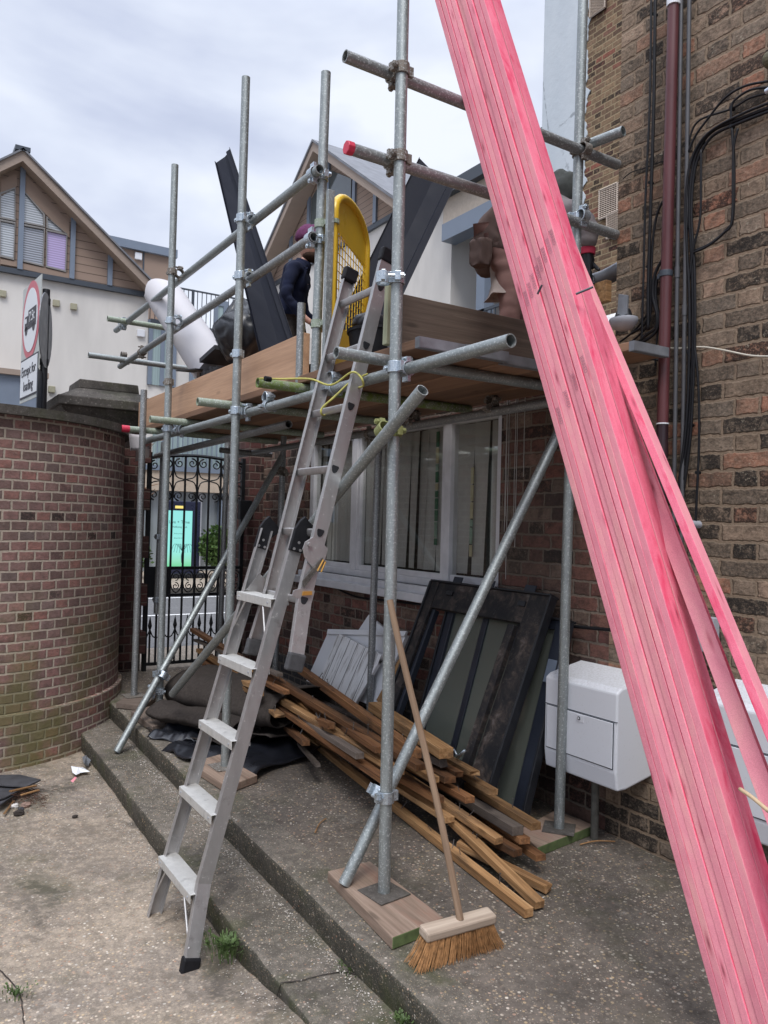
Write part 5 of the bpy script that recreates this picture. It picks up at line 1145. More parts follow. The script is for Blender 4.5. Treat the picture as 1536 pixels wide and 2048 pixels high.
pb(800, 1545, .31, 398, 1300, 6.35, m_battenl, 'long batten second from the top, crossed by the near upright', .05, .03, nn=8)
pb(770, 1560, .26, 410, 1312, 6.3, m_batten, 'long dark batten under the two top ones', .05, .03, nn=7)
pb(880, 1600, .20, 402, 1322, 6.2, m_batten, 'long batten in the heart of the pile, its far end showing left of the ladder', .05, .03, nn=7)
pb(900, 1640, .14, 560, 1420, 5.2, m_battenl, 'half buried batten crossing under the grey weathered one', .05, .026, nn=4)
pb(663, 1452, .36, 556, 1408, 5.3, m_batten, 'short square batten stub lying on the left of the pile beside the ladder', .045, .035, nn=2)
pb(657, 1470, .27, 570, 1432, 5.1, m_batten, 'short batten stub just below the square stub left of the near upright', .05, .035, nn=1)
pb(698, 1476, .27, 610, 1440, 5.0, m_battenl, 'short pale stub poking out between longer battens', .055, .035, nn=0)
pb(612, 1486, .25, 556, 1440, 5.1, m_batten, 'orange brown broken stub pointing down left of the pile', .045, .03, rg=.005, re=.02, nn=2)
pb(637, 1532, .12, 575, 1462, 4.9, m_batteng, 'thin splintered lath hanging off the left side of the pile', .03, .016, rg=.005, re=.03, nn=1)
pb(560, 1432, .35, 520, 1400, 5.6, m_battenl, 'splintered pale offcut resting on the black felt beside the ladder', .06, .02, rg=.006, re=.03, nn=1)
pb(520, 1388, .36, 425, 1352, 6.1, m_battenl, 'pale batten end seen between the ladder stiles', .05, .03, nn=2)
pb(512, 1372, .40, 462, 1352, 5.9, m_battenl, 'stubby pale block seen through the ladder below the fourth tread', .07, .03, nn=0)
pb(560, 1350, .47, 392, 1280, 6.35, m_batteng, 'grey lath near the top of the far end of the pile', .04, .022, nn=5)
pb(572, 1385, .41, 436, 1318, 6.2, m_batten, 'brown lath under the ladder, third down at the far end of the pile', .045, .025, nn=6)
pb(1010, 1694, .06, 640, 1478, .08, m_batten, 'brown batten just behind the lowest pale one', .05, .03, nn=5, far='S')
pb(970, 1668, .11, 620, 1452, 5.0, m_battenl, 'pale batten wedged under the long middle one', .045, .03, nn=5)
pb(940, 1600, .22, 640, 1430, 5.1, m_batten, 'brown batten between the grey weathered one and the split ones', .05, .03, nn=5)
pb(870, 1560, .29, 610, 1392, 5.4, m_battenl, 'light batten lying directly under the top long ones', .045, .028, nn=6)
pb(1050, 1682, .14, 800, 1520, 4.2, m_batten, 'brown batten end poking out between the pale and grey ends at the right', .05, .028, nn=3)
pb(760, 1500, .38, 520, 1340, 5.9, m_batten, 'reddish brown batten behind the ladder foot, beside the top one', .05, .03, nn=5)
pb(720, 1512, .32, 470, 1350, 6.0, m_batteng, 'dull grey batten sandwiched near the top of the pile', .045, .03, nn=4)
pb(900, 1560, .27, 700, 1438, 4.6, m_batten, 'dark batten under the thick pale sawn block', .06, .03, nn=2)
# black felt and sheet under the pile
def fold(name, prof, ctr, dirv, L, m, label, wob=.02, seed=1, cat='felt'):
    bm = bmesh.new(); d = V(dirv).normalized(); sd = Zv.cross(d).normalized(); prof = smoothpts([V((a, 0, b)) for a, b in prof], 5); n = 26
    rows = []
    for i in range(n+1):
        u = i/n-.5; c = V(ctr)+d*(L*u)
        rows.append([bm.verts.new(c+sd*(p.x*(1+.12*mnoise.noise(V((u*3, seed, 1))))+wob*mnoise.noise(V((u*4, p.x*5, seed))))+Zv*(p.z*(1+.2*mnoise.noise(V((u*2.5, seed, 4))))+wob*.6*mnoise.noise(V((u*5, p.x*6+p.z*9, seed+3))))+d*(wob*2*mnoise.noise(V((p.x*4, seed, p.z*4))))+Zv*(wob*.8*(abs(mnoise.noise(V((u*9+p.x*7, p.x*3-u*4, seed+9))))-.25))) for p in prof])
    for a, b in zip(rows, rows[1:]):
        for k in range(len(a)-1): bm.faces.new((a[k], a[k+1], b[k+1], b[k]))
    o = obj(name, bm, m, smooth=True); s_ = o.modifiers.new('thick', 'SOLIDIFY'); s_.thickness = .008; return tag(o, label, cat)
dv = V((.35, -1, 0)); g0 = gz(4.9)
fold('felt_roll', [(-.26, .02), (-.15, .01), (.1, .015), (.30, .03), (.34, .13), (.27, .24), (.05, .28), (-.18, .24), (-.27, .15), (-.2, .07), (.0, .10), (.2, .11)], (2.12, 5.0, g0+.06), dv, 1.05, m_felt, 'folded length of charcoal roofing felt under the old battens', .03, 2)
fold('felt_roll', [(-.14, .02), (.0, .0), (.12, .03), (.15, .10), (.08, .16), (-.06, .17), (-.14, .12), (-.09, .07)], (1.80, 4.95, g0+.01), (.5, -1, 0), .75, m_felt, 'smaller felt fold slumped against the foot of the battens behind the ladder', .02, 8)
fold('plastic_sheet', [(-.34, .012), (-.2, .03), (-.05, .012), (.12, .02), (.3, .03), (.42, .02)], (1.92, 4.55, gz(4.5)+.01), (.45, -1, 0), .8, m_bag, 'black plastic sheet spread beneath the felt and battens', .03, 5, 'sheet')
fold('plastic_sheet', [(-.12, .01), (-.05, .05), (.02, .03), (.1, .07), (.15, .02)], (1.70, 4.98, gz(5)+.0), (1, -.8, 0), .34, m_bag, 'crumpled black plastic flap beside the sole board at the top of the steps', .03, 12, 'sheet')

# ---------------- white painted boards against the wall ----------------
Nw = V((-1, 0, .22)).normalized(); Pw = V((2.86, 5, .6))
def leaf(name, pts, off, th, m, label, cat='board', par=None, axis=None):
    P = [hit(*q, Pw+Nw*off, Nw) for q in pts]; c = sum(P, V())/len(P); ax = (P[1]-P[0]) if axis is None else axis(P); rot = frame(V((0, 0, 0)), ax, Nw); bm = bmesh.new(); prism(bm, P, -Nw*th)
    for v in bm.verts: v.co = rot.inverted() @ (v.co-c)
    return tag(obj(name, bm, m, par, mw=M.Translation(c) @ rot, bevel=.003), label, cat if label else None)
wb = leaf('painted_board', [(612, 1362), (655, 1266), (812, 1270), (752, 1415)], .0, .03, m_whitep, 'clean white cupboard panel leaning against the wall behind the peeling one')
leaf('top_rail', [(655, 1258), (812, 1262), (808, 1272), (653, 1268)], .02, .02, m_whitep, None, None, wb)
leaf('painted_board', [(632, 1372), (676, 1267), (765, 1311), (705, 1416)], .06, .025, m_peel, 'peeling white tongue and groove panel leaning below the window')
leaf('painted_board', [(690, 1300), (737, 1229), (800, 1285), (740, 1340)], -.05, .025, m_whitep, 'white panel standing on its corner behind the others below the window')
leaf('painted_board', [(752, 1400), (812, 1290), (822, 1296), (764, 1412)], .03, .06, m_battenl, 'edge on board with bare wood face leaning right of the white panels')

# ---------------- black window frames leaning on the wall ----------------
def framed(name, label, Ya, Yb, Xt, zt, Xb, zb, stw, top, bars, panes, m1, m2, th=.05, tabs=()):
    e = empty(name, ((Xt+Xb)/2, (Ya+Yb)/2, zb), label, 'window frame'); H = V((Xt-Xb, 0, zt-zb)); L = H.length; h = H.normalized(); n = V((-h.z, 0, h.x)); O = V((Xb, Ya, zb)); s = V((0, -1, 0)); Wd = Ya-Yb
    def q(u0, u1, v0, v1, n0, n1, nm, m, bev=.003, par=e):
        bm = bmesh.new(); vs = []
        for u in (u0, u1):
            for v in (v0, v1):
                for k in (n0, n1): vs.append(bm.verts.new(O+s*u+h*v+n*k))
        for f in [(0, 1, 3, 2), (4, 6, 7, 5), (0, 4, 5, 1), (2, 3, 7, 6), (0, 2, 6, 4), (1, 5, 7, 3)]: bm.faces.new([vs[i] for i in f])
        return obj(nm, bm, m, par, bevel=bev)
    q(0, stw[0], 0, L, 0, th, 'stile', m1); q(Wd-stw[1], Wd, 0, L, 0, th, 'stile', m2); q(stw[0]+.001, Wd-stw[1]-.001, L-top, L, 0, th*.9, 'top_rail', m1); q(stw[0]+.001, Wd-stw[1]-.001, 0, .07, 0, th, 'bottom_rail', m1)
    q(-.006, Wd+.006, L, L+.012, -.004, th+.012, 'drip_edge', m_black); q(Wd-.004, Wd+.010, 0, L, .012, th+.014, 'edge_strip', m_black); q(-.010, .004, 0, L, .012, th+.014, 'edge_strip', m_black)
    for u0, u1 in bars: q(u0, u1, .07, L-top, .008, th*.8, 'glazing_bar', m_steelblue)
    for u0, u1 in panes: q(u0, u1, .07, L-top, .018, .024, 'pane', m_glassd, 0)
    for u in tabs:
        t = q(u, u+.085, L+.005, L+.06, .01, .016, 'hinge_leaf', m_steelblue, .001)
        q(u+.03, u+.085, L-.075, L-.045, th*.9, th*.9+.012, 'latch', m_black, .002)
    return e, q, L
f1, q1_, L1 = framed('window_frame', 'big weathered black timber window frame leaning in front, its left opening empty', 4.02, 2.965, 3.0, 1.115, 2.54, .03, (.075, .16), .165, [], [], m_rusty, m_rusty, .05, (.16, .46, .80))
q1_(1.055-.17-.045, 1.055-.162, .0, L1-.19, .05, .085, 'raised_bead', m_rusty); q1_(.078, .105, .0, L1-.17, -.01, .03, 'inner_bead', m_steelblue)
f2, q2_, L2 = framed('window_frame', 'blue black framed double glazed window leaning behind the weathered frame', 3.86, 2.86, 3.02, 1.0, 2.72, .02, (.06, .085), .05, [(.33, .375), (.62, .67)], [(.06, .33), (.375, .62), (.67, .915)], m_steelblue, m_steelblue, .045)
q2_(.93, 1.03, .70, .82, .05, .058, 'hinge_plate', m_greyblue)
bm = bmesh.new(); P = [at(902, 1503, 0, 2.5), at(908, 1499, 0, 2.5), at(916, 1514, 0, 2.5), at(930, 1501, 0, 2.5)]; path(bm, P[:3], .005, 7); path(bm, P[2:], .008, 8); tag(obj('winder_handle', bm, m_coup, smooth=True), 'small zinc crank handle lying on the thick end of the batten pile', 'handle')

# ---------------- meter boxes, pipes on the house wall ----------------
def mbox(y0, y1, z0, z1, X0, label, lockf=.5):
    e = empty('meter_box', (WX-.1, (y0+y1)/2, z0), label, 'meter box', 'white wall mounted meter boxes'); c = .05; bm = bmesh.new()
    P = [(WX, z0+.035), (X0+.07, z0), (X0+.012, z0), (X0, z0+.08), (X0, z1-.02), (X0+.03, z1), (WX, z1+.045)]
    prism(bm, [V((x, y0, z)) for x, z in P], V((0, y1-y0, 0))); bd_ = obj('body', bm, m_mbox, e, bevel=.009)
    zl = z1-(z1-z0)*.32; bm = bmesh.new(); box(bm, (X0-.002, y0-.001, zl-.003), (X0+.004, y1+.001, zl)); obj('lid_seam', bm, m_dgrey, e)
    bm = bmesh.new(); box(bm, (X0-.006, y0+.02, z0+.10), (X0-.0005, y1-.02, zl-.008)); dr = obj('door', bm, m_mbox, e, bevel=.002)
    bm = bmesh.new(); box(bm, (X0-.0025, y0+.016, z0+.096), (X0+.001, y1-.016, zl-.005)); obj('door_gap', bm, m_dgrey, e)
    yl = y0+(y1-y0)*lockf; bm = bmesh.new(); box(bm, (X0-.008, yl-.022, zl-.045), (X0-.006, yl+.022, zl-.012)); obj('lock_plate', bm, m_plast, dr, bevel=.0005)
    bm = bmesh.new(); cyl(bm, (X0-.011, yl+.006, zl-.028), (X0-.008, yl+.006, zl-.028), .0085, 14); obj('lock', bm, m_black, dr)
    bm = bmesh.new(); cyl(bm, (X0-.0125, yl+.006, zl-.028), (X0-.0108, yl+.006, zl-.028), .005, 10); obj('lock_core', bm, m_plast, dr)
    return e
mbox(2.387, 2.84, .315, .775, 2.80, 'white meter box behind the rear upright, grimy on top, left of the pink battens', .47)
mbox(1.30, 1.975, .325, .835, 2.80, 'white meter box at the right edge, seen between the pink battens', .84)
bm = bmesh.new(); cyl(bm, (2.93, 2.62, gz(2.6)-.02), (2.93, 2.62, .36), .019, 12); tag(obj('service_pipe', bm, plain('dirty_pipe', (.10, .095, .08), .8, 0, .4, 30), smooth=True, ang=40), 'grimy grey pipe rising into the bottom of the meter box behind the upright', 'pipe')
bm = bmesh.new(); a = at(1393, 1300, 0, 3.02); b = at(1432, 1236, 0, 3.02); box(bm, (3.0, min(a.y, b.y), a.z), (3.048, max(a.y, b.y), b.z)); tag(obj('junction_box', bm, m_gray, bevel=.004), 'small grey junction box on the brick wall behind the loose pink battens', 'box')
dp = empty('downpipe', at(1325, 850, 0, 3.0), 'maroon painted iron downpipe running up the brick wall', 'pipe')
bm = bmesh.new(); a, b, c, d = at(1347, 12, 0, 3.0), at(1325, 848, 0, 3.0), at(1325, 849, 0, 3.0), at(1319, 1150, 0, 3.0); cyl(bm, a, b, .0255, 20); obj('upper_length', bm, m_pipe, dp, smooth=True, ang=40)
bm = bmesh.new(); cyl(bm, c, d, .0265, 20); obj('lower_length', bm, m_pipe2, dp, smooth=True, ang=40)
bm = bmesh.new(); cyl(bm, c+V((0, 0, .0)), c+V((0, 0, .006)), .0285, 20); obj('joint_ring', bm, m_whitep, dp)
bm = bmesh.new(); cyl(bm, at(1348, -40, 0, 3.0), at(1347, 12, 0, 3.0), .031, 20); obj('white_socket', bm, m_whitep, dp, smooth=True, ang=40)
p = at(1332, 548, 0, 3.0); bm = bmesh.new(); cyl(bm, p-Zv*.014, p+Zv*.014, .030, 20); box(bm, (p.x-.0, p.y+.02, p.z-.012), (WX, p.y+.05, p.z+.012)); obj('pipe_clamp', bm, m_dgrey, dp, bevel=.002)
for x0, x1, lab in ((1363, 1345, 'grey conduit pipe immediately right of the maroon downpipe'), (1379, 1361, 'grey conduit pipe second to the right of the maroon downpipe')):
    bm = bmesh.new(); a, b = at(x0, -20, 0, 3.02), at(x1, 1200, 0, 3.02); cyl(bm, a, b, .0098, 12); e = tag(obj('conduit', bm, m_conduit, smooth=True, ang=40), lab, 'conduit', 'grey conduits beside the downpipe')
    for pz_ in (at(x0-9, 545 if x0 < 1370 else 620, 0, 3.02),):
        b_ = bmesh.new(); ax_ = (a-b).normalized(); f_ = (pz_.z-b.z)/(a.z-b.z); pc = b+(a-b)*f_; cyl(b_, pc-ax_*.025, pc+ax_*.025, .0125, 12); obj('coupling', b_, m_conduit, e, smooth=True, ang=40)
XC = 3.03; CG = 'black cables clipped to the brick wall'
C_ = [([(1303, -20), (1300, 200), (1291, 400), (1287, 560), (1283, 695)], .0042, 'left of the two straight black cables dropping down the wall'),
      ([(1311, -20), (1308, 200), (1302, 400), (1297, 560), (1296, 660)], .006, 'right of the two straight black cables dropping down the wall'),
      ([(1540, 215), (1480, 238), (1425, 262), (1397, 300), (1384, 345), (1379, 420), (1384, 520), (1386, 640), (1384, 760), (1376, 870), (1362, 960), (1350, 1010)], .006, 'thick black cable sweeping in from the right edge and down beside the conduits'),
      ([(1540, 222), (1478, 246), (1428, 270), (1402, 306), (1388, 350), (1383, 430), (1389, 540), (1390, 660), (1386, 780), (1380, 880), (1368, 960)], .005, 'black cable under the thickest one of the sweeping bundle'),
      ([(1540, 205), (1490, 225), (1432, 255), (1400, 285), (1380, 330), (1372, 400), (1374, 500), (1379, 600), (1378, 720), (1372, 850), (1356, 980)], .0045, 'black cable along the top of the sweeping bundle'),
      ([(1540, 162), (1490, 172), (1450, 196), (1418, 235), (1392, 270), (1376, 305)], .004, 'slim black cable looping highest over the bundle at the right'),
      ([(1540, 174), (1500, 180), (1470, 200), (1463, 215), (1462, 240)], .004, 'short black cable hooking down onto the bundle at the right'),
      ([(1538, 186), (1500, 196), (1462, 218), (1400, 240), (1380, 275), (1374, 330)], .0035, 'thin black cable running straight from the grey fitting to the bundle'),
      ([(1464, 255), (1468, 330), (1466, 432), (1455, 458), (1420, 488), (1388, 502)], .0048, 'black cable dropping from the bundle and curving back to the conduits'),
      ([(1476, 257), (1468, 290), (1466, 330), (1464, 440), (1448, 466), (1416, 492), (1384, 506)], .004, 'twin of the dropping black cable, just beside it'),
      ([(1402, 300), (1402, 360), (1400, 440), (1386, 500), (1378, 560)], .004, 'black cable peeling off inside the bundle bend'),
      ([(1383, 640), (1396, 760), (1398, 880), (1394, 985), (1389, 1078)], .0042, 'black cable falling to the wall bush below the conduits'),
      ([(1376, 700), (1384, 800), (1378, 900), (1364, 1000)], .005, 'black cable bulging beside the lower conduits'),
      ([(1326, 402), (1314, 430), (1306, 480), (1302, 560), (1300, 620), (1288, 650), (1262, 668)], .0045, 'black cable emerging left of the downpipe and dipping to the dome light'),
      ([(1345, 505), (1325, 520), (1310, 550), (1306, 590), (1314, 630), (1312, 655), (1290, 672), (1262, 700), (1245, 722)], .0055, 'black cable looping from behind the downpipe down to the board end'),
      ([(1345, 512), (1330, 530), (1314, 560), (1312, 600), (1318, 640), (1308, 668), (1280, 688), (1250, 716)], .0055, 'second black cable looping from behind the downpipe'),
      ([(1340, 520), (1318, 548), (1306, 580), (1302, 620), (1296, 650), (1272, 676), (1240, 700)], .004, 'third looping black cable, nearest the dome light'),
      ([(1308, 590), (1296, 625), (1270, 660), (1240, 684)], .0038, 'thin black wire slanting down towards the dome light'),
      ([(1318, 640), (1313, 690), (1311, 732)], .0036, 'short black wire dropping to the grey board end band'),
      ([(1240, 730), (1262, 719), (1290, 717), (1325, 722)], .0036, 'thin black wire lying just over the metal edged board end')]
for pts, r, lab in C_: wallcable(pts, XC-r-random.uniform(0, .014), r*1.35, lab, group=CG)
wallcable([(1268, 716), (1276, 702), (1290, 694), (1315, 692), (1350, 697), (1400, 694), (1440, 699), (1500, 711), (1545, 713)], 3.03, .0042, 'off white cable running right across the bricks from the board end', m_wcable)
for px, py in ((1462, 216), (1462, 252), (1404, 284), (1376, 455), (1381, 850), (1394, 945), (1308, 28), (1300, 365), (1296, 533)):
    p = at(px, py, 0, 3.022); bm = bmesh.new(); cyl(bm, p-V((.006, 0, 0)), p+V((.02, 0, 0)), .008, 8)
    tag(obj('cable_clip', bm, m_cable), 'small black cable clip at %s' % {(1462, 216): 'the top of the right hand loop', (1462, 252): 'the underside of the sweeping bundle', (1404, 284): 'the bend of the sweeping bundle', (1376, 455): 'the straight part of the bundle right of the conduits', (1381, 850): 'the bundle low by the conduits', (1394, 945): 'the lone cable above the wall bush', (1308, 28): 'the top of the straight cable pair', (1300, 365): 'the middle of the straight cable pair', (1296, 533): 'the foot of the straight cable pair'}[(px, py)], 'clip')
p = at(1392, 1049, 0, 3.03); bm = bmesh.new(); cyl(bm, p-V((.05, 0, 0)), p+V((.02, 0, 0)), .017, 16); tag(obj('pipe_stub', bm, m_gray, smooth=True, ang=40), 'short grey pipe stub sticking out of the bricks at the foot of the lone cable', 'pipe')
p = at(1532, 184, 0, 3.0); bm = bmesh.new(); cyl(bm, p, p+V((0, -.06, .01)), .012, 12); tag(obj('cable_fitting', bm, m_coup, smooth=True, ang=40), 'grey metal cable fitting at the right edge of the wall', 'fitting')
p = at(1540, 120, 0, 3.0); bm = bmesh.new(); ball(bm, p, .035, 14, 8, (1, .8, 1)); tag(obj('wall_knob', bm, plain('mossy_metal', (.10, .09, .05), .8, 0, .4, 40)), 'mossy metal knob on the bricks at the upper right edge', 'knob')
bm = bmesh.new(); P = [at(1246, 358, 0, 3.035), at(1262, 345, 0, 3.035), at(1290, 336, 0, 3.035), at(1310, 328, 0, 3.035), at(1328, 322, 0, 3.035)]; path(bm, smoothpts(P, 5), .0028, 5); tag(obj('cable', bm, m_cable), 'thin black wire tacked from the wall corner to the downpipe', 'cable')
# roof edge of the extension by the corner
bm = bmesh.new(); z0 = at(1240, 586, 0, 3.0).z; box(bm, (2.99, 2.672, z0-.02), (3.03, 3.15, z0+.085)); tag(obj('fascia_board', bm, m_battenl, bevel=.003), 'brown timber roof joist end showing at the wall corner above the white gutter', 'timber')
gu = empty('gutter', (2.93, 2.9, 2.5), 'length of white half round gutter ending at the wall corner', 'gutter'); bm = bmesh.new(); cg = at(1226, 618, 0, 2.93)
grid(bm, 14, 4, lambda u, v: V((cg.x+.07*math.cos(math.pi*u), 2.60+.60*v, cg.z-.07*math.sin(math.pi*u)))); o = obj('trough', bm, m_whitep, gu, smooth=True); o.modifiers.new('t', 'SOLIDIFY').thickness = .004
bm = bmesh.new(); P = [at(*q, 0, 2.90) for q in ((1237, 588), (1255, 590), (1253, 628), (1233, 637))]; prism(bm, P, V((.012, 0, 0))); tag(obj('lead_flashing', bm, m_lead, bevel=.002), 'ragged grey lead flashing flap hanging at the gutter end', 'flashing')
bm = bmesh.new(); a = at(1240, 542, 0, 3.12); path(bm, smoothpts([a+V((0, -.02, .01)), a+V((0, .12, -.01)), a+V((.01, .35, .0)), a+V((0, .6, .02))], 5), .042, 14); tag(obj('lead_roll', bm, m_lead, smooth=True), 'streaked grey roll of lead lying on the roof edge by the wall corner', 'roll')
dl = empty('dome_light', at(1247, 650, 0, 2.95), 'white dome shaped wall light hanging upside down at the roof edge', 'lamp'); c = at(1247, 640, 0, 2.94); bm = bmesh.new(); ball(bm, c, .062, 20, 14, (1, 1.15, .85), lambda p: V((p.x, p.y, min(p.z, .12)))); obj('globe', bm, m_gray, dl, smooth=True, ang=50)
bm = bmesh.new(); cyl(bm, c+V((0, 0, .01)), c+V((.0, .0, .05)), .045, 14, .03); obj('broken_base', bm, m_black, dl)

# ---------------- broom ----------------
br = empty('broom', slab(915, 1880, 0), 'wooden yard broom with ginger bristles leaning by the nearest upright', 'broom')
hA, hB = slab(846, 1868, .105), slab(984, 1830, .105); hx = (hB-hA).normalized(); hc = (hA+hB)/2; Hm = frame(hc, hx, (Zv+V((.25, -.28, 0))*.6)); bl = (hB-hA).length
bm = bmesh.new(); box(bm, (-bl/2, -.03, -.018), (bl/2, .03, .018)); obj('head_block', bm, m_head, br, mw=Hm, bevel=.008)
random.seed(5); bm = bmesh.new()
for i in range(1500):
    u = random.uniform(-.48, .48)*bl; v = random.uniform(-.026, .026); a = V((u, v, -.017)); fl = (u/bl)*.09; 
    tip = V((u+fl+random.uniform(-.012, .012)-.012, v*1.6-.02+random.uniform(-.01, .01), -.017-.085*random.uniform(.86, 1.06)))
    pa, pt = Hm @ a, Hm @ tip; gzz = gz(pt.y)+.003; pt.z = max(pt.z, gzz); md = (pa+pt)/2+V((0, 0, -.006))
    path(bm, [pa, md, pt], [.0011, .0010, .0007], 3, cap=False)
obj('bristles', bm, m_bristle, br)
top = at(783, 1200, 1, 2.545); bt = Hm @ V((0, 0, .015)); bt = bt+(hB-hA)*.02; L = (top-bt).length; pts = [bt+(top-bt)*t+V((0, 0, 0)) + (top-bt).cross(Zv).normalized()*(.010*math.sin(t*5)) for t in [i/14 for i in range(15)]]
ax_ = top-bt; mwh = frame(bt, ax_); bm = bmesh.new(); path(bm, [mwh.inverted() @ p for p in pts], .0128, 14); obj('handle', bm, m_handle, br, mw=mwh, smooth=True, ang=50)

# ---------------- things on the platform ----------------
yg = empty('ladder_safety_gate', at(665, 700, 1, 3.4), 'yellow mesh ladder access gate swung open beside the tall upright', 'gate')
g0_ = at(672, 345, 1, 3.42); g0_ = V((g0_.x, 3.42, 0)); gd = V((.74, .67, 0)).normalized(); gN = V((-gd.y, gd.x, 0)); GW = .56; zt_, zb_ = 3.185, 2.27
GP = lambda u, z, n=0: V((g0_.x, g0_.y, 0))+gd*(u*GW)+Zv*z+gN*n
bm = bmesh.new(); arcp = [GP(0, zb_), GP(0, 3.05)]+[GP(.5-.5*math.cos(t)*1.0, 3.05+(zt_-3.05)*math.sin(t)) for t in arc(0, math.pi, 12)][1:-1]+[GP(1, 3.05), GP(1, zb_+.12)]
path(bm, arcp, .021, 10); obj('frame_tube', bm, m_yellow, yg, smooth=True)
def panel(pts, nm):
    bm = bmesh.new(); prism(bm, pts, gN*.004); return obj(nm, bm, m_yellow, yg)
panel([GP(.03, 2.97), GP(.97, 2.93)]+[GP(.5+.47*math.cos(t), 3.05+(zt_-3.06)*math.sin(t)) for t in arc(0, math.pi, 12)], 'top_panel'); panel([GP(.03, 2.27), GP(.97, 2.37), GP(.97, 2.50), GP(.03, 2.50)], 'bottom_panel')
bm = bmesh.new()
for i in range(1, 12): path(bm, [GP(i/12, 2.49, .002), GP(i/12, 2.98, .002)], .0032, 4)
for i in range(11): path(bm, [GP(.02, 2.50+i*.045, .002), GP(.98, 2.50+i*.045, .002)], .003, 4)
obj('mesh', bm, m_yellow, yg)
bm = bmesh.new(); cyl(bm, GP(-.055, 2.46, -.01), GP(-.055, 3.0, -.01), .017, 10); obj('hinge_tube', bm, m_yellow, yg, smooth=True, ang=40)
bm = bmesh.new(); box(bm, (-.018, -.012, 2.30), (.018, .012, 3.12)); tA = GP(-.13, 0, -.0)
for v in bm.verts: v.co = v.co+tA
obj('hinge_post', bm, m_tube, yg, bevel=.002)
for z_ in (2.98, 2.48):
    bm = bmesh.new(); a, b = GP(-.06, z_, -.012), V((onS('T', z_).x, onS('T', z_).y, z_)); cyl(bm, a-Zv*.01, a+Zv*.01, .024, 12); box(bm, (-.02, -.02, -.012), (.02, .02, .012), mw=M.Translation(a+(b-a)*.5)); cyl(bm, b-Zv*.02, b+Zv*.02, .031, 16); obj('hinge_clamp', bm, m_tubeg, yg)
# dark metal trims leaning upright
def trim(name, pts4, off, label, lip=.03):
    P = pts4; bm = bmesh.new(); a, b, c, d = P; n = (b-a).cross(d-a).normalized(); 
    if n.dot(CAM-a) < 0: n = -n
    def sec(u):     # across the width with raised lips
        A, B = a+(b-a)*0, 0
        return None
    rows = []
    for i in range(9):
        t = i/8; l, r = a+(d-a)*t, b+(c-b)*t; w__ = (r-l).normalized()
        rows.append([bm.verts.new(q) for q in (l-n*0+n*lip, l, l+w__*.004, (l+r)/2-n*.006, r-w__*.045, r-w__*.04+n*.018, r-w__*.004+n*.018, r+n*lip*1.6)])
    for p_, q_ in zip(rows, rows[1:]):
        for k in range(len(p_)-1): bm.faces.new((p_[k], p_[k+1], q_[k+1], q_[k]))
    o = obj(name, bm, m_fascia); o.modifiers.new('t', 'SOLIDIFY').thickness = .003; return tag(o, label, 'trim')
trim('metal_trim', [dep(433, 326, 5.35), dep(465, 300, 5.30), dep(600, 705, 4.75), dep(522, 705, 4.8)], 0, 'long charcoal metal trim leaning up to the left of the navy jacketed workman', .02)
trim('metal_trim', [dep(838, 316, 4.75), dep(905, 381, 4.75), dep(745, 720, 4.5), dep(655, 690, 4.5)], 0, 'wide charcoal metal trim leaning right, behind the nearest upright', .012)
# white roll
pa, pb_ = at(432, 748, 0, 2.02), at(327, 588, 0, 1.86); bm = bmesh.new(); d_ = (pb_-pa).normalized(); x, y, z_ = basis(d_); L = (pb_-pa).length; rr_ = []
for i in range(15):
    t = i/14; r_ = .148*(1+.02*math.sin(t*7)); fl = 1 if t < .86 else 1+.06*(t-.86)/.14
    rr_.append([bm.verts.new(pa+d_*(L*t+(.035*math.sin(k*.6)*(t > .95)))+y*(r_*fl*math.cos(2*math.pi*k/28)*(1+(.03+.12*max(0, t-.8))*mnoise.noise(V((k*.4, t*3, 1)))))+z_*(r_*(1-.12*max(0, t-.86)/.14)*math.sin(2*math.pi*k/28))) for k in range(28)])
for a, b in zip(rr_, rr_[1:]): bridge(bm, a, b)
bm.faces.new(rr_[0][::-1]); ri = [bm.verts.new(v.co*.93+sum((q.co for q in rr_[-1]), V())/28*.07-d_*.0) for v in rr_[-1]]; bridge(bm, rr_[-1], ri); rj = [bm.verts.new(v.co-d_*.25) for v in ri]; bridge(bm, ri, rj); bm.faces.new(rj); tag(obj('membrane_roll', bm, m_paper, smooth=True, ang=60), 'fat white roll of membrane leaning on the guard rails', 'roll')
# black bag
c = dep(484, 662, 5.1); bm = bmesh.new()
def bagf(p):
    a = math.atan2(p.y, p.x); up_ = max(0, p.z); k = 1-.62*up_**1.3 if p.z > 0 else 1+.05*p.z
    fold_ = .10*abs(math.sin(a*4.5+2.2*mnoise.noise(V((p.x, p.y, p.z*2)))))*(.3+up_)+.16*mnoise.noise(V((p.x*1.9, p.y*1.9, p.z*1.5)))+.06*mnoise.noise(V((p.x*6, p.y*6, p.z*5)))
    return V((p.x*(k-fold_), p.y*(k-fold_), p.z*1.12+.08*mnoise.noise(V((p.x*3, p.y*3, 7)))))
ball(bm, c, 1, 64, 44, (.19, .19, .20), bagf); tag(obj('rubble_bag', bm, m_bag, smooth=True), 'slumped black plastic bag on the platform left of the leaning trim', 'bag')
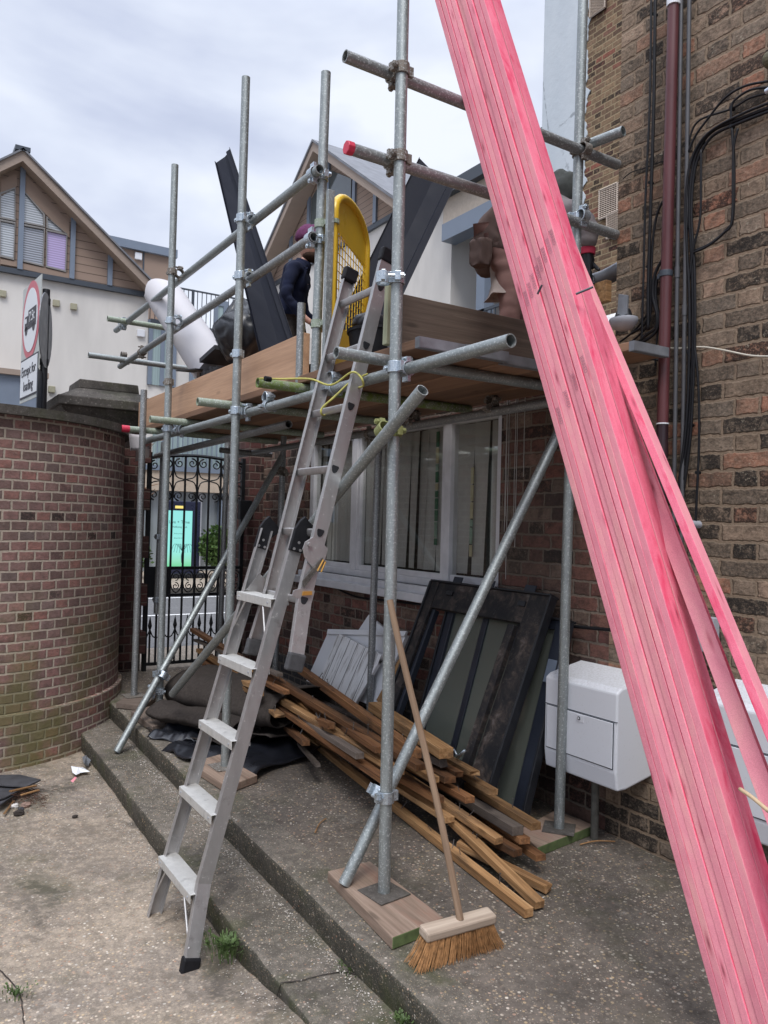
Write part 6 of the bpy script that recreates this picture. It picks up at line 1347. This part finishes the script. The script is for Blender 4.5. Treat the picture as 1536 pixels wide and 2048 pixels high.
# slates on the platform
zs = TBz+.11
for i in range(12):
    p = at(412+i*3.1, 745-i*2.4, 0, 1.90); rr = random.uniform(-.02, .02); bm = bmesh.new(); box(bm, (-.004, -.13, -.13), (.003, .13, .10+random.uniform(-.015, .015)), mw=M.Translation((1.99, p.y, 2.43)) @ M.Rotation(math.pi/2+rr, 4, 'Z') @ M.Rotation(.10+rr*2, 4, 'Y'))
    tag(obj('roof_slate', bm, m_slate), ['leftmost', 'second from left', 'third from left', 'fourth from left', 'fifth from left', 'sixth from left', 'sixth from right', 'fifth from right', 'fourth from right', 'third from right', 'second from right', 'rightmost'][i]+' of the grey slates standing on edge behind the toe board', 'slate', 'roof slates stacked on edge on the platform')
bm = bmesh.new(); box(bm, (-.14, -.09, -.004), (.14, .09, .004), mw=M.Translation(at(398, 742, 0, 1.88)) @ M.Rotation(.5, 4, 'Z') @ M.Rotation(-.12, 4, 'Y')); tag(obj('roof_slate', bm, m_slate), 'single dark slate lying flat in front of the stacked slates', 'slate')
bm = bmesh.new(); box(bm, (-.14, -.15, -.02), (.14, .15, .01), mw=M.Translation(at(452, 712, 0, 2.0)) @ M.Rotation(-.15, 4, 'X')); tag(obj('roof_slate', bm, m_slate), 'dark slate lying flat behind the stack, next to the black bag', 'slate')
# rubber tubs
def tub(c, r, h, label):
    bm = bmesh.new(); n = 24; R_ = [(r*.82, 0), (r*.9, h*.4), (r, h), (r*1.05, h), (r*1.05, h+.015), (r*.97, h+.015), (r*.88, h*.4), (r*.78, .02)]; prev = None
    for rr, z in R_:
        q = ring(bm, V(c)+Zv*z, Xv, Yv, rr, n)
        if prev: bridge(bm, prev, q)
        else: bm.faces.new(q[::-1])
        prev = q
    bm.faces.new(prev); return tag(obj('rubber_tub', bm, m_rubber, smooth=True, ang=40), label, 'tub')
c = dep(757, 690, 3.85); tub((c.x, c.y, ZB+.02), .15, .19, 'black rubber tub on the platform behind the near end of the ladder top'); c = at(615, 745, 0, 2.02); tub((c.x+.06, c.y, ZB+.02), .12, .13, 'low black tub on the platform between the toe board and the tall upright')
bm = bmesh.new(); c = dep(742, 648, 4.0); ball(bm, c, 1, 20, 12, (.10, .07, .06), lambda p: p*(1+.2*mnoise.noise(p*2))); tag(obj('rag', bm, m_bag, smooth=True), 'crumpled black plastic lying on the rubber tub', 'plastic')

# ---------------- yard debris ----------------
SG = 'slates dumped in the corner of the yard'
def flat(name, pts, z, th, m, label, cat, group=None, base=-.25, par=None):
    P = [slab(px, py, base+z) for px, py in pts]; bm = bmesh.new(); prism(bm, P, V((0, 0, th))); return tag(obj(name, bm, m, par, bevel=.002), label, cat, group)
flat('slate', [(-10, 1553), (40, 1552), (82, 1562), (52, 1576), (-10, 1572)], .075, .01, m_slate, 'large broken slate topmost against the curved wall at the left edge', 'slate', SG)
flat('slate', [(-10, 1572), (30, 1566), (48, 1578), (10, 1598), (-10, 1604)], .055, .01, m_slate, 'slate under the topmost one at the left edge', 'slate', SG)
flat('slate', [(-10, 1590), (26, 1584), (30, 1592), (0, 1612), (-10, 1612)], .04, .01, m_slate, 'lowest slate of the heap at the left edge', 'slate', SG)
def lath(a, b, z, r, m, label):
    p, q = slab(*a, -.25+z), slab(*b, -.25+z*.8); return stick('lath', p, q, r*2, r, m, label=label, cat='stick', rough=.002, cuts=4, group='broken laths in the yard corner')
lath((20, 1583), (72, 1571), .10, .009, m_battenl, 'pale broken lath on top of the slate heap'); lath((42, 1590), (78, 1580), .08, .007, m_battenl, 'pinkish broken lath just below the pale one'); lath((8, 1628), (28, 1602), .02, .006, m_battenl, 'thin lath lying by itself on the yard below the slate heap')
random.seed(21)
for i, (px, py, s, lab) in enumerate(((30, 1612, .022, 'cream stone lying foremost below the slate heap'), (38, 1626, .025, 'dark lumpy stone in front of the slate heap'), (52, 1610, .026, 'pinkish brick fragment beside the slate heap'), (42, 1618, .016, 'small grey stone between the bigger fragments'), (150, 1633, .014, 'small dark lump alone on the yard right of the stain'))):
    p = slab(px, py, -.25+s*.5); bm = bmesh.new(); ball(bm, p, s, 9, 7, (1.1, .9, .7), lambda q: q*(1+.35*mnoise.noise(q*1.7+V((i*7, 0, 0))))); tag(obj('stone', bm, [m_white, m_felt, m_curve and plain('brick_bit', (.3, .2, .16), .9), m_slate, m_felt][i]), lab, 'stone')
bm = bmesh.new()
for k in range(160):
    p = slab(random.gauss(55, 22), random.gauss(1592, 12), -.24+random.uniform(0, .05)); a = random.uniform(0, 6.3); L = random.uniform(.02, .06); d_ = V((math.cos(a), math.sin(a), random.uniform(-.3, .3)))*L; path(bm, [p, p+d_*.5+V((0, 0, .006)), p+d_], .0014, 3)
tag(obj('dead_leaf_litter', bm, plain('dead_leaves', (.075, .035, .022), .95, 0, .4, 30)), 'tangle of dark red brown dead stalks over the slate heap', 'litter', None, 'stuff')
pt_ = [(142, 1532), (150, 1538), (165, 1534), (180, 1543), (163, 1545), (152, 1550), (145, 1545)]
bm = bmesh.new(); P = [slab(*q, -.235+random.uniform(0, .035)) for q in pt_]; c = sum(P, V())/len(P)+Zv*.02; vs = [bm.verts.new(p) for p in P]; cv = bm.verts.new(c)
for i in range(len(vs)): bm.faces.new((vs[i], vs[(i+1) % len(vs)], cv))
tag(obj('paper_scrap', bm, m_whitep), 'crumpled white paper scrap in the yard corner by the steps', 'paper')
bm = bmesh.new(); P = [slab(*q, -.235+random.uniform(0, .04)) for q in ((164, 1514), (172, 1510), (182, 1520), (176, 1532), (168, 1528))]; vs = [bm.verts.new(p) for p in P]; cv = bm.verts.new(sum(P, V())/5+Zv*.02)
for i in range(5): bm.faces.new((vs[i], vs[(i+1) % 5], cv))
tag(obj('plastic_scrap', bm, m_lead), 'grey plastic scrap wedged between the curved wall and the lowest step', 'litter')
flat('wood_chip', [(141, 1563), (150, 1554), (154, 1556), (146, 1567)], .004, .004, m_pink, 'small pink wood chip near the white paper scrap', 'chip')
for px, py, s, lab in ((652, 1637, .0, 'curled pale wood splinter on the slab left of the nearest upright'), (1230, 1683, 0, 'long thin brown splinter on the slab by the meter box')):
    bm = bmesh.new(); p = slab(px, py, .008); q = slab(px-22 if px < 1000 else px-70, py+28 if px < 1000 else py+6, .006); path(bm, smoothpts([p, (p+q)/2+V((.0, .01, .006)), q], 4), .0035, 4); tag(obj('splinter', bm, m_battenl), lab, 'splinter')
# loose grit along the steps: countless
bm = bmesh.new(); random.seed(8)
def chip(p, s):
    a = random.uniform(0, 6.3); d1 = V((math.cos(a), math.sin(a), random.uniform(-.2, .4)))*s; d2 = V((-math.sin(a), math.cos(a), random.uniform(0, .4)))*s*random.uniform(.4, .9)
    vs = [bm.verts.new(p+q) for q in (d1, d2, -d1*.8, -d2, V((0, 0, s*.6)))]
    for i in range(4): bm.faces.new((vs[i], vs[(i+1) % 4], vs[4]))
for i in range(2300):
    y = random.uniform(2.1, 5.6); k = random.random()
    if k < .40: x = 1.465-abs(random.gauss(0, .03)); z = gz(y)-.128
    elif k < .72: x = 1.215-abs(random.gauss(0, .05)); z = yardz(x, y)
    elif k < .86: x = random.uniform(1.24, 1.46); z = gz(y)-.128
    else: x = random.uniform(1.7, 2.9); y = random.uniform(1.3, 4); z = gz(y)
    chip(V((x, y, z+.003)), random.uniform(.0016, .0042)*(1 if random.random() < .95 else 1.8))
tag(obj('grit', bm, plain('pale_grit', (.46, .42, .37), .9, 0, .5, 300), center=False), 'pale grit and chips scattered along the steps and slab', 'grit', None, 'stuff')
# weeds
def weed(px, py, base, n, h, sp, seed, label):
    c = slab(px, py, base); random.seed(seed); bm = bmesh.new()
    for i in range(n):
        a = random.uniform(0, 6.3); r = random.uniform(0, sp)*random.random()**.4; p = c+V((math.cos(a)*r, math.sin(a)*r*1.2, -.005)); lean = V((math.cos(a), math.sin(a), 0))*random.uniform(.1, .9); L = h*random.uniform(.35, 1)
        if i % 3:   # blade
            q = p+lean*L*.35+Zv*L*.75; e = p+lean*L*.8+Zv*L*.85; s = V((-math.sin(a), math.cos(a), 0))*.0022
            vs = [bm.verts.new(v) for v in (p-s, p+s, q+s, q-s)]; bm.faces.new(vs); bm.faces.new((vs[3], vs[2], bm.verts.new(e)))
        else:       # little leaf
            t = p+lean*L*.5+Zv*L*.55; s = V((-math.sin(a), math.cos(a), .2)).normalized()*L*.16; f = (lean+Zv*.35).normalized()*L*.38
            vs = [bm.verts.new(v) for v in (t, t+f*.5+s, t+f, t+f*.5-s)]; bm.faces.new(vs)
    return tag(obj('weed', bm, m_leaf), label, 'weed')
weed(450, 1900, -.17, 330, .055, .10, 1, 'largest clump of green weeds at the foot of the step beside the ladder'); weed(702, 1943, -.14, 150, .04, .06, 2, 'flat green weed tuft growing in the crack below the broom'); weed(805, 2048, -.10, 120, .035, .05, 3, 'weed tuft cut by the bottom edge of the picture'); weed(30, 1990, -.24, 90, .03, .07, 4, 'sparse weeds along the yard crack at the lower left'); weed(645, 1948, -.14, 30, .02, .02, 5, 'tiny weed sprig left of the flat tuft')
# cracks as thin dark joints
for pts, b, nm in (([(545, 1968), (600, 1962), (650, 1950), (700, 1946), (760, 1975), (812, 2030)], -.128, 'a'), ([(-10, 1930), (20, 1960), (40, 1990), (48, 2050)], -.25, 'b')):
    P = [slab(*q, b) for q in pts]; bm = bmesh.new(); Q = smoothpts(P, 8)
    for i, q in enumerate(Q):
        q.x += .006*mnoise.noise(V((i*.7, 1, 0))); q.z = (yardz(q.x, q.y) if q.x < 1.21 or b < -.2 or nm == 'a' and q.x < 1.22 else gz(q.y)-.127)+.0015
    vs = [(bm.verts.new(q+V((-.0025*(1+.7*mnoise.noise(V((i, 0, 0)))), -.002, 0))), bm.verts.new(q+V((.0025, .002, 0)))) for i, q in enumerate(Q)]
    for (a, b2), (c, d) in zip(vs, vs[1:]): bm.faces.new((a, b2, d, c))
    struct(obj('ground_crack', bm, m_felt, center=False))
# ---------------- people ----------------
def skin(name, joints, links, mat, parent=None, sub=3, root=0, mw=None):
    bm = bmesh.new(); vs = [bm.verts.new(V(p)) for p, r in joints]
    for a, b in links: bm.edges.new((vs[a], vs[b]))
    me = bpy.data.meshes.new(name); bm.to_mesh(me); bm.free(); o = bpy.data.objects.new(name, me); col.objects.link(o)
    md = o.modifiers.new('skin', 'SKIN'); md.use_smooth_shade = True; md.use_x_symmetry = False
    for i, (p, r) in enumerate(joints):
        d = me.skin_vertices[0].data[i]; d.radius = r if isinstance(r, tuple) else (r, r); d.use_root = (i == root)
    s = o.modifiers.new('sub', 'SUBSURF'); s.levels = s.render_levels = sub
    dg = bpy.context.evaluated_depsgraph_get(); ev = o.evaluated_get(dg); m2 = bpy.data.meshes.new_from_object(ev); bpy.data.objects.remove(o)
    for p in m2.polygons: p.use_smooth = True
    if any(k in name for k in ('top', 'jumper', 'jacket', 'trousers', 'shirt')):     # cloth folds
        for v in m2.vertices:
            q = v.co; f = .012*mnoise.noise(q*9)+.016*(abs(mnoise.noise(V((q.x*8, q.y*8, q.z*15))))-.3)
            v.co = q+v.normal*f
    m2.name = name
    return meshobj(name, m2, mat, parent, mw or M())
def chain(*idx): return list(zip(idx, idx[1:]))
def head(par, mw, hair=None, beard=True, hat=None):
    """head facing local +X, crown up local Z, height .24; origin at the head centre"""
    def shp(p):
        x, y, z = p; r = V((x*.096, y*.074, z*.125))
        if z < 0: r.y *= 1-.30*z*z; r.x *= 1-.10*z*z
        if x > .3: r.x += .006*math.exp(-((z-.18)/.12)**2)-.006*math.exp(-((z-.02)/.09)**2)*(1-math.exp(-(y/.25)**2))       # brow and sockets
        if x > .5: r.x += .030*math.exp(-(y/.16)**2)*math.exp(-((z+.14)/.12)**2)*(1 if z < .1 else .4)                       # nose
        if x > .4: r.x += .007*math.exp(-(y/.3)**2)*math.exp(-((z+.42)/.07)**2)+.010*math.exp(-(y/.35)**2)*math.exp(-((z+.75)/.16)**2)   # lips, chin
        if x < 0 and z > -.5: r.x *= 1.10
        return V((r.x, r.y, r.z))
    bm = bmesh.new(); ball(bm, (0, 0, 0), 1, 40, 30, (1, 1, 1), shp)
    for s in (-1, 1):
        ball(bm, (-.008, s*.076, -.008), 1, 10, 8, (.018, .009, .030))
    return bm
def build_head(par, c, fdir, tilt=0):
    f = V(fdir).normalized(); m = frame(V(c), f, Zv) @ M.Rotation(tilt, 4, 'Y')
    return m
# workman in the navy top
w1 = dep(584, 692, 6.35); px_, py_ = w1.x, w1.y; Z0 = 2.24
P1m = None
fd = V((.80, -.55, 0)).normalized(); sd2 = V((-fd.y, fd.x, 0))          # facing right; sd2 = his left (away from camera)
base = V((px_, py_, Z0)); B = lambda f, s, z: base+fd*(f-.03)+sd2*s+Zv*z*.94
J = [(B(0, 0, .86), (.15, .12)), (B(.0, 0, 1.02), (.135, .11)), (B(.03, 0, 1.22), (.15, .13)), (B(.07, 0, 1.36), (.12, .09)), (B(.10, 0, 1.43), .055), (B(.13, 0, 1.50), .05),
     (B(.05, -.17, 1.35), .062), (B(.0, -.24, 1.08), .048), (B(.16, -.22, .90), .036), (B(.22, -.21, .86), .030),
     (B(.07, .17, 1.35), .06), (B(.08, .24, 1.10), .046), (B(.24, .18, .92), .034), (B(.30, .17, .89), .028),
     (B(0, -.10, .80), .085), (B(.03, -.11, .45), .062), (B(.0, -.11, .09), .042), (B(.14, -.12, .03), .035),
     (B(0, .10, .80), .085), (B(.05, .11, .45), .062), (B(.0, .12, .09), .042), (B(.14, .12, .03), .035)]
LK = chain(0, 1, 2, 3, 4, 5)+chain(3, 6, 7, 8, 9)+chain(3, 10, 11, 12, 13)+chain(0, 14, 15, 16, 17)+chain(0, 18, 19, 20, 21)
pr = empty('person', base, 'bearded workman in navy top and plum knitted hat looking right behind the guard rail', 'person')
def scaled(J, k, only=None): return [(p, (tuple(q*k for q in r) if isinstance(r, tuple) else r*k)) for p, r in J]
bodyJ = scaled(J, .74); 
# hands with five fingers grown from the wrists
def hand(wr, d, palmn, s, curl, out, links, i0):
    d = V(d).normalized(); pn = V(palmn).normalized(); side = d.cross(pn).normalized(); k = len(out); out.append((V(wr)+d*.05*s, (.024*s, .018*s))); links.append((i0, k)); out.append((V(wr)+d*.085*s, (.027*s, .013*s))); links.append((k, k+1))
    for j, (o_, L) in enumerate(((-.028, .062), (-.010, .074), (.010, .070), (.028, .055))):
        a = V(wr)+d*(.10*s)+side*o_*s; k2 = len(out); out.append((a, .0088*s)); links.append((k+1, k2)); b = a+(d*math.cos(curl*.6)+pn*math.sin(curl*.6))*L*.5*s; out.append((b, .0078*s)); links.append((k2, k2+1)); c = b+(d*math.cos(curl*1.5)+pn*math.sin(curl*1.5))*L*.5*s; out.append((c, .0065*s)); links.append((k2+1, k2+2))
    k3 = len(out); a = V(wr)+d*.045*s-side*.034*s; out.append((a, .011*s)); links.append((k, k3)); b = a+(d*.7-side*.5+pn*.4).normalized()*.04*s; out.append((b, .009*s)); links.append((k3, k3+1))
body = skin('body', bodyJ, LK, m_skin, pr)
top_ = skin('navy_top', [J[i] for i in (1, 2, 3, 4, 6, 7, 8, 10, 11, 12, 0)], chain(0, 1, 2, 3)+chain(2, 4, 5, 6)+chain(2, 7, 8, 9)+[(0, 10)], m_navy, pr)
tr_ = skin('trousers', scaled([J[i] for i in (1, 14, 15, 16, 18, 19, 20)], 1.03), chain(0, 1, 2, 3)+chain(0, 4, 5, 6), m_felt, pr)
bt_ = skin('boots', scaled([J[i] for i in (16, 17)], 1.25), [(0, 1)], m_black, pr); bt2 = skin('boots', scaled([J[i] for i in (20, 21)], 1.25), [(0, 1)], m_black, pr)
for a, w_, pn in ((8, 9, V((0, 0, -1))), (12, 13, V((0, 0, -1)))):
    out = [(J[w_][0]-(J[w_][0]-J[a][0]).normalized()*.02, .029), (J[w_][0], .027)]; lk = [(0, 1)]; hand(J[w_][0], (J[w_][0]-J[a][0]).normalized()+fd*.4, pn, 1.0, .5, out, lk, 1); skin('glove', out, lk, m_glove, pr, sub=2)
hc_ = B(.165, 0, 1.60); hm = frame(hc_, (fd+sd2*-.30+Zv*-.12), Zv) @ M.Scale(1.1, 4); bm = head(None, None); hd = obj('head', bm, m_skin, pr, mw=hm, smooth=True)
hd.name = 'head'
def addon(nm, m, c, s, fn=None, seg=18): bm = bmesh.new(); ball(bm, c, 1, seg, 14, s, fn); return obj(nm, bm, m, pr, mw=hm, smooth=True)
addon('beanie', m_beanie, (-.022, 0, .052), (.112, .092, .098), lambda p: V((p.x, p.y, max(p.z, -.30)))*(1+.03*math.sin(14*math.atan2(p.y, p.x))*max(0, p.z+.3)))
addon('beard', m_beard, (.020, 0, -.088), (.075, .066, .040), lambda p: p*(1+.10*mnoise.noise(p*5)))
for s in (-1, 1):
    addon('eye', m_whitep, (.078, s*.030, .012), (.012, .013, .009)); addon('pupil', m_black, (.0885, s*.031, .012), (.004, .005, .005)); addon('eyebrow', m_beard, (.088, s*.030, .032), (.008, .020, .005))
addon('mouth', plain('lip', (.30, .09, .08), .5), (.094, 0, -.052), (.008, .022, .007)); addon('moustache', m_beard, (.092, 0, -.036), (.010, .030, .008))
bm = bmesh.new(); cyl(bm, B(.085, 0, 1.385), B(.11, 0, 1.455), .078, 18, .066, wall=.006); obj('collar', bm, m_navy, pr, smooth=True)

# second workman, bending, mostly hidden by the pink battens
hp_ = dep(1012, 478, 4.35); fr_ = V((.62, -.78, 0)).normalized(); s2 = V((-fr_.y, fr_.x, 0)); base2 = V((hp_.x, hp_.y, 2.25)); B2 = lambda f, s, z: base2+fr_*f+s2*s+Zv*z
HD = dep(1124, 396, 4.15); SH = dep(1120, 432, 4.15); EL = dep(1176, 432, 3.95); 
p2 = empty('person', base2, 'workman bending over behind the pink battens in brown workwear and grey jumper', 'person')
c1 = base2+Zv*.86; c3 = SH+Zv*-.03; c2 = (c1+c3)/2+Zv*.08
shR = dep(1160, 425, 3.98); elR = dep(1182, 470, 3.92); wrR = dep(1174, 505, 3.95); haR = dep(1174, 535, 3.95)
shL = dep(1090, 430, 4.3); elL = dep(1080, 500, 4.35); wrL = dep(1110, 545, 4.3)
J2 = [(c1, (.16, .14)), (c2, (.17, .14)), (c3, (.14, .11)), ((c3+HD)/2+Zv*.0, .06), (HD-Zv*.03, .055), (shR, .070), (elR, .055), (wrR, .038), (shL, .068), (elL, .052), (wrL, .036),
      (base2+s2*-.10+Zv*.78, .098), (base2+s2*-.11+fr_*.06+Zv*.45, .072), (base2+s2*-.11+Zv*.10, .048), (base2+s2*-.11+fr_*.13+Zv*.03, .04), (base2+s2*.10+Zv*.78, .098), (base2+s2*.11+fr_*.08+Zv*.45, .072), (base2+s2*.11+Zv*.10, .048), (base2+s2*.11+fr_*.13+Zv*.03, .04)]
LK2 = chain(0, 1, 2, 3, 4)+chain(2, 5, 6, 7)+chain(2, 8, 9, 10)+chain(0, 11, 12, 13, 14)+chain(0, 15, 16, 17, 18)
skin('body', scaled(J2, .74), LK2, m_skin, p2); skin('grey_jumper', [J2[i] for i in (1, 2, 5, 6, 7, 8, 9, 10)], chain(0, 1, 2, 3, 4)+chain(1, 5, 6, 7), m_grey, p2)
skin('brown_trousers', scaled([J2[i] for i in (0, 11, 12, 13, 15, 16, 17)], .92), chain(0, 1, 2, 3)+chain(0, 4, 5, 6), m_rose, p2)
jc = dep(1010, 474, 4.30); jm = frame(jc, (dep(1050, 420, 4.2)-dep(975, 545, 4.4)), -cF); bm = bmesh.new(); ball(bm, (0, 0, 0), 1, 40, 28, (.23, .155, .155), lambda p: p*(1+.14*mnoise.noise(p*1.7)+.10*abs(mnoise.noise(V((p.x*4, p.y*2, p.z*2)))))); obj('brown_jacket', bm, m_brown, p2, mw=jm, smooth=True)
skin('shirt_tail', [(dep(1014, 520, 4.30), .12), (dep(1010, 555, 4.28), .105), (dep(1014, 588, 4.28), .07)], chain(0, 1, 2), plain('pale_shirt', (.24, .20, .18), .95, 0, .12, 12, .3, .1), p2, root=1)
ac = dep(968, 515, 4.2); ac = dep(962, 506, 4.18); bm = bmesh.new(); ball(bm, ac, 1, 24, 18, (.05, .06, .085), lambda p: V((max(-.8, min(.8, p.x*1.3)), max(-.8, min(.8, p.y*1.3)), max(-.85, min(.8, p.z*1.25))))*(1+.15*mnoise.noise(p*2.4))); obj('tool_pouch', bm, m_brown, p2, smooth=True)
for k, (w_, a) in enumerate(((haR, wrR), (wrL+(wrL-elL)*.15, wrL))):
    d_ = (w_-a).normalized(); out = [(a-d_*.01, .036), (a+d_*.02, .032)]; lk = [(0, 1)]; hand(a+d_*.02, d_, V((-.5, -.5, 0)), 1.1, .8, out, lk, 1); skin('glove', out, lk, m_black, p2)
bm = bmesh.new(); d_ = (haR-wrR).normalized(); cyl(bm, wrR-d_*.02, wrR+d_*.012, .043, 16, .041); obj('red_cuff', bm, m_redcuff, p2, smooth=True, ang=40)
hm = frame(HD, (fr_+Zv*-.5), Zv); bm = head(None, None); obj('head', bm, m_skin, p2, mw=hm, smooth=True)
bm = bmesh.new(); ball(bm, (-.02, 0, .01), 1, 26, 18, (.108, .09, .115), lambda p: p*(1+.22*mnoise.noise(p*3.1))); obj('hood', bm, plain('dark_green_hood', (.075, .08, .075), .95, 0, .35, 14, .4, .1), p2, mw=hm, smooth=True)
bm = bmesh.new(); ball(bm, (.0, 0, -.11), 1, 24, 12, (.12, .12, .05), lambda p: p*(1+.2*mnoise.noise(p*3))); obj('scarf', bm, m_felt, p2, mw=hm, smooth=True)
